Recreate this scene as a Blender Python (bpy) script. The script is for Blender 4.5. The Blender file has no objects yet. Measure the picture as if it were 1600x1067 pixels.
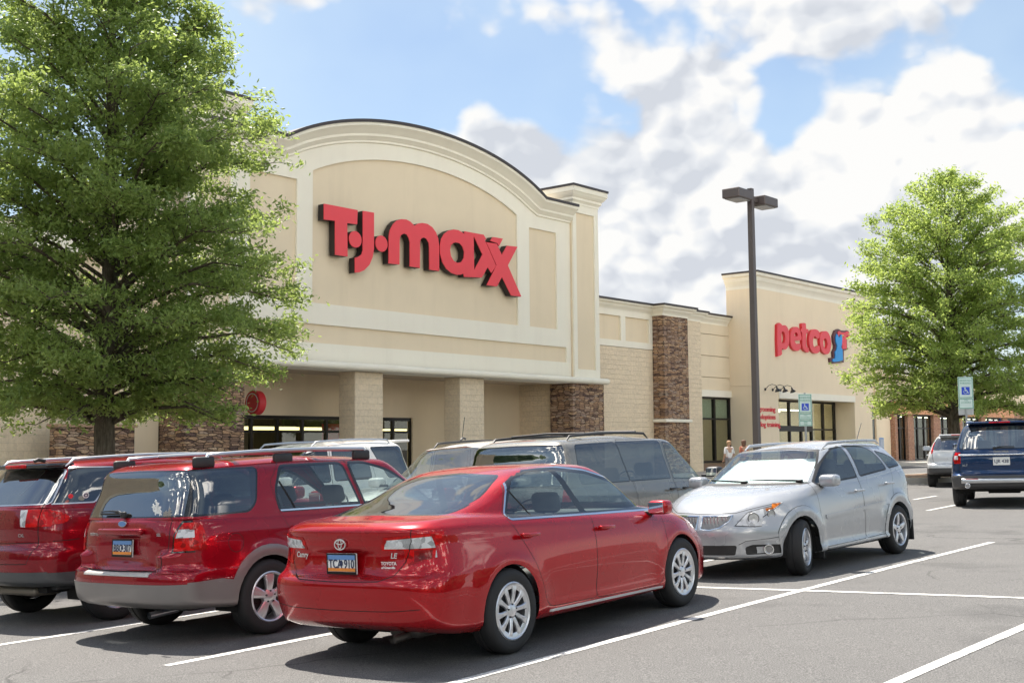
import bpy, bmesh, math, random
import numpy as np
from mathutils import Vector, Matrix
from mathutils.geometry import tessellate_polygon, delaunay_2d_cdt
random.seed(7); RNG = np.random.default_rng(7)
R = math.radians
scene = bpy.context.scene
C = bpy.data.collections.new("scene"); scene.collection.children.link(C)

# ------------------------------------------------------------------ ground height
def ground_z(x, y):
    return .44 * math.tanh(x / 11)

# ------------------------------------------------------------------ object helpers
def tag(o, label=None, cat=None, group=None, kind=None):
    if label: o['label'] = label
    if cat: o['category'] = cat
    if group: o['group'] = group
    if kind: o['kind'] = kind
    return o
def empty(name, loc=(0, 0, 0), rz=0, label=None, cat=None, group=None, kind=None, mat=None):
    o = bpy.data.objects.new(name, None); C.objects.link(o)
    if mat is not None: o.matrix_world = mat
    else: o.location = loc; o.rotation_euler = (0, 0, rz)
    o.empty_display_size = .2
    return tag(o, label, cat, group, kind)
def children(o): return [c for c in bpy.data.objects if c.parent == o]
def copy_tree(o, parent=None):
    kids = children(o)
    c = o.copy(); C.objects.link(c)
    if parent is not None: c.parent = parent
    for k in kids: copy_tree(k, c)
    return c

class MB:
    """collects polygons, builds one mesh object"""
    def __init__(s): s.v = []; s.f = []; s.m = []; s.n = None
    def add(s, vs, fs, m=0, M=None):
        b = len(s.v)
        if M is not None: vs = [tuple(M @ Vector(p)) for p in vs]
        s.v += [tuple(p) for p in vs]; s.f += [tuple(b + i for i in f) for f in fs]; s.m += [m] * len(fs)
        return s
    def box(s, x0, x1, y0, y1, z0, z1, m=0, M=None):
        v = [(x0,y0,z0),(x1,y0,z0),(x1,y1,z0),(x0,y1,z0),(x0,y0,z1),(x1,y0,z1),(x1,y1,z1),(x0,y1,z1)]
        return s.add(v, [(0,3,2,1),(4,5,6,7),(0,1,5,4),(1,2,6,5),(2,3,7,6),(3,0,4,7)], m, M)
    def rbox(s, x0, x1, y0, y1, z0, z1, r=.02, m=0, M=None, seg=2):
        bm = bmesh.new()
        bmesh.ops.create_cube(bm, size=1)
        for v in bm.verts:
            v.co = Vector(((x0+x1)/2 + v.co.x*(x1-x0), (y0+y1)/2 + v.co.y*(y1-y0), (z0+z1)/2 + v.co.z*(z1-z0)))
        bmesh.ops.bevel(bm, geom=bm.edges[:], offset=r, segments=seg, profile=.5, affect='EDGES')
        bm.verts.index_update()
        s.add([v.co[:] for v in bm.verts], [[v.index for v in f.verts] for f in bm.faces], m, M)
        bm.free(); return s
    def tube(s, pts, r, n=8, m=0, caps=True, M=None):
        pts = [Vector(p) for p in pts]; N = len(pts)
        rs = r if isinstance(r, (list, tuple)) else [r] * N
        vs, fs = [], []; prev = None
        for i, p in enumerate(pts):
            d = (pts[min(i+1, N-1)] - pts[max(i-1, 0)]).normalized()
            if prev is None:
                up = Vector((0,0,1)) if abs(d.z) < .9 else Vector((1,0,0))
                a = d.cross(up).normalized()
            else: a = (prev - d * prev.dot(d)).normalized()
            prev = a; b = d.cross(a)
            for k in range(n):
                t = 2*math.pi*k/n
                vs.append(tuple(p + (a*math.cos(t) + b*math.sin(t)) * rs[i]))
        for i in range(N-1):
            for k in range(n):
                k2 = (k+1) % n
                fs.append((i*n+k, i*n+k2, (i+1)*n+k2, (i+1)*n+k))
        if caps: fs.append(tuple(reversed(range(n)))); fs.append(tuple((N-1)*n+k for k in range(n)))
        return s.add(vs, fs, m, M)
    def lathe(s, prof, n=32, axis='z', m=0, M=None, a0=0, a1=2*math.pi, close=True):
        """prof: (radius, height) list"""
        vs, fs = [], []; full = abs(a1-a0-2*math.pi) < 1e-6
        K = n if full else n+1
        for k in range(K):
            t = a0 + (a1-a0)*k/n
            for (r, h) in prof:
                c, d = r*math.cos(t), r*math.sin(t)
                vs.append({'z':(c,d,h), 'y':(c,h,d), 'x':(h,c,d)}[axis])
        P = len(prof)
        for k in range(n):
            k2 = (k+1) % K
            for i in range(P-1):
                q = (k*P+i, k2*P+i, k2*P+i+1, k*P+i+1)
                fs.append(q if axis != 'y' else q[::-1])
        return s.add(vs, fs, m, M)
    def plate(s, outer, holes, y0, y1, m=0, M=None, ax='y'):
        """polygon in (x,z), holes cut out, extruded in y from y0 (front, outward -y) to y1"""
        loops = [outer] + list(holes)
        if ax == 'y': cv = lambda p, d: (p[0], d, p[1])
        elif ax == 'z': cv = lambda p, d: (p[0], p[1], d)
        else: cv = lambda p, d: (d, p[0], p[1])
        tri = tessellate_polygon([[Vector((p[0], p[1], 0)) for p in l] for l in loops])
        flat = [p for l in loops for p in l]; n = len(flat)
        vs = [cv(p, y0) for p in flat] + [cv(p, y1) for p in flat]
        fs = []
        for t in tri:
            a, b, c = [flat[i] for i in t]
            ccw = (b[0]-a[0])*(c[1]-a[1]) - (b[1]-a[1])*(c[0]-a[0]) > 0
            t = tuple(t) if ccw else tuple(reversed(t))
            fs.append(t); fs.append(tuple(n+i for i in reversed(t)))
        k = 0
        for l in loops:
            L = len(l)
            area = sum(l[i][0]*l[(i+1)%L][1]-l[(i+1)%L][0]*l[i][1] for i in range(L))
            for i in range(L):
                a, b = k+i, k+(i+1)%L
                q = (b, a, n+a, n+b) if (area > 0) == (l is loops[0]) else (a, b, n+b, n+a)
                fs.append(q)
            k += L
        return s.add(vs, fs, m, M)
    def build(s, name, mats, parent=None, smooth=None, loc=None, recalc=False, bevel=0):
        me = bpy.data.meshes.new(name); me.from_pydata(s.v, [], s.f); me.update()
        if not isinstance(mats, (list, tuple)): mats = [mats]
        for m in mats: me.materials.append(m)
        if len(mats) > 1: me.polygons.foreach_set('material_index', s.m)
        if recalc:
            bm = bmesh.new(); bm.from_mesh(me); bmesh.ops.remove_doubles(bm, verts=bm.verts, dist=1e-5)
            bmesh.ops.recalc_face_normals(bm, faces=bm.faces); bm.to_mesh(me); bm.free()
        if smooth is not None:
            me.polygons.foreach_set('use_smooth', [True]*len(me.polygons))
            if smooth < 179: me.set_sharp_from_angle(angle=R(smooth))
        o = bpy.data.objects.new(name, me); C.objects.link(o)
        if parent is not None: o.parent = parent
        if loc is not None: o.location = loc
        if bevel:
            md = o.modifiers.new('bevel', 'BEVEL'); md.width = bevel; md.segments = 2; md.limit_method = 'ANGLE'; md.angle_limit = R(40)
        return o

def text_mesh(s, size, extrude=.002, offset=0, align='CENTER', sx=1, shear=0):
    """returns (verts, faces) of lettering in the xz-plane, facing -y"""
    cu = bpy.data.curves.new('t', 'FONT'); cu.body = s; cu.size = size; cu.extrude = extrude; cu.offset = offset
    cu.align_x = align; cu.align_y = 'CENTER'; cu.resolution_u = 4; cu.shear = shear
    o = bpy.data.objects.new('t', cu); C.objects.link(o)
    dg = bpy.context.evaluated_depsgraph_get()
    me = bpy.data.meshes.new_from_object(o.evaluated_get(dg))
    vs = [(v.co.x*sx, -v.co.z, v.co.y) for v in me.vertices]; fs = [tuple(p.vertices) for p in me.polygons]
    bpy.data.objects.remove(o); bpy.data.curves.remove(cu); bpy.data.meshes.remove(me)
    return vs, fs

# ------------------------------------------------------------------ materials
class NT:
    def __init__(s, name):
        s.m = bpy.data.materials.new(name); s.m.use_nodes = True
        s.t = s.m.node_tree; s.t.nodes.clear(); s.out = s.t.nodes.new('ShaderNodeOutputMaterial')
        s._c = None
    def n(s, typ, **kw):
        nd = s.t.nodes.new(typ)
        for k, v in kw.items():
            if k.startswith('i_'):
                nd.inputs[k[2:].replace('_', ' ')].default_value = v
            else: setattr(nd, k, v)
        return nd
    def l(s, a, b): s.t.links.new(a, b)
    def coord(s):
        if s._c is None: s._c = s.n('ShaderNodeTexCoord').outputs['Object']
        return s._c
    def noise(s, scale, detail=4, rough=.55, vec=None, out='Fac', dist=0):
        nd = s.n('ShaderNodeTexNoise'); nd.inputs['Scale'].default_value = scale; nd.inputs['Detail'].default_value = detail
        nd.inputs['Roughness'].default_value = rough; nd.inputs['Distortion'].default_value = dist
        s.l(vec if vec is not None else s.coord(), nd.inputs['Vector']); return nd.outputs[out]
    def ramp(s, fac, stops, interp='LINEAR'):
        nd = s.n('ShaderNodeValToRGB'); cr = nd.color_ramp; cr.interpolation = interp
        while len(cr.elements) < len(stops): cr.elements.new(.5)
        for e, (p, c) in zip(cr.elements, stops):
            e.position = p; e.color = (c[0], c[1], c[2], 1) if hasattr(c, '__len__') else (c, c, c, 1)
        s.l(fac, nd.inputs['Fac']); return nd.outputs['Color']
    def mix(s, fac, a, b, mode='MIX'):
        nd = s.n('ShaderNodeMix'); nd.data_type = 'RGBA'; nd.blend_type = mode
        for v, i in ((fac, 0), (a, 6), (b, 7)):
            if hasattr(v, 'is_output') or isinstance(v, bpy.types.NodeSocket): s.l(v, nd.inputs[i])
            elif i == 0: nd.inputs[0].default_value = v
            else: nd.inputs[i].default_value = (v[0], v[1], v[2], 1)
        return nd.outputs[2]
    def math(s, op, a, b=0, c=None):
        nd = s.n('ShaderNodeMath', operation=op)
        for i, v in enumerate((a, b) if c is None else (a, b, c)):
            if isinstance(v, bpy.types.NodeSocket): s.l(v, nd.inputs[i])
            else: nd.inputs[i].default_value = v
        return nd.outputs[0]
    def bump(s, h, strength=.3, dist=.01):
        nd = s.n('ShaderNodeBump'); nd.inputs['Strength'].default_value = strength; nd.inputs['Distance'].default_value = dist
        s.l(h, nd.inputs['Height']); return nd.outputs['Normal']
    def pbr(s, color, rough=.6, metal=0, bump=None, spec=.5, coat=0, coat_rough=.03, alpha=None, emit=None, estr=0):
        p = s.n('ShaderNodeBsdfPrincipled'); I = p.inputs
        def put(k, v):
            if isinstance(v, bpy.types.NodeSocket): s.l(v, I[k])
            elif hasattr(v, '__len__'): I[k].default_value = (v[0], v[1], v[2], 1)
            else: I[k].default_value = v
        put('Base Color', color); put('Roughness', rough); put('Metallic', metal); put('Specular IOR Level', spec)
        if coat: put('Coat Weight', coat); put('Coat Roughness', coat_rough)
        if bump is not None: s.l(bump, I['Normal'])
        if emit is not None: put('Emission Color', emit); put('Emission Strength', estr)
        s.l(p.outputs[0], s.out.inputs[0]); return s.m

def flat(name, col, rough=.6, metal=0, coat=0, var=.12, scale=3, bump=0, spec=.5, bscale=60):
    """plain material with slight tone variation"""
    t = NT(name); n = t.noise(scale, 5)
    c = t.mix(n, [max(0, x*(1-var)) for x in col], [min(1, x*(1+var)) for x in col])
    b = t.bump(t.noise(bscale, 3), bump, .004) if bump else None
    return t.pbr(c, rough, metal, b, spec, coat)

def paint(name, col, metal=.35, flake=.25):
    t = NT(name)
    n = t.noise(2.2, 3)
    c = t.mix(n, [x*.95 for x in col], [min(1, x*1.05) for x in col])
    # a little road dust along the sills
    sp = t.n('ShaderNodeSeparateXYZ'); t.l(t.coord(), sp.inputs[0])
    low = t.n('ShaderNodeMapRange'); t.l(sp.outputs[2], low.inputs[0]); low.inputs[1].default_value = .55; low.inputs[2].default_value = .2; low.inputs[3].default_value = 0; low.inputs[4].default_value = .07
    c = t.mix(t.math('MULTIPLY', low.outputs[0], n), c, (.32,.28,.24))
    return t.pbr(c, t.math('ADD', t.math('MULTIPLY', n, .08), .23), metal, None, .08, .9, .02)

def glass(name, tint, refl=1.0, rough=.0, ior=1.9):
    """thin tinted window: see-through by its tint, reflecting at its surface"""
    t = NT(name)
    tr = t.n('ShaderNodeBsdfTransparent'); tr.inputs[0].default_value = (*tint, 1)
    gl = t.n('ShaderNodeBsdfGlossy'); gl.inputs['Roughness'].default_value = rough; gl.inputs[0].default_value = (refl, refl, refl, 1)
    fr = t.n('ShaderNodeFresnel'); geo = t.n('ShaderNodeNewGeometry')      # same reflectance from both sides of the pane
    mi = t.n('ShaderNodeMapRange'); t.l(geo.outputs['Backfacing'], mi.inputs[0]); mi.inputs[3].default_value = ior; mi.inputs[4].default_value = 1/ior; t.l(mi.outputs[0], fr.inputs['IOR'])
    mx = t.n('ShaderNodeMixShader'); t.l(fr.outputs[0], mx.inputs[0]); t.l(tr.outputs[0], mx.inputs[1]); t.l(gl.outputs[0], mx.inputs[2])
    t.l(mx.outputs[0], t.out.inputs[0]); return t.m

M = {}
M['black_plastic'] = flat('black_plastic', (.018,.018,.019), .5, bump=.1)
M['rubber'] = flat('rubber', (.016,.016,.017), .75, bump=.15, var=.3)
M['black_gloss'] = flat('black_gloss', (.01,.01,.011), .12, coat=.5)
M['gap'] = flat('gap', (.004,.004,.004), .8)
M['chrome'] = flat('chrome', (.75,.76,.78), .12, 1.0)
M['satin_metal'] = flat('satin_metal', (.55,.56,.58), .32, 1.0)
M['wheel_silver'] = flat('wheel_silver', (.62,.63,.66), .3, .75, coat=.3)
M['wheel_dark'] = flat('wheel_dark', (.03,.03,.032), .6)
M['interior_dark'] = flat('interior_dark', (.035,.036,.04), .75)
M['interior_grey'] = flat('interior_grey', (.16,.155,.15), .8)
M['interior_tan'] = flat('interior_tan', (.30,.26,.21), .8)
M['glass_tint'] = glass('glass_tint', (.42,.50,.50))
M['glass_clear'] = glass('glass_clear', (.72,.80,.78))
M['glass_screen'] = glass('glass_screen', (.86,.95,.94), ior=2.5)
M['bright_trim'] = flat('bright_trim', (.70,.70,.70), .3, .3, coat=.3)
M['glass_privacy'] = glass('glass_privacy', (.14,.15,.16), ior=2.3)
M['glass_rear'] = glass('glass_rear', (.22,.25,.26), 1.0, ior=3.2)
def lens(name, col, rough=.08):
    t = NT(name)
    w = t.n('ShaderNodeTexWave', i_Scale=45.0); t.l(t.coord(), w.inputs['Vector'])
    c = t.mix(w.outputs[0], [x*.88 for x in col], col)
    vo = t.n('ShaderNodeTexVoronoi', i_Scale=26.0); t.l(t.coord(), vo.inputs['Vector']); sc_ = t.n('ShaderNodeSeparateColor'); t.l(vo.outputs['Color'], sc_.inputs[0])
    c = t.mix(1.0, c, t.ramp(sc_.outputs[0], [(.1, .48), (.6, 1.0)]), 'MULTIPLY')
    return t.pbr(c, .3, 0, None, .15, .3, .02)
M['lens_red'] = lens('lens_red', (.60,.002,.003))
M['lens_dark_red'] = lens('lens_dark_red', (.25,.004,.006))
M['lens_clear'] = lens('lens_clear', (.66,.67,.68))
M['lens_orange'] = lens('lens_orange', (.85,.22,.02))
M['plate_white'] = flat('plate_white', (.78,.78,.76), .4)
M['plate_blue'] = flat('plate_blue', (.12,.25,.5), .4)
M['plate_orange'] = flat('plate_orange', (.75,.25,.04), .4)
M['plate_ink'] = flat('plate_ink', (.02,.03,.08), .4)
M['mirror'] = flat('mirror', (.7,.72,.74), .03, 1.0, var=.02)

def asphalt():
    t = NT('asphalt')
    co = t.coord()
    big = t.noise(.22, 5, .6); mid = t.noise(2.2, 6, .65); fine = t.noise(95, 3, .7)
    c = t.mix(big, (.128,.126,.123), (.188,.184,.176))
    c = t.mix(t.math('MULTIPLY', mid, .55), c, (.115,.112,.11))
    vo = t.n('ShaderNodeTexVoronoi', i_Scale=110.0); t.l(co, vo.inputs['Vector'])
    spk = t.ramp(fine, [(.38, .45), (.55, 1.0), (.70, 1.7)])
    c = t.mix(1.0, c, spk, 'MULTIPLY')
    # oil and tyre stains
    st = t.ramp(t.noise(.75, 3, .5, dist=.4), [(.56, 0), (.72, 1)])
    c = t.mix(t.math('MULTIPLY', st, .5), c, (.045,.045,.045))
    # thin cracks
    v2 = t.n('ShaderNodeTexVoronoi', i_Scale=.16); v2.feature = 'DISTANCE_TO_EDGE'
    wob = t.n('ShaderNodeVectorMath', operation='ADD'); t.l(co, wob.inputs[0])
    nw = t.noise(.8, 5, .5, out='Color'); sc_ = t.n('ShaderNodeVectorMath', operation='SCALE'); t.l(nw, sc_.inputs[0]); sc_.inputs['Scale'].default_value = .9; t.l(sc_.outputs[0], wob.inputs[1]); t.l(wob.outputs[0], v2.inputs['Vector'])
    ck = t.ramp(v2.outputs['Distance'], [(.0, 1), (.0025, 0)])
    ck = t.math('MULTIPLY', ck, t.ramp(t.noise(.4, 2), [(.5, 0), (.6, 1)]))
    c = t.mix(t.math('MULTIPLY', ck, .7), c, (.03,.03,.03))
    b = t.bump(vo.outputs['Distance'], .45, .006)
    return t.pbr(c, .86, 0, b, .35)
M['asphalt'] = asphalt()
def linepaint():
    t = NT('line_paint')
    w = t.ramp(t.noise(5, 8, .75), [(.36, 0), (.50, 1)])
    f = t.ramp(t.noise(60, 3, .7), [(.36, .25), (.52, 1)])
    k = t.math('MULTIPLY', w, f)
    c = t.mix(k, (.22,.22,.215), (.72,.71,.68))
    return t.pbr(c, .7, 0, t.bump(t.noise(100, 2), .3, .004))
M['line_paint'] = linepaint()
def concrete(name, col):
    t = NT(name)
    c = t.mix(t.noise(.8, 6, .6), [x*.78 for x in col], col)
    c = t.mix(1.0, c, t.ramp(t.noise(60, 4, .7), [(.3, .8), (.6, 1.05)]), 'MULTIPLY')
    return t.pbr(c, .85, 0, t.bump(t.noise(40, 5), .3, .006))
M['concrete'] = concrete('concrete', (.50,.46,.40))
def stucco(name, col, k=.07, streak=.2):
    t = NT(name)
    mp = t.n('ShaderNodeMapping'); t.l(t.coord(), mp.inputs[0]); mp.inputs['Scale'].default_value = (1.4, 1.4, .18)
    s1 = t.noise(1.0, 6, .65, vec=mp.outputs[0])
    c = t.mix(t.noise(.5, 5, .6), [x*(1-k) for x in col], [min(.9, x*(1+k)) for x in col])
    c = t.mix(t.math('MULTIPLY', t.ramp(s1, [(.5, 0), (.75, 1)]), streak), c, [x*.72 for x in col])
    return t.pbr(c, .9, 0, t.bump(t.noise(90, 4, .7), .35, .004), .2)
M['stucco_beige'] = stucco('stucco_beige', (.78,.655,.475))
M['stucco_cream'] = stucco('stucco_cream', (.89,.81,.68))
M['stucco_tan'] = stucco('stucco_tan', (.83,.69,.50))
M['metal_cap'] = flat('metal_cap', (.06,.05,.048), .45, .5)
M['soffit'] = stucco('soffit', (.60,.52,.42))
def splitblock(name, col):
    t = NT(name)
    # (u, z) brick coordinates whichever way the wall faces
    sp = t.n('ShaderNodeSeparateXYZ'); t.l(t.coord(), sp.inputs[0])
    cb = t.n('ShaderNodeCombineXYZ'); t.l(t.math('ADD', sp.outputs[0], sp.outputs[1]), cb.inputs[0]); t.l(sp.outputs[2], cb.inputs[1])
    br = t.n('ShaderNodeTexBrick', i_Scale=1.0); t.l(cb.outputs[0], br.inputs['Vector'])
    br.inputs['Brick Width'].default_value = .41; br.inputs['Row Height'].default_value = .205; br.inputs['Mortar Size'].default_value = .006
    br.inputs['Color1'].default_value = (*[x*.93 for x in col], 1); br.inputs['Color2'].default_value = (*col, 1)
    br.inputs['Mortar'].default_value = (*[x*.86 for x in col], 1)
    n = t.noise(11, 7, .75)
    c = t.mix(1.0, br.outputs[0], t.ramp(n, [(.3, .86), (.6, 1.06)]), 'MULTIPLY')
    h = t.math('SUBTRACT', t.math('MULTIPLY', n, 1.0), t.math('MULTIPLY', br.outputs['Fac'], .25))
    return t.pbr(c, .92, 0, t.bump(h, 1.0, .06), .2)
M['split_block'] = splitblock('split_block', (.88,.73,.53))
def ledgestone():
    t = NT('ledgestone')
    sp = t.n('ShaderNodeSeparateXYZ'); t.l(t.coord(), sp.inputs[0])
    cb = t.n('ShaderNodeCombineXYZ'); u = t.math('ADD', sp.outputs[0], sp.outputs[1])
    wob = t.math('MULTIPLY', t.math('SUBTRACT', t.noise(2.2, 3), .5), .10)
    t.l(t.math('ADD', u, wob), cb.inputs[0]); t.l(t.math('ADD', sp.outputs[2], wob), cb.inputs[1])
    mp = t.n('ShaderNodeMapping'); t.l(cb.outputs[0], mp.inputs[0]); mp.inputs['Scale'].default_value = (3.3, 12.5, 1)
    v = t.n('ShaderNodeTexVoronoi'); v.voronoi_dimensions = '2D'; v.inputs['Scale'].default_value = 1.0; v.inputs['Randomness'].default_value = .85
    v.distance = 'CHEBYCHEV'; t.l(mp.outputs[0], v.inputs['Vector'])
    e = t.n('ShaderNodeTexVoronoi'); e.voronoi_dimensions = '2D'; e.feature = 'F2'; e.distance = 'CHEBYCHEV'; e.inputs['Scale'].default_value = 1.0; e.inputs['Randomness'].default_value = .85
    t.l(mp.outputs[0], e.inputs['Vector'])
    gap = t.math('SUBTRACT', e.outputs['Distance'], v.outputs['Distance'])
    sepc = t.n('ShaderNodeSeparateColor'); t.l(v.outputs['Color'], sepc.inputs[0])
    c = t.ramp(sepc.outputs[0], [(0,(.13,.08,.065)),(.22,(.26,.16,.105)),(.45,(.46,.28,.16)),(.62,(.31,.21,.16)),(.8,(.55,.36,.21)),(1,(.38,.29,.23))])
    c = t.mix(1.0, c, t.ramp(t.noise(25, 5), [(.3,.7),(.65,1.2)]), 'MULTIPLY')
    c = t.mix(t.ramp(gap, [(.0,1),(.13,0)]), c, (.03,.022,.02))
    hh = t.math('ADD', t.math('MULTIPLY', t.ramp(gap, [(0,0),(.2,1)]), .7), t.math('MULTIPLY', sepc.outputs[1], .5))
    hh = t.math('ADD', hh, t.math('MULTIPLY', t.noise(25, 4), .25))
    return t.pbr(c, .85, 0, t.bump(hh, 1.0, .05), .3)
M['ledgestone'] = ledgestone()
def brickmat(name, c1, c2, mortar):
    t = NT(name)
    sp = t.n('ShaderNodeSeparateXYZ'); t.l(t.coord(), sp.inputs[0])
    cb = t.n('ShaderNodeCombineXYZ'); t.l(t.math('ADD', sp.outputs[0], sp.outputs[1]), cb.inputs[0]); t.l(sp.outputs[2], cb.inputs[1])
    br = t.n('ShaderNodeTexBrick', i_Scale=1.0); t.l(cb.outputs[0], br.inputs['Vector'])
    br.inputs['Brick Width'].default_value = .22; br.inputs['Row Height'].default_value = .075; br.inputs['Mortar Size'].default_value = .008
    br.inputs['Color1'].default_value = (*c1, 1); br.inputs['Color2'].default_value = (*c2, 1); br.inputs['Mortar'].default_value = (*mortar, 1)
    c = t.mix(1.0, br.outputs[0], t.ramp(t.noise(9, 5), [(.3,.7),(.65,1.25)]), 'MULTIPLY')
    return t.pbr(c, .9, 0, t.bump(br.outputs['Fac'], -.4, .01), .2)
M['brick_red'] = brickmat('brick_red', (.30,.13,.075), (.42,.20,.11), (.42,.36,.30))
M['brick_orange'] = brickmat('brick_orange', (.62,.27,.13), (.70,.33,.17), (.5,.38,.28))
M['sign_red'] = flat('sign_red', (.72,.035,.05), .45, var=.06)
M['sign_red_face'] = flat('sign_red_face', (.78,.045,.06), .4, var=.05)
M['sign_return'] = flat('sign_return', (.02,.014,.013), .6)
M['sign_blue'] = flat('sign_blue', (.01,.28,.68), .4, var=.05)
M['sign_outline'] = flat('sign_outline', (.10,.03,.04), .5)
M['frame_bronze'] = flat('frame_bronze', (.022,.019,.018), .35, .6)
M['pole_bronze'] = flat('pole_bronze', (.13,.105,.095), .45, .3)
M['store_glass'] = glass('store_glass', (.72,.76,.70), ior=1.5)
M['white_paint'] = flat('white_paint', (.78,.77,.74), .5)
M['galv'] = flat('galv', (.42,.43,.43), .45, .7)
def bark():
    t = NT('bark'); mp = t.n('ShaderNodeMapping'); t.l(t.coord(), mp.inputs[0]); mp.inputs['Scale'].default_value = (9, 9, 1.6)
    n = t.noise(2.2, 8, .7, vec=mp.outputs[0]); g = t.noise(.9, 4)
    c = t.ramp(n, [(.3,(.035,.028,.022)),(.55,(.13,.105,.08)),(.75,(.24,.21,.17))])
    c = t.mix(t.math('MULTIPLY', t.ramp(g, [(.45,0),(.7,1)]), .4), c, (.10,.12,.07))
    return t.pbr(c, .95, 0, t.bump(n, 1.0, .03), .1)
M['bark'] = bark()
def leafmat(name, dark, light, trans):
    t = NT(name)
    at = t.n('ShaderNodeAttribute', attribute_name='rnd')
    big = t.noise(.9, 3)
    f = t.math('ADD', t.math('MULTIPLY', at.outputs['Fac'], .65), t.math('MULTIPLY', big, .35))
    c = t.ramp(f, [(.1, dark), (.55, [(a+b)/2 for a, b in zip(dark, light)]), (.95, light)])
    d = t.n('ShaderNodeBsdfPrincipled'); t.l(c, d.inputs['Base Color']); d.inputs['Roughness'].default_value = .42; d.inputs['Specular IOR Level'].default_value = .45
    tl = t.n('ShaderNodeBsdfTranslucent'); t.l(t.mix(.5, c, trans), tl.inputs[0])
    mx = t.n('ShaderNodeMixShader'); mx.inputs[0].default_value = .55
    t.l(d.outputs[0], mx.inputs[1]); t.l(tl.outputs[0], mx.inputs[2]); t.l(mx.outputs[0], t.out.inputs[0])
    return t.m
M['leaf_oak'] = leafmat('leaf_oak', (.10,.17,.045), (.31,.40,.12), (.58,.70,.17))
M['leaf_young'] = leafmat('leaf_young', (.17,.26,.06), (.38,.48,.13), (.70,.82,.20))
M['mulch'] = flat('mulch', (.23,.15,.10), .95, var=.5, scale=25, bump=1.0, bscale=30)
# ================================================================== ground and paving
def build_ground():
    b = MB()
    xs = sorted(set([-900,-500,-250,-120,-70]+[x for x in np.arange(-44, 60, 1.5)]+[70,90,120,180,300,600,1000]))
    ys = [-900,-400,-150,-60,-20,0,10,20,30,45,60,80,110,160,260,500,1400]
    vs = [(x, y, ground_z(x, y)) for y in ys for x in xs]; n = len(xs)
    fs = [(j*n+i, j*n+i+1, (j+1)*n+i+1, (j+1)*n+i) for j in range(len(ys)-1) for i in range(n-1)]
    b.add(vs, fs); return b.build('ground', M['asphalt'], smooth=180)
tag(build_ground(), kind='structure')

def stripe(name, p, q, w=.10, lift=.004):
    b = MB(); p = Vector(p); q = Vector(q); d = (q-p); L = d.length; d.normalize(); nrm = Vector((-d.y, d.x))
    N = max(2, int(L/.4)); vs = []
    for i in range(N+1):
        c = p + d*L*i/N
        for s in (1, -1):
            e = c + nrm*w/2*s; vs.append((e.x, e.y, ground_z(e.x, e.y)+lift))
    b.add(vs, [(2*i, 2*i+1, 2*i+3, 2*i+2) for i in range(N)])
    return tag(b.build(name, M['line_paint']), kind='structure')
sd = Vector((.644, .765))                      # the direction the bays run
A = Vector((-.21, 8.97))
stripe('bay_line', (-1.9, 6.85), (2.18, 11.80)); stripe('bay_line', (2.18, 11.80), (6.67, 17.14))
stripe('bay_line', (-2.81, 9.96), Vector((-2.81, 9.96)) + Vector((.648, .762))*11.6)
stripe('bay_line', Vector((-4.80, 11.55)) - Vector((.66, .751))*1.5, Vector((-4.80, 11.55)) + Vector((.65, .76))*11)
stripe('bay_line', (-.9, 3.8), (2.44, 7.95)); stripe('bay_line', (2.44, 7.95), (8.2, 14.7))
stripe('bay_line', (8.30, 24.59), (9.78, 26.66)); stripe('bay_line', (9.43, 28.9), (10.5, 30.4)); 
stripe('bay_line', (11.0, 19.5), (16.0, 25.4))
m0 = Vector((2.09, 13.36)); md = Vector((2.64, -1.90)).normalized()
stripe('middle_line', m0 - md*9, m0 + md*9)

# building frame: u runs along the shop fronts, v away from the car park
UA = R(49.9); cu_, su_ = math.cos(UA), math.sin(UA)
def fw(u, v, z=0): return Vector((u*cu_ - v*su_, u*su_ + v*cu_, z))
class Bld:
    def __init__(s, name, u, v, label, cat, group=None, z=0):
        s.b = (u, v, z); s.T = Matrix.Translation((-u, -v, -z))
        s.o = empty(name, fw(u, v, z), UA, label, cat, group)
    def mb(s): return MBL(s.T)
    def part(s, name, b, mat, parent=None, **k):
        return b.build(name, mat, parent or s.o, **k)
class MBL(MB):
    """builder in shared (u, v, z) coordinates, stored relative to its building"""
    def __init__(s, T): super().__init__(); s.T = T
    def add(s, vs, fs, m=0, M=None): return super().add(vs, fs, m, s.T @ M if M is not None else s.T)

def slab_structure(name, pts, z0, z1, mat):
    b = MB(); b.plate([(p.x, p.y) for p in pts], [], z0, z1, ax='z'); 
    return tag(b.build(name, mat, recalc=True), kind='structure')
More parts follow.
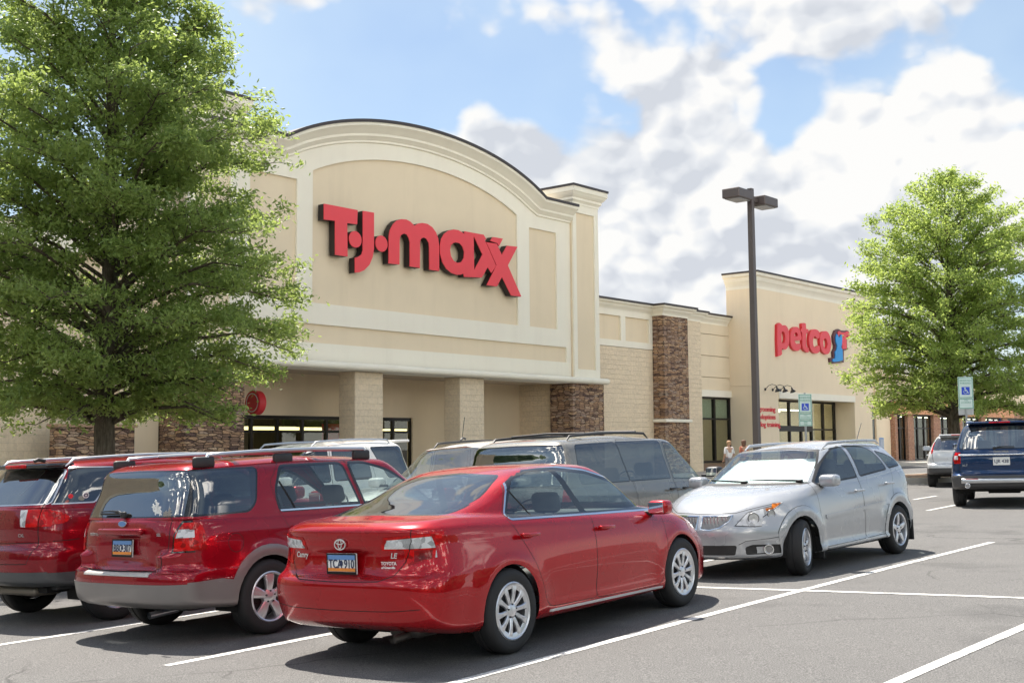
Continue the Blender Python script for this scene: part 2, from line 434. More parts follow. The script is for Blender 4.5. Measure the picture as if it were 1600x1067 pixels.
# sidewalk along the fronts, with its kerb
def walk():
    b = MB()
    us = list(range(0, 112, 4))
    for i in range(len(us)-1):
        q = []
        for u in (us[i], us[i+1]):
            for v in (26.6, 33.5):
                w_ = fw(u, v); q.append((w_, ground_z(w_.x, w_.y) + .15))
        (a, za), (c, zc), (d, zd), (e, ze) = q
        b.add([(a.x,a.y,za),(c.x,c.y,zc),(d.x,d.y,zd),(e.x,e.y,ze),(a.x,a.y,za-.5),(d.x,d.y,zd-.5)], [(0,2,3,1),(4,5,2,0)])
    return tag(b.build('sidewalk', M['concrete']), kind='structure')
walk()
def island(name, cu, cv, L, W, mat_top):
    """kerbed planting bed, round ended"""
    c = fw(cu, cv); zt = ground_z(c.x, c.y)+.15
    def ring(off):
        p = []
        for k in range(24):
            a = 2*math.pi*k/24
            x = math.copysign(abs(math.cos(a))**.55, math.cos(a))*(L/2+off); y = math.copysign(abs(math.sin(a))**.55, math.sin(a))*(W/2+off)
            p.append(fw(cu+x, cv+y))
        return p
    o, i = ring(0), ring(-.16)
    b = MB(); n = 24
    b.add([(p.x,p.y,zt-.6) for p in o]+[(p.x,p.y,zt) for p in o]+[(p.x,p.y,zt) for p in i]+[(p.x,p.y,zt-.1) for p in i],
          [(k, (k+1)%n, n+(k+1)%n, n+k) for k in range(n)]+[(n+k, n+(k+1)%n, 2*n+(k+1)%n, 2*n+k) for k in range(n)]+[(2*n+k, 2*n+(k+1)%n, 3*n+(k+1)%n, 3*n+k) for k in range(n)])
    tag(b.build('kerb', M['concrete'], smooth=35), kind='structure')
    bm = bmesh.new(); cen = bm.verts.new((c.x, c.y, zt+.10)); rings = []
    for s in (1., .85, .6, .3):
        rings.append([bm.verts.new((c.x+(p.x-c.x)*s, c.y+(p.y-c.y)*s, zt-.04+.14*(1-s)+random.uniform(-.03,.03))) for p in i])
    for r0, r1 in zip(rings, rings[1:]):
        for k in range(n): bm.faces.new((r0[k], r0[(k+1)%n], r1[(k+1)%n], r1[k]))
    for k in range(n): bm.faces.new((rings[-1][k], rings[-1][(k+1)%n], cen))
    me = bpy.data.meshes.new(name); bm.to_mesh(me); bm.free(); me.materials.append(mat_top)
    for p in me.polygons: p.use_smooth = True
    ob = bpy.data.objects.new(name, me); C.objects.link(ob); tag(ob, kind='structure')
island('mulch_bed', 43.2, 16.0, 10.5, 3.2, M['mulch'])
island('mulch_bed', 11.3, 19.7, 10.5, 2.6, M['mulch'])

# ================================================================== store with the arched front
S = Bld('arched_store', 30, 29, 'cream and beige store with a tall arched parapet and portico', 'building')
ARC = [(23.4,11.15),(24.1,11.42),(24.8,11.69),(26.5,12.17),(28.1,12.46),(29.7,12.56),(31.3,12.46),(32.9,12.10),(34.5,11.62),(35.2,11.38),(35.9,11.15)]
def smooth_path(P, n=6):
    out_ = []
    for i in range(len(P)-1):
        p0, p1, p2, p3 = P[max(i-1,0)], P[i], P[i+1], P[min(i+2,len(P)-1)]
        for k in range(n):
            t = k/n
            out_.append(tuple(.5*((2*b)+(-a+c)*t+(2*a-5*b+4*c-d)*t*t+(-a+3*b-3*c+d)*t**3) for a,b,c,d in zip(p0,p1,p2,p3)))
    return out_+[P[-1]]
arc = [(29.7+6.3*math.sin(a)/math.sin(.93)*1.0, 11.12+(math.cos(a)-math.cos(.93))/(1-math.cos(.93))*1.40) for a in np.linspace(-.93, .93, 41)]
top = [(20.1, 11.12)] + [(p[0], p[1]) for p in arc] + [(38.05, 11.12)]
low = [(u, z-.12) for u, z in top]
b = S.mb(); b.plate([(20.1,4.25),(38.05,4.25)] + low[::-1], [], 29.07, 29.6)
S.part('front_wall', b, M['stucco_beige'])
parc = [(29.78+5.0*math.sin(a)/math.sin(.80), 10.35+(math.cos(a)-math.cos(.80))/(1-math.cos(.80))*1.0) for a in np.linspace(.80, -.80, 31)]
holes = [[(24.78,6.17),(34.8,6.17)] + parc, [(35.49,6.18),(37.17,6.18),(37.17,9.97),(35.49,9.97)], [(22.35,6.18),(24.15,6.18),(24.15,9.97),(22.35,9.97)],
         [(21.9,4.92),(37.75,4.92),(37.75,5.51),(21.9,5.51)]]
b = S.mb(); b.plate([(20.1,4.27),(38.04,4.27)] + low[::-1], holes, 28.99, 29.07)
S.part('trim', b, M['stucco_cream'])
# sweep of the cornice
def sweep(b, path, prof, m=0):
    """prof: (outward from the wall, up) points; path in (u,z); wall plane v=28.99"""
    N = len(path); K = len(prof); vs = []
    for i, p in enumerate(path):
        a = Vector(path[max(i-1,0)]); c = Vector(path[min(i+1,N-1)]); d = (c-a).normalized(); nn = Vector((-d.y, d.x))
        for (o_, h_) in prof: vs.append((p[0]+nn.x*h_, 28.99-o_, p[1]+nn.y*h_))
    fs = [(i*K+k, i*K+k+1, (i+1)*K+k+1, (i+1)*K+k) for i in range(N-1) for k in range(K-1)]
    fs += [tuple(range(K))[::-1], tuple((N-1)*K+k for k in range(K))]
    return b.add(vs, fs, m)
cprof = [(-.5,-.02),(.46,-.02),(.46,-.14),(.43,-.17),(.38,-.20),(.31,-.27),(.23,-.34),(.20,-.37),(.20,-.45),(.16,-.47),(.12,-.53),(.06,-.57),(.06,-.64),(0,-.66),(-.05,-.66)]
b = S.mb(); sweep(b, top, cprof); S.part('cornice', b, M['stucco_cream'], smooth=30, recalc=True)
b = S.mb(); sweep(b, top, [(-.5,.05),(.50,.05),(.50,-.05),(.455,-.05),(.455,-.015),(-.5,-.015)]); S.part('parapet_cap', b, M['metal_cap'], recalc=True)
for (u0, u1) in ((38.06, 39.74), (20.1, 21.8)):
    b = S.mb(); b.box(u0, u1, 28.9, 31.4, 4.27, 11.3); S.part('corner_tower', b, M['stucco_beige'])
    b = S.mb(); b.plate([(u0-.002,4.29),(u1+.002,4.29),(u1+.002,11.3),(u0-.002,11.3)], [[(u0+.21,4.68),(u1-.27,4.68),(u1-.27,10.93),(u0+.21,10.93)]], 28.83, 28.905)
    S.part('tower_trim', b, M['stucco_cream'])
    b = S.mb(); cu_m, cv_m = (u0+u1)/2, 30.15
    hw, hd = (u1-u0)/2, 1.3
    rings = [(h, 11.25+z) for h, z in ((0,0),(.05,0),(.05,.08),(.10,.13),(.16,.17),(.16,.26),(.21,.29),(.29,.36),(.35,.44),(.39,.47),(.39,.66))]
    vs = []
    for (o_, z) in rings:
        for (sx_, sy_) in ((-1,-1),(1,-1),(1,1),(-1,1)): vs.append((cu_m+sx_*(hw+o_*.78), cv_m+sy_*(hd+o_*.78), z))
    K = len(rings)
    b.add(vs, [(4*i+k, 4*i+(k+1)%4, 4*i+4+(k+1)%4, 4*i+4+k) for i in range(K-1) for k in range(4)]+[tuple(4*(K-1)+k for k in range(4))])
    S.part('tower_cornice', b, M['stucco_cream'])
    b = S.mb(); b.box(cu_m-hw-.34, cu_m+hw+.34, cv_m-hd-.34, cv_m+hd+.34, 11.913, 12.0); S.part('tower_cap', b, M['metal_cap'])
# bullnose ledge under the front
prof = [(.0,.24),(.26,.22),(.33,.19),(.36,.13),(.36,.08),(.33,.02),(.26,-.01),(.0,-.01)]
b = S.mb(); vs = []
for u in (19.9, 40.0): vs += [(u, 28.9-o_, 4.12+h_) for o_, h_ in prof]
K = len(prof); b.add(vs, [(k, k+1, K+k+1, K+k) for k in range(K-1)]+[tuple(range(K))[::-1], tuple(K+k for k in range(K))])
b.box(19.9, 40.0, 28.9, 29.7, 4.11, 4.262); S.part('ledge', b, M['stucco_cream'], smooth=50, recalc=True)
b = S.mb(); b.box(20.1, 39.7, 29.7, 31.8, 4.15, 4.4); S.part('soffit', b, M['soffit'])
for (u0, u1) in ((26.58, 27.82), (31.55, 32.83)):
    b = S.mb(); b.rbox(u0, u1, 28.98, 29.75, -1, 4.108, .03); S.part('column', b, M['split_block'])
for (u0, u1, v1) in ((37.88, 39.95, 29.95), (20.05, 22.09, 30.35)):
    b = S.mb(); b.box(u0, u1, 28.82, v1, -1, 4.105); S.part('stone_pier', b, M['ledgestone'])
b = S.mb(); b.box(38.2, 39.6, 29.955, 31.8, -1, 4.145); S.part('end_wall', b, M['split_block'])
# back wall of the portico with its shop front openings
op = [(22.6, 29.0), (30.2, 32.03)]
hol = [[(a, -.5), (c, -.5), (c, 2.74), (a, 2.74)] for a, c in op]
b = S.mb(); b.plate([(20.1,-1),(38.2,-1),(38.2,4.15),(20.1,4.15)], hol, 31.8, 32.1); S.part('back_wall', b, M['stucco_tan'])
for a, c in op:
    nb = max(2, round((c-a)/1.15)); wd = (c-a)/nb
    b = S.mb(); b.box(a, c, 31.88, 31.98, 2.62, 2.74); b.box(a, c, 31.885, 31.975, 2.18, 2.26); 
    for i in range(nb+1):
        x = a+i*wd; b.box(max(a, x-.05), min(c, x+.05), 31.87, 31.99, -.5, 2.62)
    fr_ = S.part('window_frame', b, M['frame_bronze'])
    b = S.mb(); b.box(a, c, 31.93, 31.94, -.5, 2.62); S.part('pane', b, M['store_glass'], parent=fr_)
# shop interior: floor, back, ceiling and its rows of lit tubes
M['lamp_tube'] = NT('lamp_tube').pbr((1,1,1), .5, emit=(1,.80,.40), estr=1.5)
b = S.mb(); b.plate([(22,-.5),(36,-.5),(36,3.3),(22,3.3)], [], 44, 44.2); b.box(22, 36, 32.1, 44, 3.3, 3.4); b.box(22, 36, 32.1, 44, -.6, -.5); b.box(21.9, 22, 32.1, 44, -.5, 3.3); b.box(36, 36.1, 32.1, 44, -.5, 3.3)
S.part('shop_interior', b, flat('interior_wall', (.09,.085,.075), .9))
for k, v in enumerate((33.4, 35.4, 37.6, 40.0, 42.6)):
    b = S.mb(); b.box(22.5, 35.5, v, v+.14, 2.28+.075*k, 2.33+.075*k); S.part('ceiling_lamp', b, M['lamp_tube'])
M['lamp_panel'] = NT('lamp_panel').pbr((1,1,1), .5, emit=(1,.93,.80), estr=3.6)
M['rack_cloth'] = flat('rack_cloth', (.25,.12,.12), .9, var=.8, scale=9)
b = S.mb()
for u in np.arange(23, 35.5, 1.3): b.rbox(u, u+.8, 34.5, 35.1, -.5, .95+random.uniform(-.1,.25), .05)
S.part('clothes_rack', b, M['rack_cloth'])
b = S.mb(); b.rbox(28.1, 29.0, 32.3, 32.34, 1.55, 2.5, .01); S.part('window_poster', b, M['sign_red'])
# body behind the front
b = S.mb(); b.box(20.3, 39.5, 29.62, 50, 4.42, 9.4); b.box(20.3, 22, 32.12, 50, -1, 4.4); b.box(36.2, 39.5, 32.12, 50, -1, 4.4); b.box(22, 36.2, 44.3, 50, -1, 4.4)
S.part('side_wall', b, M['stucco_tan'])
b = S.mb(); b.box(20.25, 39.6, 29.61, 50.1, 9.41, 9.6); S.part('roof', b, M['concrete'])

# low walls to the left of the arched store
W = Bld('left_wing', 8, 30.4, 'beige block wing left of the arched front, behind the big oak', 'building')
b = W.mb(); b.box(-12, 20.05, 30.4, 48, -1, 7.6); W.part('wall', b, M['split_block'])
b = W.mb(); b.box(-12, 20.0, 30.2, 30.398, 7.0, 7.62); W.part('cornice', b, M['stucco_cream'])
b = W.mb(); b.box(-12.1, 20.02, 30.1, 48.1, 7.63, 7.72); W.part('parapet_cap', b, M['metal_cap'])
b = W.mb(); b.box(18.75, 20.0, 30.0, 30.39, -1, 6.9); W.part('pilaster', b, M['stucco_tan'])
b = Bld('stone_screen_wall', 17.6, 29.3, 'low brown stone wall behind the trunk of the big oak', 'wall')
m_ = b.mb(); m_.box(16.53, 18.75, 29.25, 29.7, -1, 2.25); b.part('wall', m_, M['ledgestone'])
m_ = b.mb(); m_.box(16.47, 18.81, 29.19, 29.76, 2.252, 2.33); b.part('coping', m_, flat('coping_stone', (.42,.27,.17), .85, bump=.5))

# ================================================================== connecting block between the two big stores
Wg = Bld('connecting_block', 46, 30.2, 'beige block front with a tall stone pier, between the arched store and pet store', 'building')
b = Wg.mb(); b.plate([(39.7,-1),(49.4,-1),(49.4,5.9),(39.7,5.9)], [], 30.22, 30.6); Wg.part('block_wall', b, M['split_block'])
b = Wg.mb(); b.box(39.7, 53, 30.3, 45, 5.92, 7.9); b.box(39.7, 48, 30.62, 45, -1, 5.91); Wg.part('wall', b, M['stucco_beige'])
b = Wg.mb(); b.plate([(39.8,5.92),(45.66,5.92),(45.66,7.5),(39.8,7.5)], [[(41.5,6.2),(43.2,6.2),(43.2,7.26),(41.5,7.26)],[(43.55,6.2),(45.4,6.2),(45.4,7.26),(43.55,7.26)]], 30.2, 30.31)
Wg.part('trim', b, M['stucco_cream'])
def straight_cornice(bl, u0, u1, v, z1, h=.42, pr=.30, mat='stucco_cream', ret=True, back=1.0):
    """stepped cornice with left and right returns, dark cap on top"""
    steps = [(0,0),(.18,.03),(.30,.14),(.42,.30),(.50,.44),(.74,.62),(.82,.95),(1.,1.)]
    vs = []; K = len(steps)
    for (hh, oo) in steps:
        z = z1-h+h*hh; o_ = pr*oo
        vs += [(u0-o_*(1 if ret else 0), v+back, z), (u0-o_*(1 if ret else 0), v-o_, z), (u1+o_*(1 if ret else 0), v-o_, z), (u1+o_*(1 if ret else 0), v+back, z)]
    b = bl.mb(); b.add(vs, [(4*i+k, 4*i+k+1, 4*i+4+k+1, 4*i+4+k) for i in range(K-1) for k in range(3)]+[(4*K-4,4*K-3,4*K-2,4*K-1),(3,2,1,0)])
    bl.part('cornice', b, M[mat])
    b = bl.mb(); e = pr+.05; r_ = e if ret else 0
    b.box(u0-r_, u1+r_, v-e, v+back, z1+.002, z1+.085); bl.part('parapet_cap', b, M['metal_cap'])
straight_cornice(Wg, 39.75, 45.6, 30.2, 7.86, ret=False)
straight_cornice(Wg, 45.62, 47.75, 29.62, 7.86, back=1.2)
straight_cornice(Wg, 48.1, 49.45, 30.0, 7.86, pr=.28, back=1.1)
straight_cornice(Wg, 49.8, 52.4, 30.25, 7.86, ret=False, pr=.25)
b = Wg.mb(); b.box(45.66, 47.7, 29.62, 30.6, 2.83, 7.44); b.box(45.66, 47.7, 29.64, 30.6, -1, 2.67); Wg.part('stone_pier', b, M['ledgestone'])
b = Wg.mb(); b.rbox(45.58, 47.78, 29.5, 30.3, 2.68, 2.82, .03); Wg.part('stone_pier_ledge', b, M['stucco_cream'])
b = Wg.mb(); b.box(47.71, 49.45, 30.0, 30.58, -1, 7.44); Wg.part('pilaster', b, M['split_block'])
b = Wg.mb()
for z0, z1 in ((4.9,5.9),(5.93,6.93),(6.96,7.44)): b.box(49.45, 53, 30.2, 30.295, z0, z1)
Wg.part('upper_panel', b, M['stucco_beige'])
b = Wg.mb(); b.box(49.45, 53, 30.12, 30.6, 3.95, 4.27); Wg.part('lintel', b, M['stucco_cream'])
b = Wg.mb(); b.box(49.45, 53, 30.21, 30.29, 4.28, 4.87); b.box(49.45, 53, 30.31, 30.5, 4.28, 5.91); Wg.part('lower_panel', b, M['stucco_beige'])
b = Wg.mb(); b.box(49.45, 49.6, 30.2, 30.34, .8, 3.94); b.box(52.28, 52.4, 30.2, 30.34, .8, 3.94); b.box(50.84, 50.98, 30.19, 30.35, .92, 3.85); b.box(49.6, 52.28, 30.2, 30.34, 3.85, 3.94); b.box(49.6, 52.28, 30.2, 30.34, .8, .92); b.box(49.6, 50.84, 30.2, 30.34, 2.86, 2.94); b.box(50.98, 52.28, 30.2, 30.34, 2.86, 2.94)
fr_ = Wg.part('window_frame', b, M['frame_bronze'])
b = Wg.mb(); b.box(49.6, 52.28, 30.26, 30.27, .92, 3.85); Wg.part('pane', b, M['store_glass'], parent=fr_)
b = Wg.mb(); b.box(49.6, 52.35, 30.34, 30.36, 2.95, 3.84); Wg.part('window_blind', b, flat('blind', (.75,.80,.72), .8), parent=fr_)
b = Wg.mb(); b.box(49.45, 52.4, 30.05, 30.55, -1, .78); Wg.part('sill_wall', b, flat('sill_brown', (.22,.14,.09), .8, bump=.4))
b = Wg.mb(); b.box(48.1, 53, 36, 36.2, -1, 5.9); b.box(48.1, 48.2, 30.6, 36, -1, 5.9); b.box(48.2, 53, 30.6, 36, -.2, -.1)
b.box(49.8, 50.6, 31.3, 31.8, -.1, 1.5); b.box(51.2, 52.2, 32.4, 33, -.1, 1.7); b2 = Wg.mb(); b2.box(48.6, 52.8, 32.5, 32.7, 3.4, 3.46); Wg.part('ceiling_lamp', b2, M['lamp_panel'])
Wg.part('shop_interior', b, flat('interior_teal', (.24,.28,.26), .9, var=.5, scale=1.2))

# ================================================================== pet store
Pt = Bld('pet_store', 59, 28.7, 'tall beige pet store with red lowercase lettering and a recessed glass entrance', 'building')
b = Pt.mb(); b.plate([(52.41,-1),(65.5,-1),(65.5,9.55),(52.41,9.55)], [[(54.5,-.9),(63.25,-.9),(63.25,4.27),(54.5,4.27)]], 28.7, 29.0)
b.box(52.42, 65.49, 29.0, 30.3, 4.5, 9.5); b.box(52.42, 65.49, 30.3, 45, 4.5, 7.3); b.box(52.42, 54.3, 29.0, 45, -1, 4.49); b.box(63.6, 65.49, 29.0, 45, -1, 4.49)
Pt.part('wall', b, M['stucco_tan'])
straight_cornice(Pt, 52.41, 65.5, 28.7, 9.95, h=.72, pr=.36, back=1.6)
b = Pt.mb(); b.box(54.5, 63.25, 28.64, 29.3, 3.93, 4.268); Pt.part('lintel', b, M['stucco_cream'])
b = Pt.mb(); b.box(63.26, 63.6, 29.0, 29.9, -1, 4.4); b.box(54.3, 63.6, 29.3, 29.9, 3.95, 4.4); Pt.part('entry_reveal', b, M['stucco_tan'])
b = Pt.mb(); xs_ = [54.4, 55.55, 56.75, 58.3, 59.95, 61.55, 63.2]
xs_ = [54.4, 56.1, 57.9, 59.2, 60.4, 61.8, 63.2]
for x in xs_: b.box(x-.07, x+.07, 29.85, 29.99, -.5, 3.95)
b.box(54.4, 63.2, 29.86, 29.98, 3.85, 3.95); b.box(54.4, 60.4, 29.84, 30.0, 2.33, 2.62); b.box(60.4, 63.2, 29.86, 29.98, 2.4, 2.48)
fr_ = Pt.part('window_frame', b, M['frame_bronze'])
b = Pt.mb(); b.box(54.4, 63.2, 29.915, 29.925, -.5, 3.85); Pt.part('pane', b, M['store_glass'], parent=fr_)
b = Pt.mb(); b.box(54.3, 63.6, 37, 37.2, -1, 4.4); b.box(54.3, 63.6, 30, 37, 4.3, 4.4); b.box(54.3, 63.6, 30, 37, -.1, 0)
for u in (55.2, 57.5, 59.5, 61.6): b.box(u, u+.9, 31.5, 32.6, 0, 1.6+.3*math.sin(u))
for v_ in (31.4, 33.2, 35.4):
    b2 = Pt.mb(); b2.box(54.6, 63.2, v_, v_+.2, 3.5, 3.56); Pt.part('ceiling_lamp', b2, M['lamp_panel'])
Pt.part('shop_interior', b, flat('interior_olive', (.34,.31,.19), .9, var=.5, scale=1.0))
b = Pt.mb(); b.box(54.9, 55.9, 30.1, 30.13, 1.2, 2.25); Pt.part('window_poster', b, M['sign_red'])
b = Pt.mb(); b.box(65.51, 68.6, 29.3, 45, -1, 6.2); Pt.part('side_wing', b, M['stucco_tan'])
b = Pt.mb(); b.box(67.2, 67.55, 29.2, 29.299, -1, 6.0); Pt.part('pilaster', b, M['stucco_tan'])
b = Pt.mb(); b.box(66.45, 67.05, 29.24, 29.299, 1.9, 3.75); fr_ = Pt.part('window_frame', b, M['frame_bronze'])
b = Pt.mb(); b.box(66.5, 66.9, 29.225, 29.238, 1.98, 3.68); Pt.part('pane', b, glass('pane_side', (.5,.55,.5)), parent=fr_)
b = Pt.mb(); b.box(65.52, 68.65, 29.1, 29.299, 6.0, 6.5); Pt.part('cornice', b, M['stucco_cream'])
nb_ = Bld('notice_board', 66.9, 29.0, 'small blue framed notice board low on the beige wall left of the brick shops', 'notice board', z=1.4)
b = nb_.mb(); b.rbox(67.5, 68.15, 29.19, 29.29, 1.35, 2.0, .02); nb_.part('frame', b, M['plate_blue'])
b = nb_.mb(); b.box(67.57, 68.08, 29.175, 29.188, 1.42, 1.93); nb_.part('notice', b, flat('notice_face', (.35,.4,.48), .5, var=.4, scale=8))

# ================================================================== brick shops at the right
Sh = Bld('brick_shop_row', 84, 31, 'low brick shop row with orange brick band, behind the young oak', 'building')
b = Sh.mb(); b.box(68.7, 120, 31.3, 45, 3.55, 6.3); Sh.part('upper_wall', b, M['stucco_tan'])
b = Sh.mb(); b.plate([(74.2,3.52),(96,3.52),(96,4.35),(89,4.45),(86.5,5.0),(84,4.45),(74.2,4.3)], [], 30.7, 31.29); Sh.part('brick_band', b, M['brick_orange'])
b = Sh.mb(); b.box(96.1, 112, 30.9, 31.28, 3.52, 4.3); Sh.part('brick_band', b, M['brick_red'])
piers = [(73.9, 74.3), (75.95, 76.9), (80.3, 81.5), (84.6, 85.6), (89.4, 90.3), (94, 95.1), (99, 100), (104, 105), (109, 110)]
for a, c in piers:
    b = Sh.mb(); b.box(a, c, 30.9, 31.3, -1, 3.5); Sh.part('brick_pier', b, M['brick_red'])
for (a, c), (e, f_) in zip(piers, piers[1:]):
    b = Sh.mb(); x0, x1 = c, e; n_ = 2 if x1-x0 < 2 else 3
    for k in range(n_+1):
        x = x0+(x1-x0)*k/n_; b.box(max(x0, x-.07), min(x1, x+.07), 31.1, 31.22, .5, 3.5)
    b.box(x0, x1, 31.11, 31.21, 3.38, 3.5); b.box(x0, x1, 31.11, 31.21, 2.6, 2.68); b.box(x0, x1, 31.11, 31.21, .5, .68)
    fr_ = Sh.part('window_frame', b, M['frame_bronze'])
    b = Sh.mb(); b.box(x0, x1, 31.155, 31.165, .6, 3.4); Sh.part('pane', b, M['store_glass'], parent=fr_)
b = Sh.mb(); b.box(73.9, 110, 34, 34.2, -1, 4.5); b.box(73.9, 110, 31.3, 34, 3.51, 3.54); b.box(73.9, 110, 31.25, 34, .1, .5)
M['interior_mixed'] = flat('interior_mixed', (.07,.075,.08), .9, var=.9, scale=1.4)
for u in np.arange(74.5, 96, 1.9): b.box(u, u+.7, 31.9, 32.3, .5, 1.3+.5*abs(math.sin(u*3)))
Sh.part('shop_interior', b, M['interior_mixed'])
for v_ in (32.0, 33.0):
    b2 = Sh.mb(); b2.box(74.5, 100, v_, v_+.15, 3.44, 3.48); Sh.part('ceiling_lamp', b2, M['lamp_panel'])
b = Sh.mb(); b.box(74.6, 75.4, 31.26, 31.28, 1.7, 2.2); Sh.part('window_poster', b, flat('poster_green', (.12,.55,.08), .5))
b = Sh.mb(); b.box(74.8, 75.5, 31.26, 31.28, 2.25, 2.7); Sh.part('window_poster', b, flat('poster_pale', (.35,.5,.6), .5))
b = Sh.mb(); b.box(68.72, 73.88, 31.2, 44, -1, 3.54); Sh.part('side_wall', b, M['stucco_tan'])
b = Sh.mb(); b.box(68.7, 120, 30.95, 31.29, 6.0, 6.4); Sh.part('cornice', b, M['stucco_cream'])
b = Sh.mb(); b.box(68.7, 120, 30.9, 45.1, 6.41, 6.5); Sh.part('roof', b, M['metal_cap'])
LET_A = {
 'T': [(25.0,9.28),(26.42,9.28),(26.4,8.81),(25.97,8.8),(25.99,7.72),(25.47,7.72),(25.46,8.8),(25.0,8.78)],
 'J': [(26.65,9.29),(27.14,9.3),(27.14,8.11),(27.08,7.82),(26.94,7.56),(26.71,7.36),(26.5,7.27),(26.31,7.24),(26.31,7.72),(26.46,7.77),(26.59,7.86),(26.64,7.99)],
 'M': [(27.8,7.7),(27.81,8.58),(27.86,8.81),(28.0,9.03),(28.17,9.18),(28.39,9.26),(28.63,9.28),(28.83,9.23),(29.01,9.12),(29.19,9.22),(29.39,9.27),(29.64,9.27),(29.88,9.19),(30.07,9.03),(30.18,8.83),(30.22,8.57),(30.22,7.7),(29.74,7.7),(29.73,8.45),(29.71,8.62),(29.59,8.75),(29.47,8.78),(29.37,8.74),(29.31,8.69),(29.28,8.6),(29.27,7.7),(29.24,7.71),(28.79,7.71),(28.79,8.53),(28.74,8.67),(28.65,8.77),(28.53,8.79),(28.41,8.74),(28.33,8.65),(28.31,8.53),(28.3,7.72)],
 'A': [(31.5,7.63),(31.46,7.75),(31.32,7.69),(31.11,7.66),(30.85,7.7),(30.59,7.82),(30.38,8.03),(30.27,8.31),(30.26,8.57),(30.32,8.82),(30.47,9.03),(30.69,9.17),(30.94,9.25),(31.2,9.26),(31.4,9.21),(31.52,9.16),(31.53,9.26),(32.55,9.27),(32.7,9.12),(32.6,9.1),(33.18,8.28),(33.23,8.22),(32.96,7.92),(32.76,8.11),(32.44,7.7)],
 'Ahole': [(31.07,8.81),(31.27,8.8),(31.42,8.7),(31.51,8.52),(31.48,8.3),(31.35,8.14),(31.15,8.09),(30.96,8.14),(30.82,8.29),(30.77,8.49),(30.81,8.66),(30.92,8.76)],
 'Ahole2': [(32.01,9.17),(32.48,8.54),(32.03,7.93)],
 'Xs': [(33.05,9.25),(33.62,9.26),(33.4,8.96),(33.31,9.05),(32.91,9.09)],
 'X': [(32.69,9.02),(33.28,9.03),(33.55,8.65),(33.85,9.03),(34.45,9.06),(33.89,8.3),(34.65,7.21),(34.07,7.2),(33.55,7.84),(33.26,7.46),(32.7,7.45),(33.25,8.24)],
}
LET_B = {
 'p': [(54.33,7.56),(54.78,7.6),(54.8,7.54),(55.0,7.58),(55.21,7.58),(55.41,7.47),(55.53,7.27),(55.56,6.99),(55.5,6.7),(55.35,6.5),(55.14,6.38),(54.9,6.37),(54.75,6.43),(54.72,6.21),(54.69,6.09),(54.32,5.99),(54.28,6.16)],
 'ph': [(54.76,7.22),(54.93,7.26),(55.07,7.18),(55.13,6.96),(55.04,6.73),(54.86,6.66),(54.73,6.74)],
 'e': [(56.26,7.59),(56.51,7.58),(56.71,7.46),(56.82,7.24),(56.85,6.95),(56.16,6.89),(56.21,6.77),(56.33,6.71),(56.51,6.72),(56.7,6.77),(56.78,6.61),(56.68,6.46),(56.4,6.37),(56.13,6.38),(55.86,6.48),(55.69,6.68),(55.65,6.94),(55.7,7.22),(55.86,7.43),(56.05,7.54)],
 'eh': [(56.11,7.12),(56.18,7.27),(56.31,7.32),(56.43,7.27),(56.48,7.13)],
 't': [(56.97,7.81),(57.39,7.84),(57.42,7.57),(57.66,7.56),(57.64,7.35),(57.42,7.35),(57.39,6.73),(57.47,6.62),(57.65,6.58),(57.61,6.36),(57.36,6.38),(57.08,6.48),(56.95,6.67),(56.97,7.32),(56.8,7.38),(56.84,7.5),(56.97,7.57)],
 'c': [(58.9,7.52),(58.91,7.2),(58.62,7.15),(58.43,7.26),(58.27,7.19),(58.16,6.98),(58.2,6.75),(58.36,6.65),(58.58,6.7),(58.88,6.79),(58.89,6.49),(58.6,6.37),(58.31,6.36),(57.99,6.46),(57.79,6.66),(57.71,6.98),(57.8,7.3),(58.0,7.51),(58.29,7.6),(58.61,7.61)],
 'o': [(59.63,7.6),(59.92,7.56),(60.14,7.4),(60.27,7.14),(60.25,6.81),(60.08,6.53),(59.81,6.39),(59.51,6.39),(59.19,6.51),(59.01,6.73),(58.94,7.02),(59.03,7.32),(59.26,7.52)],
 'oh': [(59.57,7.23),(59.79,7.11),(59.83,6.87),(59.69,6.68),(59.53,6.66),(59.37,6.81),(59.36,7.05)],
 'cat': [(60.96,7.54),(61.11,7.47),(61.19,7.36),(61.36,7.4),(61.46,7.51),(61.58,7.54),(61.62,7.34),(61.56,7.03),(61.45,6.84),(61.59,6.73),(61.61,6.55),(61.62,6.16),(61.2,6.08),(60.58,6.01),(60.35,6.03),(60.39,6.16),(60.66,6.2),(60.71,6.38),(60.69,6.56),(60.9,6.69),(60.97,6.88),(60.83,7.11),(60.81,7.32)],
 'dog': [(61.12,7.64),(61.32,7.73),(61.59,7.67),(62.01,7.69),(62.3,7.77),(62.54,7.74),(62.62,7.53),(62.48,7.41),(62.34,7.45),(62.28,7.57),(62.17,7.44),(62.18,7.19),(62.19,6.8),(61.63,6.76),(61.61,7.01),(61.64,7.34),(61.55,7.55),(61.37,7.54),(61.19,7.4)],
 'bg': [(60.61,7.4),(60.87,7.72),(61.26,7.83),(61.6,7.77),(62.02,7.78),(62.37,7.83),(62.65,7.74),(62.7,7.47),(62.48,7.36),(62.3,7.35),(62.29,6.77),(61.86,6.69),(61.82,6.05),(61.19,6.0),(60.44,5.93),(60.14,6.0),(60.12,6.2),(60.53,6.25),(60.52,6.55),(60.74,6.74),(60.78,6.9),(60.63,7.1)],
}
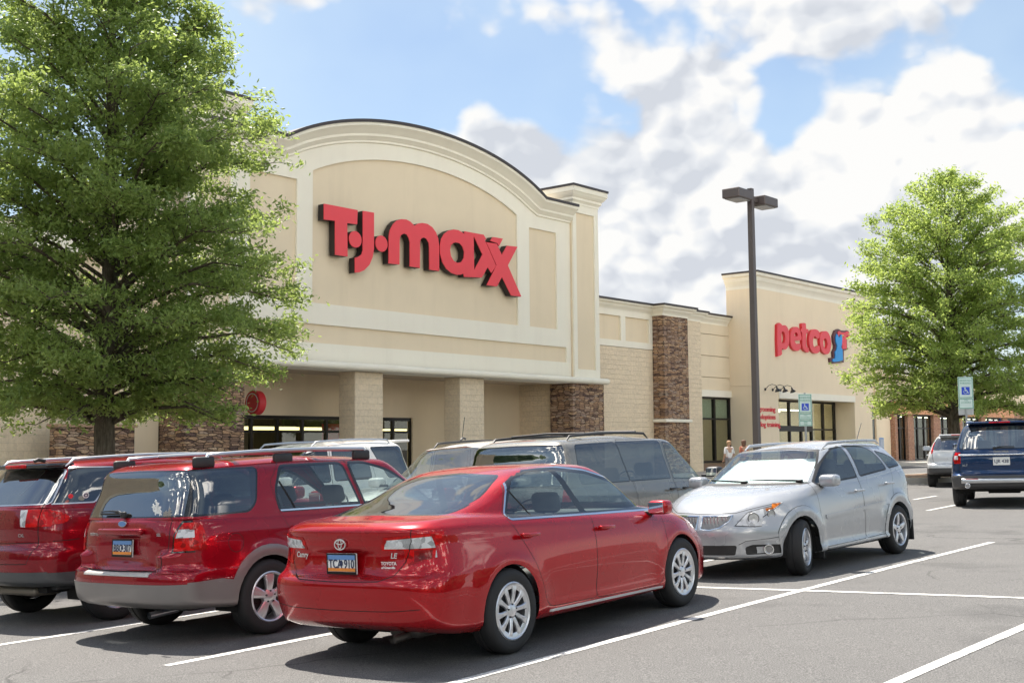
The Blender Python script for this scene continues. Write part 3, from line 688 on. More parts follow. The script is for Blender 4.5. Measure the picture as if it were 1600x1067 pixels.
def letter(bl, root, name, outer, holes, v0, v1, face, ret, curve=False):
    """face panel in front, darker return behind it"""
    def rnd(p):
        if not curve: return p
        n = len(p); o = []
        for i in range(n):
            a, b_, c, d = (Vector(p[(i+k-1) % n]) for k in range(4))
            for t_ in (0, .5):
                o.append(tuple(.5*((2*b_)+(-a+c)*t_+(2*a-5*b_+4*c-d)*t_*t_+(-a+3*b_-3*c+d)*t_**3)))
        return o
    outer = rnd(outer); holes = [rnd(h) for h in holes]
    b = bl.mb(); b.plate(outer, holes, v0, v0+.03); L = bl.part(name, b, face, parent=root)
    b = bl.mb(); b.plate(outer, holes, v0+.031, v1); bl.part('return', b, ret, parent=L)
Sg = Bld('store_sign', 29.8, 28.98, 'large red channel letters with dark sides on the arched beige front', 'sign', z=8.2)
for nm, hs in (('T', []), ('J', []), ('M', []), ('A', ['Ahole', 'Ahole2']), ('Xs', []), ('X', [])):
    letter(Sg, Sg.o, 'letter', LET_A[nm], [LET_A[h] for h in hs], 28.70, 28.985, M['sign_red_face'], M['sign_return'])
for (cu0, cz0) in ((26.32, 8.315), (27.48, 8.32)):
    pts = [(cu0+.275*math.cos(a), cz0+.268*math.sin(a)) for a in np.linspace(0, 2*math.pi, 24, endpoint=False)]
    letter(Sg, Sg.o, 'dot', pts, [], 28.70, 28.985, M['sign_red_face'], M['sign_return'])
Sp = Bld('store_sign', 58.3, 28.69, 'red lowercase letters with a blue and red animal emblem on the flat beige front', 'sign', z=6.9)
for nm, hs in (('p', ['ph']), ('e', ['eh']), ('t', []), ('c', []), ('o', ['oh'])):
    letter(Sp, Sp.o, 'letter', LET_B[nm], [LET_B[h] for h in hs], 28.55, 28.695, M['sign_red_face'], M['sign_red'], curve=True)
b = Sp.mb(); b.plate(LET_B['bg'], [], 28.58, 28.695); em = Sp.part('emblem', b, M['sign_outline'])
b = Sp.mb(); b.plate(LET_B['dog'], [], 28.55, 28.578); Sp.part('red_figure', b, M['sign_red_face'], parent=em)
b = Sp.mb(); b.plate(LET_B['cat'], [], 28.53, 28.578); Sp.part('blue_figure', b, M['sign_blue'], parent=em)
# three lines of small lettering on the pet store wall
Wl = Bld('wall_lettering', 53.1, 28.69, 'three short lines of small red words on the beige wall beside the pet store entrance', 'lettering', z=3)
for i, (s_, wpx) in enumerate((('grooming', 1.66), ('adoptions', 1.66), ('dog training', 2.12))):
    vs, fs = text_mesh(s_, .34, .01, .004, align='LEFT'); wd = max(v[0] for v in vs); k = wpx/wd
    b = Wl.mb(); b.add([(52.46+x*k*1.0, 28.68+y, 3.36-.37*i+z) for x, y, z in vs], fs); Wl.part('word', b, M['sign_red'])
# goose neck lamps
def goose():
    g = Bld('wall_lamp', 53.4, 28.69, 'x', 'lamp', 'goose neck lamps over the small red lettering', z=4.35)
    b = g.mb(); b.lathe([(0, 0), (.07, 0), (.07, .03), (0, .03)], 16, 'y', M=Matrix.Translation((53.4, 28.66, 4.33))); g.part('wall_plate', b, M['frame_bronze'], smooth=40)
    b = g.mb(); b.tube([(53.4, 28.66, 4.33), (53.4, 28.5, 4.5), (53.4, 28.3, 4.56), (53.4, 28.1, 4.5), (53.4, 28.03, 4.36)], .014, 8); g.part('arm', b, M['frame_bronze'], smooth=60)
    b = g.mb(); b.lathe([(.04, .14), (.05, .04), (.12, -.03), (.15, -.09), (.14, -.09), (.10, -.02), (.03, .0)], 20, 'z', M=Matrix.Translation((53.4, 28.03, 4.3)) @ Matrix.Rotation(R(-18), 4, 'X')); g.part('lamp_shade', b, M['black_gloss'], smooth=40)
    return g.o
g0 = goose()
for i, (du, lb) in enumerate(((-.75, 'black goose neck lamp right behind the tall grey lamp post'), (.0, 'black goose neck lamp over the middle of the red words'), (.80, 'black goose neck lamp nearest the store entrance lintel'))):
    o = g0 if i == 0 else copy_tree(g0)
    o['label'] = lb; o.location = fw(53.9+du, 28.69, 4.35)
# round blade sign hanging under the portico
H = Bld('hanging_sign', 24.2, 31.0, 'round red blade sign hung on a rod under the portico', 'sign', z=3.1)
Tm = Matrix.Translation((24.2, 31.0, 3.1))
b = H.mb(); b.lathe([(0, -.14), (.36, -.14), (.38, -.12), (.38, .12), (.36, .14), (0, .14)], 40, 'x', M=Tm); H.part('drum', b, M['sign_red'], smooth=40)
b = H.mb(); b.lathe([(.27, -.142), (.30, -.142), (.30, -.147), (.27, -.147), (.27, -.142)], 40, 'x', M=Tm); H.part('ring', b, M['white_paint'], smooth=40)
b = H.mb(); b.tube([(24.2, 31.0, 3.45), (24.2, 31.0, 4.15)], .018, 8); H.part('rod', b, M['white_paint'])

# ================================================================== lamp post and parking signs
def lamp_post():
    x, y = 4.80, 24.0; z0 = ground_z(x, y)
    r = empty('lamp_post', (x, y, z0), UA, 'tall square dark bronze lamp post with two shoebox lamp heads, behind the silver car', 'lamp post')
    b = MB(); b.lathe([(0,.75),(.26,.75),(.30,.72),(.30,-.3)], 28); b.build('concrete_base', M['concrete'], r, smooth=35)
    b = MB()
    vs = []
    for z, h in ((.75,.060),(6.55,.050)): vs += [(-h,-h,z),(h,-h,z),(h,h,z),(-h,h,z)]
    b.add(vs, [(k,(k+1)%4,4+(k+1)%4,4+k) for k in range(4)]+[(4,5,6,7)]); b.box(-.14,.14,-.14,.14,.75,.79); b.build('pole', M['pole_bronze'], r)
    for s in (-1, 1):
        b = MB(); b.box(s*.06 if s > 0 else -.28, .28 if s > 0 else -.06, -.04, .04, 6.30, 6.40); hd = b.build('arm', M['pole_bronze'], r)
        b = MB(); b.rbox(.24 if s > 0 else -.80, .80 if s > 0 else -.24, -.19, .19, 6.25, 6.44, .02); hd = b.build('lamp_head', M['pole_bronze'], r)
        b = MB(); b.box(.30 if s > 0 else -.74, .74 if s > 0 else -.30, -.15, .15, 6.235, 6.248); b.build('lens', flat('lamp_lens', (.35,.35,.33), .2), hd)
lamp_post()
M['sign_green'] = flat('sign_green', (.04,.30,.20), .5); M['sign_white'] = flat('sign_white', (.62,.74,.68), .45, var=.05); M['sign_ada'] = flat('sign_ada', (.01,.06,.55), .4)
def wheelchair(b, cx, cz, s, y):
    """the wheelchair symbol as solid strokes"""
    def stroke(p, q, w):
        p, q = Vector(p), Vector(q); d = (q-p).normalized(); n = Vector((-d.y, d.x))*w/2; e = d*w*.3
        pts = [p-e-n, q+e-n, q+e+n, p-e+n]; b.plate([(cx+a.x*s, cz+a.y*s) for a in pts], [], y, y+.001)
    b.plate([(cx+s*(-.08+.09*math.cos(a)), cz+s*(.36+.09*math.sin(a))) for a in np.linspace(0, 2*math.pi, 12, endpoint=False)], [], y, y+.001)
    stroke((-.08,.24), (-.05,-.02), .11); stroke((-.05,-.02), (.18,-.02), .09); stroke((.18,-.02), (.30,-.30), .09); stroke((.30,-.30), (.40,-.26), .07); stroke((-.06,.12), (.14,.12), .07)
    P_ = [( -.02+.24*math.cos(a), -.14+.24*math.sin(a)) for a in np.linspace(R(130), R(345), 14)]
    for p, q in zip(P_, P_[1:]): stroke(p, q, .065)
def parking_sign(x, y, rz, label, zs, w, back):
    z0 = ground_z(x, y)
    r = empty('parking_sign', (x, y, z0), rz, label, 'sign', 'accessible parking signs on posts')
    zt = zs[0]
    b = MB(); b.tube([(0,.03,-.3),(0,.03,zt+.03)], .026, 6); b.build('post', M['galv'], r)
    for i, (z1, z0_) in enumerate(zip(zs, zs[1:])):
        b = MB(); b.rbox(-w/2, w/2, -.006, .003, z0_+.004, z1, .002); p = b.build('plate' , M['sign_white'], r)
        b = MB(); e = .012
        o = [(-w/2+e, z0_+e), (w/2-e, z0_+e), (w/2-e, z1-e), (-w/2+e, z1-e)]; k = [(-w/2+2*e, z0_+2*e), (w/2-2*e, z0_+2*e), (w/2-2*e, z1-2*e), (-w/2+2*e, z1-2*e)]
        b.plate(o, [k], -.008, -.0065)
        if i == 0:
            h = z1-z0_
            for s_, zz, sz in (('RESERVED', z1-.085, .056), ('PARKING', z1-.15, .056)):
                vs, fs = text_mesh(s_, sz, .0008); b.add([(v[0], v[1]-.008, v[2]+zz) for v in vs], fs)
            b.build('lettering', M['sign_green'], p)
            c = (z0_+z1-.17)/2 + .01; q = w*.27
            b = MB(); b.plate([(-q,c-q),(q,c-q),(q,c+q),(-q,c+q)], [], -.0085, -.0066); sy = b.build('symbol_panel', M['sign_ada'], p)
            b = MB(); wheelchair(b, 0, c, q*1.9, -.0098); b.build('wheelchair_symbol', M['sign_white'], sy)
        else:
            for s_, zz in ((('VAN', z1-.05), ('ACCESSIBLE', z1-.10)) if i == 1 else (('$200', z1-.05), ('FINE', z1-.095))):
                vs, fs = text_mesh(s_, .042, .0008); mxw = max(v[0] for v in vs)*2; kk = min(1, w*.8/mxw)
                b.add([(v[0]*kk, v[1]-.008, v[2]+zz) for v in vs], fs)
            b.build('lettering', M['sign_green'], p)
    if back:
        b = MB(); b.rbox(-.17, .17, .05, .06, zs[-1]-.14, zs[-1]+.05, .003); b.build('back_plate', M['galv'], r)
parking_sign(6.73, 28.0, R(-6), 'lower accessible parking sign, in front of the pet store entrance', (2.54, 2.10, 1.94, 1.80), .30, False)
parking_sign(10.62, 28.5, R(-12), 'taller accessible parking sign on a grey post, beside the young oak trunk', (2.84, 2.34, 2.09), .335, True)

# ================================================================== oaks
def oak(name, x, y, zb, H0, H1, Rm, prof, nbr, leaves, lw, mat, seed, label, trunk_r, group):
    rg = np.random.default_rng(seed); rr = random.Random(seed)
    z0 = ground_z(x, y)+zb
    root = empty(name, (x, y, z0), 0, label, 'tree', group)
    b = MB(); n = 16
    wob = [Vector((rr.uniform(-.05,.05), rr.uniform(-.05,.05), 0)) for _ in range(n)]
    tp = [Vector((0,0,-.3 if i == 0 else (H1*.97)*i/(n-1)))+(wob[i]*min(1, i/4) if i else Vector()) for i in range(n)]
    tr_ = [trunk_r*(1.35 if i == 0 else 1)*((1-i/(n-1))**.8)+.012 for i in range(n)]
    b.tube(tp, tr_, 12); b.build('trunk', M['bark'], root, smooth=60)
    def trunk_at(z):
        f = max(0, min(n-1.001, z/(H1*.97)*(n-1))); i = int(f); return tp[i].lerp(tp[i+1], f-i) if i else Vector((0,0,z))
    def pr(f):
        for (a, c), (d, e) in zip(prof, prof[1:]):
            if f <= d: return c+(e-c)*(f-a)/(d-a)
        return prof[-1][1]
    bm_ = MB(); cent = []; wts = []
    for k in range(nbr):
        f = ((k+.5)/nbr)**1.0; az = k*2.39996+rr.uniform(-.3,.3)
        zt = H0+(H1-H0)*min(.985, max(.02, f+rr.uniform(-.02,.02)))
        rad = Rm*pr((zt-H0)/(H1-H0))*rr.choice((rr.uniform(.92,1.06), rr.uniform(.78,1.02), rr.uniform(.55,.95)))
        lift = rad*(.10+.75*f)
        zs = max(H0*.9+.1, zt-lift)
        p0 = trunk_at(zs); p3 = Vector((rad*math.cos(az), rad*math.sin(az), zt))
        L = (p3-p0).length; droop = -.10*L*(1-f)
        p1 = p0.lerp(p3, .33)+Vector((rr.uniform(-.1,.1), rr.uniform(-.1,.1), .10*L)); p2 = p0.lerp(p3, .68)+Vector((rr.uniform(-.12,.12), rr.uniform(-.12,.12), .08*L))
        br_pts = [p0, p1, p2, p3+Vector((0,0,droop))]
        r0 = trunk_r*.28*(1-f*.75)+.008
        bm_.tube(br_pts, [r0, r0*.7, r0*.42, .006], 6, caps=False)
        d_out = (p3-p0).normalized(); side = d_out.cross(Vector((0,0,1))).normalized()
        ns = max(4, int(L*4.2))
        for j in range(ns):
            t_ = .22+.78*(j+rr.random())/ns
            seg = min(2, int(t_*3)); q = br_pts[seg].lerp(br_pts[seg+1], t_*3-seg)
            sl = (.24+.42*(1-abs(t_-.55)))*min(1.25, .35+L*.27)*rr.uniform(.6,1.15)
            dd = (d_out*rr.uniform(.2,1.0)+side*rr.choice((-1,1))*rr.uniform(.4,1.1)+Vector((0,0,rr.uniform(-.25,.45)))).normalized()
            e = q+dd*sl
            bm_.tube([q, q.lerp(e,.5)+Vector((0,0,.03)), e], [.009,.006,.003], 4, caps=False)
            m_ = 3
            for i in range(m_):
                c = q.lerp(e, .35+.72*i/(m_-1)); cent.append(c[:]); wts.append(1.0)
    bm_.build('branches', M['bark'], root, smooth=60)
    cent = np.array(cent); nC = len(cent)
    wt = rg.gamma(1.1, 1.0, nC)+.12; idx = rg.choice(nC, leaves, p=wt/wt.sum())
    sp = rg.normal(0, 1, (leaves, 3))*np.array([.13,.13,.085])
    c = cent[idx]+sp
    tint = np.clip(.45+.34*rg.normal(0,1,nC), 0, 1)[idx]*.65+rg.random(leaves)*.35  # tone varies by clump; the lighter tints are painted in as sunlit clusters
    # leaf frames: axis points outward and slightly down, blade faces mostly up
    out = c.copy(); out[:,2] = 0; out /= (np.linalg.norm(out, axis=1, keepdims=True)+1e-6)
    a = out*.7+rg.normal(0,.75,(leaves,3)); a[:,2] -= .15; a /= np.linalg.norm(a, axis=1, keepdims=True)
    up = rg.normal(0,.55,(leaves,3))+np.array([0,0,.85]); bb = np.cross(a, up); bb /= (np.linalg.norm(bb, axis=1, keepdims=True)+1e-6)
    nn = np.cross(a, bb)
    Lf = (lw*rg.uniform(.7,1.25,leaves))[:,None]; Wf = Lf*.20
    # a lobed leaf as a six cornered blade folded along its rib
    V = np.stack([c-a*Lf*.5, c-a*Lf*.05-bb*Wf+nn*Lf*.06, c+a*Lf*.24-bb*Wf*.8+nn*Lf*.05, c+a*Lf*.55-nn*Lf*.05, c+a*Lf*.24+bb*Wf*.8+nn*Lf*.05, c-a*Lf*.05+bb*Wf+nn*Lf*.06], 1).reshape(-1,3)
    me = bpy.data.meshes.new('leaves'); nf = leaves*2
    me.vertices.add(leaves*6); me.vertices.foreach_set('co', V.ravel().astype(np.float32))
    base = (np.arange(leaves)*6)[:,None]
    fi = np.concatenate([base+np.array([0,1,2,3]), base+np.array([0,3,4,5])], 1).reshape(-1)
    me.loops.add(nf*4); me.loops.foreach_set('vertex_index', fi.astype(np.int32))
    me.polygons.add(nf); me.polygons.foreach_set('loop_start', (np.arange(nf)*4).astype(np.int32)); 
    me.update(calc_edges=True)
    at = me.attributes.new('rnd', 'FLOAT', 'FACE'); at.data.foreach_set('value', np.repeat(tint, 2).astype(np.float32))
    me.materials.append(mat); o = bpy.data.objects.new('crown', me); C.objects.link(o); o.parent = root
    me.validate()
    return root
PROF = [(0,.72),(.08,.93),(.2,1.0),(.4,1.0),(.58,.93),(.72,.82),(.84,.62),(.94,.36),(1,.08)]
G_ = 'oaks planted in the car park beds'
oak('oak_tree', -7.35, 22.0, 0, 2.35, 12.5, 3.55, [(0,.56),(.07,.86),(.16,1.0),(.30,.96),(.45,.94),(.58,.87),(.70,.68),(.80,.52),(.9,.32),(1,.06)], 165, 165000, .102, M['leaf_oak'], 3, 'big dark green oak covering the left of the store', .20, G_)
oak('oak_tree', 14.85, 41.0, 0, 2.15, 10.45, 3.42, PROF, 150, 85000, .125, M['leaf_young'], 11, 'bright yellow green oak at the right, in front of the brick shops', .21, G_)
# the wood that closes the car park behind the viewer (seen only in the glass and paint)
def far_wood():
    rg = np.random.default_rng(5); bm = bmesh.new()
    for i in range(70):
        az = R(75 + 250*i/69) + rg.uniform(-.02, .02); d = rg.uniform(52, 75); h = rg.uniform(8, 13)
        r_ = bmesh.ops.create_icosphere(bm, subdivisions=3, radius=1)
        cx, cy = d*math.sin(az), d*math.cos(az)
        ph = rg.uniform(0, 6, 6)
        for v in r_['verts']:
            p = v.co; k = 1+.16*math.sin(5*p.x+ph[0])*math.sin(4*p.y+ph[1])+.10*math.sin(11*p.z+ph[2])*math.sin(9*p.x+ph[3])+rg.uniform(-.05,.05)
            v.co = Vector((cx+p.x*k*h*.45, cy+p.y*k*h*.45, ground_z(cx, cy)+h*.42+p.z*k*h*.55))
    me = bpy.data.meshes.new('far_wood'); bm.to_mesh(me); bm.free(); me.materials.append(flat('wood_foliage', (.05,.085,.03), .8, var=.6, scale=1.2, bump=1, bscale=4))
    o = bpy.data.objects.new('far_wood', me); C.objects.link(o); tag(o, kind='stuff')
far_wood()
# ================================================================== vehicles: body surface from rings, cut into panels
def hermite(xs, ys, x):
    """smooth interpolation through (xs, ys)"""
    n = len(xs)
    if x <= xs[0]: return ys[0]
    if x >= xs[-1]: return ys[-1]
    i = max(j for j in range(n-1) if xs[j] <= x)
    h = xs[i+1]-xs[i]
    def m(j):
        if j == 0: return (ys[1]-ys[0])/(xs[1]-xs[0])
        if j == n-1: return (ys[-1]-ys[-2])/(xs[-1]-xs[-2])
        a = (ys[j]-ys[j-1])/(xs[j]-xs[j-1]); b = (ys[j+1]-ys[j])/(xs[j+1]-xs[j])
        return 0 if a*b <= 0 else 2*a*b/(a+b)
    t = (x-xs[i])/h
    return ys[i]*(2*t**3-3*t*t+1)+m(i)*h*(t**3-2*t*t+t)+ys[i+1]*(-2*t**3+3*t*t)+m(i+1)*h*(t**3-t*t)
NQ, NS = 15, 46
def ring_points(r):
    """half contour from rear centre round the left side to front centre"""
    xr, xf, W = r['xr'], r['xf'], r['w']; cr, cf = r.get('cr', .5), r.get('cf', .5); nr, nf = r.get('nr', 3.2), r.get('nf', 3.)
    kr, kf = r.get('kr', .06), r.get('kf', .08); xm = (xr+xf)/2 + r.get('xm', 0)
    zx = [p[0] for p in r['z']]; zz = [p[1] for p in r['z']]
    def width(x):
        k = kr*max(0, (xm-x)/(xm-xr))**2.2 if x < xm else kf*max(0, (x-xm)/(xf-xm))**2.2
        return W*(1-k)
    X = []
    for i in range(NQ):
        a = math.pi/2*i/NQ; X.append(('r', a))
    for i in range(NS+1): X.append(('s', i/NS))
    for i in range(1, NQ+1): X.append(('f', math.pi/2*i/NQ))
    P = []
    for k, t in X:
        if k == 'r':
            x = xr+cr-cr*math.cos(t)**(2/nr); y = width(x)*math.sin(t)**(2/nr)
        elif k == 's': x = xr+cr+(xf-cf-xr-cr)*t; y = width(x)
        else:
            x = xf-cf+cf*math.sin(t)**(2/nf); y = width(x)*max(0, math.cos(t))**(2/nf)
        P.append((x, y, hermite(zx, zz, x) if len(zx) > 1 else zz[0]))
    P[0] = (P[0][0], 0, P[0][2]); P[-1] = (P[-1][0], 0, P[-1][2])
    return P
def body_grid(rings, sub=5):
    ctrl = [np.array(ring_points(r)) for r in rings]
    out_ = []
    n = len(ctrl)
    for i in range(n-1):
        p1, p2 = ctrl[i], ctrl[i+1]
        c1, c2 = rings[i].get('crease'), rings[i+1].get('crease')
        d = np.linalg.norm(p2-p1, axis=1, keepdims=True)+1e-6
        def tang(j):
            a = np.linalg.norm(ctrl[j]-ctrl[j-1], axis=1, keepdims=True)+1e-6; b = np.linalg.norm(ctrl[j+1]-ctrl[j], axis=1, keepdims=True)+1e-6
            return ((ctrl[j]-ctrl[j-1])/a*b+(ctrl[j+1]-ctrl[j])/b*a)/(a+b)
        m1 = tang(i) if i > 0 and not c1 else (p2-p1)/d
        m2 = tang(i+1) if i+1 < n-1 and not c2 else (p2-p1)/d
        K = rings[i].get('sub', sub)
        for k in range(K):
            t = k/K
            out_.append(p1*(2*t**3-3*t*t+1)+m1*d*(t**3-2*t*t+t)+p2*(-2*t**3+3*t*t)+m2*d*(t**3-t*t))
    out_.append(ctrl[-1])
    return np.array(out_)          # levels x points x 3

STAT = {}
def inside(poly, x, y):
    c = False; n = len(poly); j = n-1
    for i in range(n):
        xi, yi = poly[i]; xj, yj = poly[j]
        if (yi > y) != (yj > y) and x < (xj-xi)*(y-yi)/(yj-yi)+xi: c = not c
        j = i
    return c
def strip(pts, w):
    """thin polygon along a polyline"""
    P = [Vector(p) for p in pts]; L, Rr = [], []
    for i, p in enumerate(P):
        d = (P[min(i+1, len(P)-1)]-P[max(i-1, 0)]).normalized(); n = Vector((-d.y, d.x))*w/2
        L.append(tuple(p+n)); Rr.append(tuple(p-n))
    return L+Rr[::-1]
def grow(poly, e):
    """offset a polygon outward by e"""
    n = len(poly); A_ = sum(poly[i][0]*poly[(i+1)%n][1]-poly[(i+1)%n][0]*poly[i][1] for i in range(n)); s = 1 if A_ > 0 else -1
    o = []
    for i in range(n):
        p, a, c = Vector(poly[i]), Vector(poly[i-1]), Vector(poly[(i+1)%n])
        d1, d2 = (p-a).normalized(), (c-p).normalized()
        n1, n2 = Vector((d1.y, -d1.x)), Vector((d2.y, -d2.x)); m = n1+n2
        m = m/(max(.35, m.dot(m)/2)); o.append(tuple(p+m*e*s))
    return o
def roundpoly(poly, r, n=4):
    o = []; N = len(poly)
    for i in range(N):
        p, a, c = Vector(poly[i]), Vector(poly[i-1]), Vector(poly[(i+1)%N])
        rr = r[i] if isinstance(r, (list, tuple)) else r
        q = min(rr, (a-p).length*.45, (c-p).length*.45)
        if q < .004: o.append(tuple(p)); continue
        s, e = p+(a-p).normalized()*q, p+(c-p).normalized()*q
        for k in range(n+1):
            t = k/n; o.append(tuple(s*(1-t)**2+p*2*t*(1-t)+e*t*t))
    return o
def circle(cx, cz, r, n=28, a0=0, a1=360):
    full = a1-a0 == 360
    return [(cx+r*math.cos(R(a0+(a1-a0)*i/(n if full else n-1))), cz+r*math.sin(R(a0+(a1-a0)*i/(n if full else n-1)))) for i in range(n)]

VIEW = {'side': (0, 2, 1), 'rear': (1, 2, 0), 'front': (1, 2, 0), 'top': (0, 1, 2)}
def cut_body(rings, feats, disp=None, sub=5, ythr=.5):
    """feats: list of (view, label, polygon); returns label -> list of (3d points, normals) polygons for the left half"""
    G = body_grid(rings, sub)
    if disp: 
        for i in range(G.shape[0]):
            for j in range(G.shape[1]): G[i, j] = disp(*G[i, j])
    nL, nP, _ = G.shape
    # vertex normals
    V = G.reshape(-1, 3)
    quads = [(i*nP+j, i*nP+j+1, (i+1)*nP+j+1, (i+1)*nP+j) for i in range(nL-1) for j in range(nP-1)]
    Q = np.array(quads)
    fn = np.cross(V[Q[:,2]]-V[Q[:,0]], V[Q[:,3]]-V[Q[:,1]])
    cen = V[Q].mean(1)
    if (fn[:,1]*(cen[:,1] > .5)).sum() < 0: fn = -fn; Q = Q[:, ::-1]; quads = [tuple(q) for q in Q]
    VN = np.zeros_like(V)
    for k in range(4): np.add.at(VN, Q[:,k], fn)
    VN[np.abs(V[:,1]) < 1e-4, 1] = 0
    VN /= (np.linalg.norm(VN, axis=1, keepdims=True)+1e-12)
    fnn = fn/(np.linalg.norm(fn, axis=1, keepdims=True)+1e-12)
    view_of = np.where((np.abs(fnn[:,1]) > .3) & (np.abs(fnn[:,1]) > 1.25*np.abs(fnn[:,0])), 0, np.where(fnn[:,0] < 0, 1, 2))
    res = {}
    def emit(lab, pts, nrm): res.setdefault(lab, []).append((pts, nrm))
    names = ['side', 'rear', 'front']; VL = V.tolist(); NL = VN.tolist()
    for vi, vn in enumerate(names):
        F_ = [f for f in feats if f[0] == vn]
        sel = np.nonzero(view_of == vi)[0]
        ax = VIEW[vn]
        if not F_:
            for f in sel: emit('body', [tuple(V[k]) for k in Q[f]], [tuple(VN[k]) for k in Q[f]])
            continue
        boxes = [(min(p[0] for p in f[2]), max(p[0] for p in f[2]), min(p[1] for p in f[2]), max(p[1] for p in f[2])) for f in F_]
        used = []; 
        for f in sel:
            q = V[Q[f]]; a0, a1, b0, b1 = q[:,ax[0]].min(), q[:,ax[0]].max(), q[:,ax[1]].min(), q[:,ax[1]].max()
            if any(a1 >= B[0]-.01 and a0 <= B[1]+.01 and b1 >= B[2]-.01 and b0 <= B[3]+.01 for B in boxes) and a1-a0 > 1e-6 and b1-b0 > 1e-6 and (vi == 0 or abs(fnn[f,0]) > .10): used.append(f)
            else: emit('body', [tuple(V[k]) for k in Q[f]], [tuple(VN[k]) for k in Q[f]])
        if not used: continue
        vid = {}; pv = []; pf = []; areas = []
        for f in used:
            face = []
            for k in Q[f]:
                k = int(k)
                key = (round(V[k,ax[0]], 6), round(V[k,ax[1]], 6))
                if key not in vid: vid[key] = len(pv); pv.append(Vector(key))
                if not face or face[-1] != vid[key]: face.append(vid[key])
            if len(face) > 2 and face[0] == face[-1]: face.pop()
            ar = sum(pv[face[i]].x*pv[face[(i+1)%len(face)]].y-pv[face[(i+1)%len(face)]].x*pv[face[i]].y for i in range(len(face)))
            pf.append(face if ar > 0 else face[::-1]); areas.append(abs(ar))
        edges = []
        for _, _, poly in F_:
            b0 = len(pv); pv += [Vector((p[0], p[1])) for p in poly]; edges += [(b0+i, b0+(i+1)%len(poly)) for i in range(len(poly))]
        ov, oe, of, _, _, fo = delaunay_2d_cdt(pv, edges, pf, 0, 1e-6)
        for face, orig in zip(of, fo):
            if not orig: STAT['noorig'] = STAT.get('noorig', 0)+1; continue
            c2 = sum((ov[i] for i in face), Vector((0,0)))/len(face)
            lab = 'body'
            for (vw, lb, poly), B in zip(F_, boxes):
                if B[0] <= c2.x <= B[1] and B[2] <= c2.y <= B[3] and inside(poly, c2.x, c2.y): lab = lb
            if lab is None: continue
            cands = []; bestall = None
            for og in orig:
                f = used[og]; tri = [(Q[f][0], Q[f][1], Q[f][2]), (Q[f][0], Q[f][2], Q[f][3])]; bst = -9
                for t in tri:
                    (a0, a1), (b0, b1), (c0, c1) = ((VL[k][ax[0]], VL[k][ax[1]]) for k in t); den = (b1-c1)*(a0-c0)+(c0-b0)*(a1-c1)
                    if abs(den) < 1e-9: continue
                    l1 = ((b1-c1)*(c2.x-c0)+(c0-b0)*(c2.y-c1))/den; l2 = ((c1-a1)*(c2.x-c0)+(a0-c0)*(c2.y-c1))/den; mn = min(l1, l2, 1-l1-l2)
                    if mn > bst: bst = mn; dep = VL[t[0]][ax[2]]*l1+VL[t[1]][ax[2]]*l2+VL[t[2]][ax[2]]*(1-l1-l2)
                if bst > -8 and (bestall is None or bst > bestall[0]): bestall = (bst, og, dep)
                if bst > -.02: cands.append((-bst, og, dep))
            if not cands and bestall: cands = [(-bestall[0], bestall[1], bestall[2])]; STAT['fallback'] = STAT.get('fallback', 0)+1
            cands.sort(); keep = []
            for _, og, dep in cands:
                if all(abs(dep-d_) > .012 for _, d_ in keep): keep.append((og, dep))
            cands = [og for og, _ in keep]
            for og in cands:
                f = used[og]
                tri = [(Q[f][0], Q[f][1], Q[f][2]), (Q[f][0], Q[f][2], Q[f][3])]
                pts, nrm = [], []
                for i in face:
                    p = ov[i]; best = None
                    for t in tri:
                        (a0, a1), (b0, b1), (c0, c1) = ((VL[k][ax[0]], VL[k][ax[1]]) for k in t)
                        den = (b1-c1)*(a0-c0)+(c0-b0)*(a1-c1)
                        if abs(den) < 1e-12: continue
                        l1 = ((b1-c1)*(p.x-c0)+(c0-b0)*(p.y-c1))/den; l2 = ((c1-a1)*(p.x-c0)+(a0-c0)*(p.y-c1))/den
                        l = (l1, l2, 1-l1-l2); m_ = min(l)
                        if best is None or m_ > best[0]: best = (m_, l, t)
                    if best is None: break
                    l = [max(0., v) for v in best[1]]; sl = sum(l); l = [v/sl for v in l]; t = best[2]
                    q = [sum(VL[t[k]][c_]*l[k] for k in range(3)) for c_ in range(3)]; q[ax[0]] = p.x; q[ax[1]] = p.y
                    nn_ = [sum(NL[t[k]][c_]*l[k] for k in range(3)) for c_ in range(3)]; ln = math.sqrt(sum(v*v for v in nn_))+1e-12
                    pts.append(tuple(q)); nrm.append(tuple(v/ln for v in nn_))
                if len(pts) != len(face): STAT['degen'] = STAT.get('degen', 0)+1; continue
                a, b_, c = (Vector(pts[k]) for k in range(3))
                if (b_-a).cross(c-a).dot(Vector(fn[f])) < 0: pts = pts[::-1]; nrm = nrm[::-1]
                emit(lab, pts, nrm)
    return res

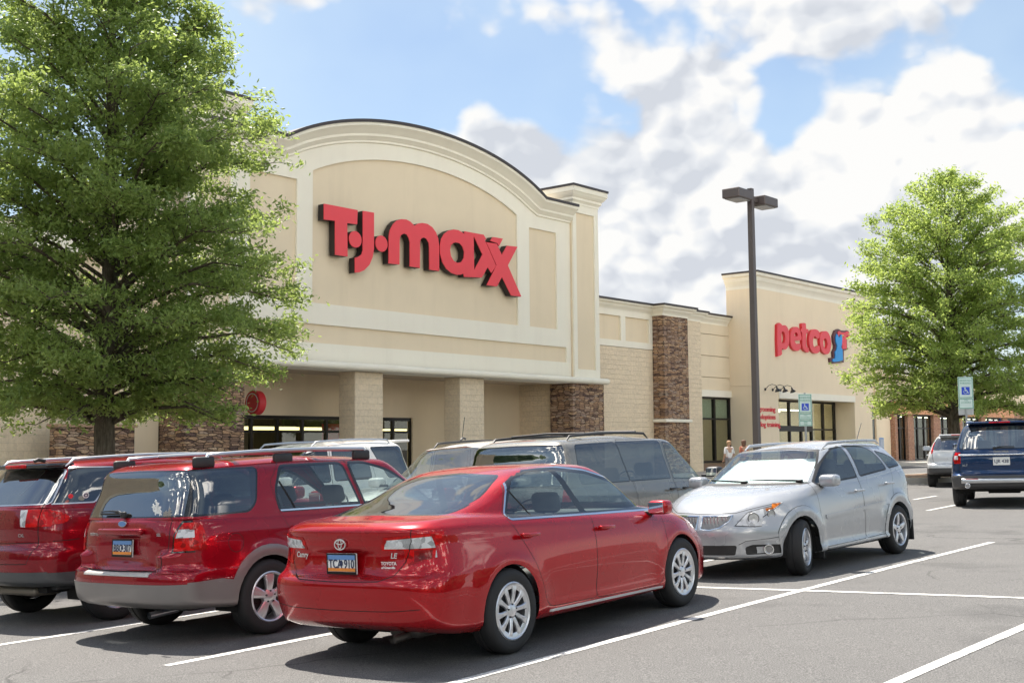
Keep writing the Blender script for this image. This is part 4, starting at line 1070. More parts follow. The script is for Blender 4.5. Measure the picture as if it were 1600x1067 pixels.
def panel_mesh(name, polys, mat, parent, mirror='both', push=0., thick=0.):
    if not polys: print('empty panel', name); return None
    """polys: list of (points, normals). mirror: 'both' (left and right in one), 'left', 'right'"""
    vs, ns, fs, idx = [], [], [], {}
    def vid(p, n):
        k = (round(p[0], 5), round(p[1], 5), round(p[2], 5))
        if k not in idx: idx[k] = len(vs); vs.append(p); ns.append(n)
        return idx[k]
    seen = set()
    for sgn in ((1,) if mirror == 'left' else (-1,) if mirror == 'right' else (1, -1)):
        for pts, nrm in polys:
            P_ = [(p[0], p[1]*sgn, p[2]) for p in pts]; N_ = [(n[0], n[1]*sgn, n[2]) for n in nrm]
            if sgn < 0: P_ = P_[::-1]; N_ = N_[::-1]
            f = []
            for p, n in zip(P_, N_):
                i = vid(p, n)
                if i not in f: f.append(i)
            k = frozenset(f)
            if len(f) > 2 and k not in seen: seen.add(k); fs.append(tuple(f))
    def direction(n):
        # raised trim lifts straight off the side, front or rear
        v = Vector(n); h = Vector((n[0], n[1], 0)); h = h.normalized() if h.length > .2 else v
        return Vector((round(h.x*2)/2, round(h.y*2)/2, 0)).normalized() if (thick and h.length) else v
    base = list(vs)
    if push:
        vs = [tuple(Vector(p)+direction(n)*push) for p, n in zip(vs, ns)]
    if thick:
        cnt = {}
        for f in fs:
            for a, b_ in zip(f, f[1:]+f[:1]): cnt.setdefault(frozenset((a, b_)), []).append((a, b_))
        for k, e in cnt.items():
            if len(e) != 1: continue
            a, b_ = e[0]; i0 = len(vs); da, db = direction(ns[a]), direction(ns[b_])
            pa, pb = Vector(vs[a]), Vector(vs[b_]); n_ = (pb-pa).cross(da)
            n_ = (n_.normalized() if n_.length > 1e-9 else da); n_ = tuple(n_)
            vs += [tuple(pa), tuple(pb), tuple(pb-db*thick), tuple(pa-da*thick)]; ns += [n_]*4; fs.append((i0+1, i0, i0+3, i0+2))
    me = bpy.data.meshes.new(name); me.from_pydata(vs, [], fs); me.update(); me.materials.append(mat)
    me.polygons.foreach_set('use_smooth', [True]*len(me.polygons))
    if len(me.vertices) == len(ns): me.normals_split_custom_set_from_vertices([Vector(n) for n in ns])
    o = bpy.data.objects.new(name, me); C.objects.link(o); o.parent = parent
    return o

# ------------------------------------------------------------------ wheels
def wheel(parent, x, y, side, r, rw, rim_r, style, steer=0., z=None):
    """side +1 left, -1 right; tyre and rim are its parts"""
    w_ = empty('wheel', (x, y, r if z is None else z)); w_.parent = parent
    w_.rotation_euler = (0, 0, (0 if side < 0 else math.pi)+steer)
    hw = rw/2; b = MB()          # outer face looks to -y
    prof = [(rim_r-.012, hw-.03),(rim_r+.004, hw-.008),(rim_r+.03, hw-.001),(r-.05, hw+.003),(r-.022, hw-.006),(r-.006, hw-.028),(r, hw-.05),(r, .012),(r-.008,.008),(r-.008,-.008),(r,-.012),(r,-hw+.05),(r-.006,-hw+.028),(r-.022,-hw+.006),(r-.05,-hw-.003),(rim_r+.03,-hw+.001),(rim_r+.004,-hw+.008),(rim_r-.012,-hw+.03)]
    b.lathe(prof, 56, 'y'); b.build('tyre', M['rubber'], w_, smooth=50, recalc=True)
    b = MB()
    b.lathe([(rim_r-.002,-hw+.022),(rim_r+.006,-hw+.006),(rim_r-.004,-hw-.001),(rim_r-.016,-hw+.006),(rim_r-.022,-hw+.03),(rim_r-.03, hw-.02)], 56, 'y')
    yf = -hw+.012
    def spoke(a, w0, w1, r0, r1, y0, y1, th=.02, curve=0):
        K = 6; vs = []
        for i in range(K+1):
            t = i/K; rr = r0+(r1-r0)*t; wd = w0+(w1-w0)*t; yy = y0+(y1-y0)*t-math.sin(t*math.pi)*.008; da = curve*t*(1-t)
            for s, dy in ((-1, .006), (-.6, 0), (.6, 0), (1, .006), (1, th), (-1, th)):
                x_ = rr; t_ = s*wd/2; ca, sa = math.cos(a+da), math.sin(a+da)
                vs.append((x_*ca-t_*sa, yy+dy, x_*sa+t_*ca))
        fs = [(i*6+k, i*6+(k+1)%6, (i+1)*6+(k+1)%6, (i+1)*6+k) for i in range(K) for k in range(6)]
        b.add(vs, fs)
    if style == 'hubcap':
        for k in range(10):
            a = 2*math.pi*k/10+.1
            spoke(a-.085, .026, .042, .055, rim_r-.012, yf+.006, yf, .02, .30); spoke(a+.095, .026, .042, .055, rim_r-.012, yf+.006, yf, .02, -.30)
            spoke(a+.005, .020, .016, .05, rim_r*.60, yf+.008, yf+.004, .02)
        b.lathe([(0, yf-.006),(.035, yf-.006),(.05, yf),(.062, yf+.01),(.062, yf+.03)], 24, 'y')
        b.lathe([(rim_r-.05, yf+.006),(rim_r-.02, yf-.004),(rim_r-.004, yf-.004),(rim_r-.004, yf+.01)], 56, 'y')
    elif style == 'five_wide':
        for k in range(5):
            a = 2*math.pi*k/5+math.pi/2; spoke(a-.10, .05, .075, .05, rim_r-.008, yf+.012, yf+.004, .035); spoke(a+.10, .05, .075, .05, rim_r-.008, yf+.012, yf+.004, .035)
        b.lathe([(0, yf-.002),(.03, yf),(.045, yf+.004),(.075, yf+.014),(.08, yf+.05)], 24, 'y')
    elif style == 'five':
        for k in range(5):
            a = 2*math.pi*k/5+math.pi/2; spoke(a, .075, .052, .04, rim_r-.008, yf+.014, yf+.002, .035)
        b.lathe([(0, yf+.0),(.03, yf+.002),(.05, yf+.006),(.065, yf+.02),(.065, yf+.05)], 24, 'y')
    else:
        for k in range(7): spoke(2*math.pi*k/7, .05, .04, .04, rim_r-.008, yf+.012, yf+.002, .03)
        b.lathe([(0, yf),(.03, yf+.002),(.06, yf+.02)], 24, 'y')
    b.build('rim', M['wheel_silver'], w_, smooth=35, recalc=True)
    b = MB()
    for k in range(5):
        a = 2*math.pi*k/5+.3; cx, cz = .052*math.cos(a), .052*math.sin(a)
        b.lathe([(0, yf-.004),(.008, yf-.004),(.008, yf+.02)], 6, 'y', M=Matrix.Translation((cx, 0, cz)))
    b.lathe([(.0, -.02),(rim_r*.72, -.02),(rim_r*.72, .0),(0, 0)], 32, 'y'); b.lathe([(0, .03),(rim_r-.03, .03)], 32, 'y')
    b.build('brake_disc', M['wheel_dark'], w_, smooth=40)
    return w_
def seat(b, x, y, w, z0=.30, h=.62, m=0, head=True):
    b.rbox(x-.05, x+.48, y-w/2, y+w/2, z0, z0+.17, .05, m)
    T = Matrix.Translation((x, y, z0+.12)) @ Matrix.Rotation(R(-16), 4, 'Y')
    b.rbox(-.09, .07, -w/2, w/2, 0, h, .06, m, M=T)
    if head: b.rbox(-.065, .05, -.14, .14, h+.04, h+.23, .05, m, M=T); b.tube([T@Vector((0,-.05,h-.05)), T@Vector((0,-.05,h+.1))], .008, 6); b.tube([T@Vector((0,.05,h-.05)), T@Vector((0,.05,h+.1))], .008, 6)
def handle(par, x, z, ysurf, side, mat, tilt=0):
    """pull handle with a shadowed cup behind it"""
    T = Matrix.Translation((x, ysurf*side, z)) @ Matrix.Rotation(tilt, 4, 'Y')
    h = None
    b = MB(); s = side
    b.rbox(-.115, .115, min(s*.012, s*.034), max(s*.012, s*.034), -.016, .014, .01, M=T); b.rbox(-.115, -.085, min(s*-.01, s*.03), max(s*-.01, s*.03), -.014, .012, .006, M=T); b.rbox(.085, .115, min(s*-.01, s*.03), max(s*-.01, s*.03), -.014, .012, .006, M=T)
    h = b.build('handle', mat, par, smooth=60)
    return h
def mirror_obj(par, x, y, z, side, mat, sz=1.0):
    m_ = MB(); s = side
    m_.rbox(x-.09*sz, x+.10*sz, min(y, y+s*.24*sz), max(y, y+s*.24*sz), z-.075*sz, z+.075*sz, .055*sz, seg=4)
    o = m_.build('door_mirror', mat, par, smooth=60)
    b = MB(); b.rbox(x-.096*sz, x-.088*sz, min(y+s*.03, y+s*.21*sz), max(y+s*.03, y+s*.21*sz), z-.055*sz, z+.055*sz, .002); b.build('mirror_glass', M['mirror'], o)
    b = MB(); b.rbox(x-.05, x+.06, min(y-s*.08, y+s*.05), max(y-s*.08, y+s*.05), z-.07, z-.03, .015); b.build('mirror_arm', M['black_plastic'], o)
def plate_obj(par, T, text, sc=False):
    """number plate, lettering facing local -y of T"""
    b = MB(); b.rbox(-.158, .158, -.006, .006, -.080, .080, .004, M=T); p = b.build('number_plate', M['plate_white'], par)
    if sc:
        b = MB(); b.rbox(-.15, .15, -.009, -.0065, .030, .072, .001, M=T); b.build('plate_band', M['plate_blue'], p)
        b = MB(); b.rbox(-.15, .15, -.009, -.0065, -.058, -.032, .001, M=T); b.build('plate_band', M['plate_orange'], p)
        b = MB(); b.add([tuple(T @ Vector(v)) for v in [(-.158,-.011,-.08),(.158,-.011,-.08),(.158,-.011,.08),(-.158,-.011,.08),(-.146,-.011,-.060),(.146,-.011,-.060),(.146,-.011,.068),(-.146,-.011,.068)]], [(0,1,5,4),(1,2,6,5),(2,3,7,6),(3,0,4,7)]); b.build('plate_frame', M['frame_bronze'], p)
    vs, fs = text_mesh(text, .098, .0008, .0012); mw = max(v[0] for v in vs)
    b = MB(); b.add([(v[0]*.135/mw, v[1]-.0105, v[2]*.95-.004) for v in vs], fs, M=T)
    if sc: b.plate([(.0+.014*math.sin(a)*(1.1-.3*math.cos(a)), .005+.022*math.cos(a)) for a in np.linspace(0, 2*math.pi, 14, endpoint=False)], [], -.0108, -.0092, M=T)
    b.build('plate_lettering', M['plate_ink'], p)
def car_matrix(x, y, heading):
    """heading: degrees from +y towards +x; the car stands on the sloping ground"""
    a = Vector((math.sin(R(heading)), math.cos(R(heading)), 0)); l = Vector((-a.y, a.x, 0))
    a.z = (ground_z(x+a.x*1.3, y)-ground_z(x-a.x*1.3, y))/2.6; l.z = (ground_z(x+l.x*.8, y)-ground_z(x-l.x*.8, y))/1.6
    a.normalize(); up = a.cross(l).normalized(); l = up.cross(a)
    m = Matrix.Identity(4); m.col[0][:3] = a; m.col[1][:3] = l; m.col[2][:3] = up; m.col[3][:3] = (x, y, ground_z(x, y))
    return m
def underbody(par, x0, x1, w, z, wheels, r):
    b = MB(); b.box(x0+.25, x1-.35, -w+.28, w-.28, z+.04, z+.09)
    b.box(x0+.2, wheels[0]-r-.10, -w+.28, w-.28, z+.10, z+.14); b.box(wheels[1]+r+.10, x1-.4, -w+.28, w-.28, z+.05, z+.10); b.box(wheels[0]+r+.06, wheels[1]-r-.06, -w+.06, w-.06, z+.01, z+.07)
    for wx in wheels:
        for s in (1, -1):
            n = 14; vs = []
            for i in range(n+1):
                a = math.pi*(-.08+1.16*i/n)
                for y in (w-.32, w-.03): vs.append((wx+(r+.04)*math.cos(a), s*y, r+(r+.04)*math.sin(a)))
            b.add(vs, [(2*i, 2*i+1, 2*i+3, 2*i+2) for i in range(n)])
            vs = [(wx, s*(w-.32), r)]+[(wx+(r+.04)*math.cos(math.pi*(-.08+1.16*i/n)), s*(w-.32), r+(r+.04)*math.sin(math.pi*(-.08+1.16*i/n))) for i in range(n+1)]
            b.add(vs, [(0, i, i+1) for i in range(1, n+1)])
        b.tube([(wx, -w+.2, r*.95), (wx, w-.2, r*.95)], .04, 8)
    b.box(x0+.4, x0+1.1, -.3, .3, z, z+.05)
    return b.build('underbody', M['gap'], par)
# ------------------------------------------------------------------ two box bodies: wagons, minivan, off-roaders
def wagon_rings(xr, xf, W, H, z0, belt, cowl, nose, roof_r, roof_f, wr, zbump=.60, tail=.07, glass_w=None, cr=.42, nr=3.4, cf=.75, nf=2.5, hood_mid=None, zr_edge=None, belt_front=None, win_mid=None, roof_kr=.06, crown=.05, gr=3.4):
    """xr/xf ends, W half width, H height, z0 rocker, belt height, cowl (x, z), nose height, roof rear/front x, wr half width of the roof edge"""
    cx, cz = cowl; bf = belt_front or belt; gw = glass_w or W*.925; ze = zr_edge or H-.07
    hm = hood_mid or (nose+cz)/2+.05
    xt = xr+tail
    D = dict
    return [
     D(xr=xr+.15, xf=xf-.18, w=W*.88, z=[(xr,z0+.06),(0,z0-.02),(xf,z0-.01)], cr=cr, cf=cf-.15, nr=nr, nf=nf, sub=2),
     D(xr=xr+.035, xf=xf-.05, w=W*.965, z=[(xr,z0+.11),(xr*.6,z0+.03),(0,z0),(xf,z0+.01)], cr=cr, cf=cf, nr=nr, nf=nf, kr=.02, kf=.05),
     D(xr=xr+.005, xf=xf-.01, w=W*.99, z=[(xr,z0+.22),(0,z0+.17),(xf,z0+.17)], cr=cr, cf=cf, nr=nr, nf=nf, kr=.02, kf=.05),
     D(xr=xr, xf=xf, w=W, z=[(xr,zbump-.05),(0,.52),(xf,.50)], cr=cr, cf=cf, nr=nr, nf=nf, kr=.02, kf=.05),
     D(xr=xr+.012, xf=xf-.01, w=W, z=[(xr,zbump),(0,.60),(xf,.58)], cr=cr, cf=cf, nr=nr, nf=nf, kr=.025, kf=.055, sub=3),
     D(xr=xt-.005, xf=xf-.035, w=W*.998, z=[(xr,zbump+.035),(0,.67),(xf,.635)], cr=cr, cf=cf, nr=nr, nf=nf, kr=.03, kf=.06),
     D(xr=xt, xf=xf-.08, w=W*.992, z=[(xr,(zbump+belt)/2),(0,.78),(xf,nose-.06)], cr=cr, cf=cf, nr=nr, nf=nf, kr=.035, kf=.07),
     D(xr=xt+.01, xf=xf-.16, w=W*.975, z=[(xr,belt-.10),(0,bf-.14),(cx,bf-.13),(xf,nose)], cr=cr, cf=cf, nr=nr, nf=nf, kr=.04, kf=.08),
     D(xr=xt+.025, xf=xf-.25, w=W*.952, z=[(xr,belt-.025),(0,bf-.06),(cx,bf-.075),(xf,nose+.04)], cr=cr, cf=cf, nr=nr, nf=nf, kr=.045, kf=.10, sub=3),
     D(xr=xt+.03, xf=(cx+xf)/2, w=W*.94, z=[(xr,belt-.012),(0,bf-.03),(cx,bf-.035),(xf,hm)], cr=cr-.02, cf=cf*.75, nr=nr, nf=nf, kr=.045, kf=.11, sub=3),
     D(xr=xt+.036, xf=cx+.12, w=W*.93, z=[(xr,belt-.005),(0,bf-.01),(cx,cz-.02),(cx+.2,cz-.015)], cr=cr-.03, cf=.5, nr=nr, nf=2.6, kr=.05, kf=.08, sub=4),
     D(xr=xt+.045, xf=cx, w=gw, z=[(xr,belt+.01),(0,bf+.012),(cx,cz),(cx+.2,cz)], cr=cr-.04, cf=.5, nr=gr, nf=2.7, kr=.05, kf=.07, sub=5, crease=1),
     D(xr=xt+.045+(roof_r-xt)*.42, xf=cx+(roof_f-cx)*.5, w=gw+(wr-gw)*.38, z=[(xr,belt+(ze-belt)*.52),(0,bf+(ze-bf)*.52),(cx,bf+(ze-bf)*.52)], cr=cr-.08, cf=.36, nr=gr, nf=3, kr=.05, kf=.05, sub=6),
     D(xr=roof_r-.04, xf=roof_f+.06, w=wr+.02, z=[(xr,ze-.045),(0,ze-.02),(cx,ze-.075)], cr=.26, cf=.26, nr=gr, nf=3.2, kr=roof_kr, kf=.04, sub=4),
     D(xr=roof_r+.03, xf=roof_f-.08, w=wr-.06, z=[(xr,ze-.005),((roof_r+roof_f)/2,ze+.025),(roof_f,ze-.025)], cr=.2, cf=.2, nr=gr, nf=3.2, kr=roof_kr, kf=.03, sub=3),
     D(xr=roof_r+.14, xf=roof_f-.2, w=wr-.26, z=[(xr,ze+crown*.3),((roof_r+roof_f)/2,ze+crown*1.1),(roof_f,ze+crown*.1)], cr=.2, cf=.2, nr=3, nf=3, kr=.04, kf=.03, sub=3),
     D(xr=roof_r+.30, xf=roof_f-.34, w=0, z=[(xr,ze+crown*.6),((roof_r+roof_f)/2,H-.0),(roof_f,ze+crown*.4)], cr=.2, cf=.2),
    ]
def arch_disp(wheels, r, amp, zc, extra=None, sw=.06):
    def d(x, y, z):
        if y > .5:
            for wx in wheels:
                q = math.hypot(x-wx, z-zc); y += amp*math.exp(-((q-r)/sw)**2)
        if extra: x, y, z = extra(x, y, z)
        return (x, y, z)
    return d
from collections import defaultdict
class Car:
    def __init__(s, x, y, hd, label, cat, name='parked_car'):
        s.o = empty(name, mat=car_matrix(x, y, hd), label=label, cat=cat)
    def cut(s, rings, f, disp=None, sub=5): s.r = defaultdict(list, cut_body(rings, f, disp, sub))
    def p(s, name, labs, mat, par=None, side='both', **k):
        if isinstance(labs, str): labs = [labs]
        return panel_mesh(name, sum((s.r[l] for l in labs), []), mat, par or s.o, side, **k)
def rails(par, y, x0, x1, z, mat, foot_mat=None, r=.018, h=.07, arc=.02, wide=False):
    """one roof rail with its end feet"""
    b = MB(); n = 12
    pts = [(x0+(x1-x0)*i/n, y, z+h+arc*math.sin(math.pi*i/n)) for i in range(n+1)]
    if wide:
        b.tube([(x0-.10, y, z-.02)]+[(p[0], p[1], p[2]) for p in pts]+[(x1+.12, y, z-.03)], [r*.4]+[r]*(n+1)+[r*.4], 8)
    else: b.tube([(x0-.05, y, z)]+pts+[(x1+.05, y, z)], r, 8)
    o = b.build('roof_rail', mat, par, smooth=60)
    return o
def cabin(par, xf, xb, w, z, m=M['interior_grey'], rows=2, wheel_side=1, third=False):
    b = MB()
    for s in (1, -1): seat(b, xf, s*w*.47, .50, z, .62)
    for k in range(1, rows):
        x = xf-.85*k
        for s in (1, -1): seat(b, x, s*w*.45, .52, z, .58)
    b.build('seats', m, par, smooth=50)
    b = MB(); b.box(xb, xf+1.2, -w+.08, w-.08, z-.07, z-.03); b.rbox(xf+.62, xf+1.05, -w+.12, w-.12, z+.38, z+.62, .06)
    b.build('dashboard', M['interior_dark'], par, smooth=50)
    b = MB(); T = Matrix.Translation((xf+.52, w*.47, z+.64)) @ Matrix.Rotation(R(-62), 4, 'Y')
    b.lathe([(.185,-.012),(.197,0),(.185,.012),(.173,0),(.185,-.012)], 28, 'z', M=T); b.rbox(-.05,.05,-.18,.18,-.01,.01,.008, M=T); b.build('steering_wheel', M['interior_dark'], par, smooth=50)
def wiper(par, T, L):
    b = MB(); b.tube([(0,0,0),(L*.25,-.02,.03),(L*.6,-.02,.035),(L,-.012,.03)], [.016,.012,.009,.006], 6, M=T); b.rbox(-.03,.03,-.03,.01,-.03,.03,.012, M=T); b.box(L*.1, L, -.012, -.002, .0, .018, M=T)
    return b.build('wiper', M['black_plastic'], par, smooth=50)
def badge(par, s_, size, x, y, z, rz, mat, ex=.0015, shear=0, name='badge', off=.0008):
    vs, fs = text_mesh(s_, size, ex, off, shear=shear); b = MB()
    b.add(vs, fs, M=Matrix.Translation((x, y, z)) @ Matrix.Rotation(R(rz), 4, 'Z')); return b.build(name, mat, par)
def oval(par, x, y, z, a, c, mat, mat2, rz=-90):
    T = Matrix.Translation((x, y, z)) @ Matrix.Rotation(R(rz), 4, 'Z'); pts = lambda k: [(k*a*math.cos(t), k*c*math.sin(t)) for t in np.linspace(0, 2*math.pi, 28, endpoint=False)]
    b = MB(); b.plate(pts(1), [], -.008, 0, M=T); o = b.build('emblem', mat, par)
    b = MB(); b.plate([(p[0], p[1]) for p in [(q[0]*.9, q[1]*.84) for q in pts(1)]], [], -.011, -.0085, M=T); b.build('emblem_field', mat2, o)

# ------------------------------------------------------------------ dark red wagon with grey cladding
def build_crossover_wagon():
    hd = 38.3; a = Vector((math.sin(R(hd)), math.cos(R(hd)))); l = Vector((-a.y, a.x)); c = Vector((-2.25, 11.47)) + a*1.40 + l*.915
    P_ = paint('paint_ruby', (.29,.004,.014), .45)
    M['cladding'] = flat('cladding', (.215,.20,.195), .38, .35, coat=.25)
    K = Car(c.x, c.y, hd, 'dark red wagon with grey lower cladding, grey wheel arch flares and a roof rack', 'car')
    rw, fw_ = -1.40, 1.47
    rings = wagon_rings(-2.46, 2.60, .925, 1.635, .27, 1.115, (1.30,1.06), .82, -2.13, .42, .66, zbump=.64, tail=.10, belt_front=1.07, zr_edge=1.585, gr=4.2)
    for q in (4, 5, 6, 7): rings[q]['sub'] = 9
    def ex(x, y, z):
        if x < -2.25:
            # bumper corners stand proud beside the tailgate
            k = max(0, min(1, (abs(y)-.53)/.06))*max(0, min(1, (z-.645)/.025))*max(0, min(1, (.835-z)/.03)); x -= .088*k*max(0, min(1, (-2.25-x)/.06))
            if abs(y) < .33 and z > .72: x += .03*max(0, min(1, (.33-abs(y))/.03))*max(0, min(1, (.985-z)/.02))*min(1, (z-.72)/.03)
        return x, y, z
    disp = arch_disp((rw, fw_), .435, .028, .345, ex, .075)
    f = []
    dr = roundpoly([(-1.20,1.10),(-.95,.62),(-.90,.40),(-.10,.36),(-.10,1.10),(-.20,1.585),(-1.05,1.59),(-1.24,1.40)], .05)
    df = roundpoly([(-.088,.36),(.98,.36),(1.02,.70),(1.05,1.05),(.40,1.55),(-.19,1.588),(-.09,1.10)], .05)
    f += [('side','gap',grow(dr,.005)),('side','gap',grow(df,.005)),('side','door_r',dr),('side','door_f',df)]
    qw = roundpoly([(-2.8,1.150),(-2.8,1.535),(-1.36,1.535),(-1.47,1.22),(-1.56,1.150)], [.0,.0,.03,.1,.05])
    w2 = roundpoly([(-1.18,1.135),(-1.19,1.30),(-1.06,1.53),(-.27,1.53),(-.15,1.125)], [.03,.06,.06,.05,.02]); w1 = roundpoly([(-.05,1.12),(-.155,1.53),(.05,1.525),(.40,1.43),(.98,1.095)], [.02,.04,.08,.12,.03])
    f += [('side','trim',grow(qw,.018)),('side','qwin',qw),('side','trim',grow(w2,.028)),('side','trim',grow(w1,.028)),('side','win_r',w2),('side','gap',strip([(-1.0,1.12),(-1.13,1.40)],.025)),('side','win_f',w1),
          ('side','sillc',strip([(-1.19,1.125),(1.0,1.085)],.016)), ('side','fuel_gap',circle(-1.77,.875,.088,24)),('side','fuel',circle(-1.77,.875,.082,24))]
    f += [('side','clad',[(-2.8,.1),(-2.8,.555),(-1.95,.575),(-1.6,.5),(-1.2,.40),(1.2,.38),(1.6,.5),(1.95,.50),(2.8,.5),(2.8,.1)])]
    for wx in (rw, fw_): f += [('side','clad',circle(wx,.345,.485,32)),('side',None,circle(wx,.345,.385,32))]
    f += [('side','lamp',[(-2.8,.835),(-2.8,1.105),(-2.17,1.10),(-2.10,1.06),(-2.09,.845)]),('side','lamp_w',[(-2.8,.955),(-2.8,1.03),(-2.36,1.03),(-2.36,.955)])]
    f += [('rear','lamp_b',[(.675,.825),(.68,.98),(.73,1.105),(1.2,1.105),(1.2,.825)]),('rear','lamp',[(.69,.84),(.695,.98),(.745,1.085),(1.2,1.09),(1.2,.84)]),('rear','lamp_w',[(.705,.955),(.722,1.03),(1.2,1.03),(1.2,.955)])]
    bw = roundpoly([(-.02,1.145),(.80,1.150),(.74,1.535),(-.02,1.55)], [0,.02,.04,0])
    f += [('rear','trim',grow(bw,.012)),('rear','backwin',bw),('rear','dpillar',[(.735,1.145),(1.0,1.145),(1.0,1.54),(.66,1.54)])]
    f += [('rear','clad',[(-.01,.1),(1.2,.1),(1.2,.555),(-.01,.555)]),('rear','step',[(-.01,.625),(.50,.625),(.50,.66),(-.01,.66)]),
          ('rear','gap',strip([(.635,1.14),(.64,.95),(.62,.70),(.52,.665),(0,.66)],.008))]
    ws = roundpoly([(-.02,1.08),(.76,1.07),(.60,1.53),(-.02,1.57)], [0,.05,.05,0])
    f += [('front','trim',grow(ws,.02)),('front','windscreen',ws),('front','headl',[(.5,.66),(.55,.82),(1,.84),(1,.66)]),('front','grille',[(-.01,.62),(.45,.62),(.47,.80),(-.01,.80)])]
    K.cut(rings, f, disp)
    bd = K.p('body', ['body','arch'], P_); K.p('panel_gap', ['gap','fuel_gap'], M['gap'], bd); K.p('fuel_flap', 'fuel', P_, bd, 'right')
    K.p('fuel_panel', 'fuel', P_, bd, 'left')
    for sd, s in (('left', 1), ('right', -1)):
        a1 = K.p('door', 'door_r', P_, None, sd); a2 = K.p('door', 'door_f', P_, None, sd)
        K.p('window', 'win_r', M['glass_clear'], a1, sd); K.p('window', 'win_f', M['glass_clear'], a2, sd); K.p('quarter_window', 'qwin', M['glass_privacy'], None, sd)
        K.p('window_frame', 'trim', M['black_gloss'], None, sd); K.p('window_chrome', 'sillc', M['chrome'], None, sd, push=.003)
        K.p('cladding', 'clad', M['cladding'], None, sd, push=.006, thick=.012)
        L = K.p('tail_lamp', ['lamp'], M['lens_red'], None, sd, push=.01, thick=.02); K.p('clear_lens', 'lamp_w', M['lens_clear'], L, sd, push=.012, thick=.01); K.p('lamp_surround', 'lamp_b', M['black_gloss'], L, sd, push=.004)
        K.p('headlamp', 'headl', M['lens_clear'], None, sd); handle(a1, -.95, .98, .935, s, P_); handle(a2, .10, .965, .94, s, P_); mirror_obj(K.o, 1.0, s*.86, 1.14, s, P_)
        K.p('rear_pillar_glass', 'dpillar', M['black_gloss'], None, sd)
        rails(K.o, s*.62, -1.85, .15, 1.60, M['satin_metal'], r=.022, h=.075)
        for x in (-1.9, -.95, .12):
            b = MB(); b.rbox(x-.12, x+.12, s*.62-.028, s*.62+.028, 1.56, 1.668, .028, seg=3); b.build('rail_foot', M['black_plastic'], K.o, smooth=60)
    for x in (-1.5, -.5):
        b = MB(); b.rbox(x-.03, x+.03, -.60, .60, 1.672, 1.70, .012); b.build('roof_crossbar', M['satin_metal'], K.o, smooth=60)
    K.p('rear_window', 'backwin', M['glass_rear']); K.p('windscreen', 'windscreen', M['glass_screen']); K.p('grille', 'grille', M['black_plastic'])
    K.p('bumper_step', 'step', flat('step_alu', (.45,.43,.40), .5, .2, bump=.3), push=.008, thick=.02)
    underbody(K.o, -2.35, 2.4, .90, .25, (rw, fw_), .345)
    for x in (rw, fw_):
        for s in (1, -1): wheel(K.o, x, s*.815, s, .345, .225, .228, 'five_wide')
    cabin(K.o, .15, -2.2, .80, .38, M['interior_dark'], 3)
    b = MB(); b.rbox(-2.405, -2.35, -.335, .335, .985, 1.045, .02, seg=3); b.build('plate_lamp_bar', P_, K.o, smooth=60)
    plate_obj(K.o, Matrix.Translation((-2.352, 0.0, .865)) @ Matrix.Rotation(-math.pi/2, 4, 'Z') @ Matrix.Rotation(R(-4), 4, 'X'), 'BBC 307', True)
    oval(K.o, -2.349, .0, 1.085, .062, .028, M['chrome'], M['plate_blue'])
    word(K.o, [bd], 'FREESTYLE', .036, .48, .985, M['satin_metal']); word(K.o, [bd], 'SEL', .036, -.52, .985, M['satin_metal'])
    wiper(K.o, Matrix.Translation((-2.335, .02, 1.165)) @ Matrix.Rotation(math.pi/2, 4, 'Z'), .36)
    b = MB(); b.tube([(-2.1,-.45,.30),(-2.40,-.45,.28)], .03, 12, caps=False); b.build('exhaust', M['satin_metal'], K.o, smooth=60)
    # flower sticker on the glass
    b = MB()
    for (cy, cz, r_) in ((-.50,1.20,.030),(-.545,1.215,.028),(-.52,1.25,.026),(-.47,1.235,.024),(-.56,1.18,.02),(-.50,1.285,.014)):
        b.plate([(cy+r_*(1+.35*math.cos(5*t))*math.cos(t), cz+r_*(1+.35*math.cos(5*t))*math.sin(t)) for t in np.linspace(0, 2*math.pi, 30, endpoint=False)], [], -2.343, -2.339, ax='x')
    b.build('flower_sticker', M['plate_white'], K.o)
from mathutils.bvhtree import BVHTree
def snap(objs, y, z, from_front=False):
    """where the body surface lies at (y, z): x and yaw of its normal"""
    best = None
    for o in objs:
        me = o.data; t = BVHTree.FromPolygons([v.co for v in me.vertices], [p.vertices for p in me.polygons])
        s = 1 if from_front else -1
        h = t.ray_cast(Vector((4*s, y, z)), Vector((-s, 0, 0)))
        if h[0] is not None and (best is None or h[0].x*s > best[0].x*s): best = h
    n = best[1]
    if n.x*(1 if from_front else -1) < 0: n = -n
    return best[0].x, math.degrees(math.atan2(n.y, n.x))
def on_body(objs, y, z, ff=False, out_=.002):
    """frame whose local -y points out of the body"""
    x, a = snap(objs, y, z, ff); s = 1 if ff else -1
    return Matrix.Translation((x+s*out_, y, z)) @ Matrix.Rotation(R(a)+math.pi/2, 4, 'Z')
def word(par, objs, s_, size, y, z, mat, ex=.0015, shear=0, name='badge', off=.0008, ff=False):
    vs, fs = text_mesh(s_, size, ex, off, shear=shear); b = MB(); b.add(vs, fs, M=on_body(objs, y, z, ff)); return b.build(name, mat, par)

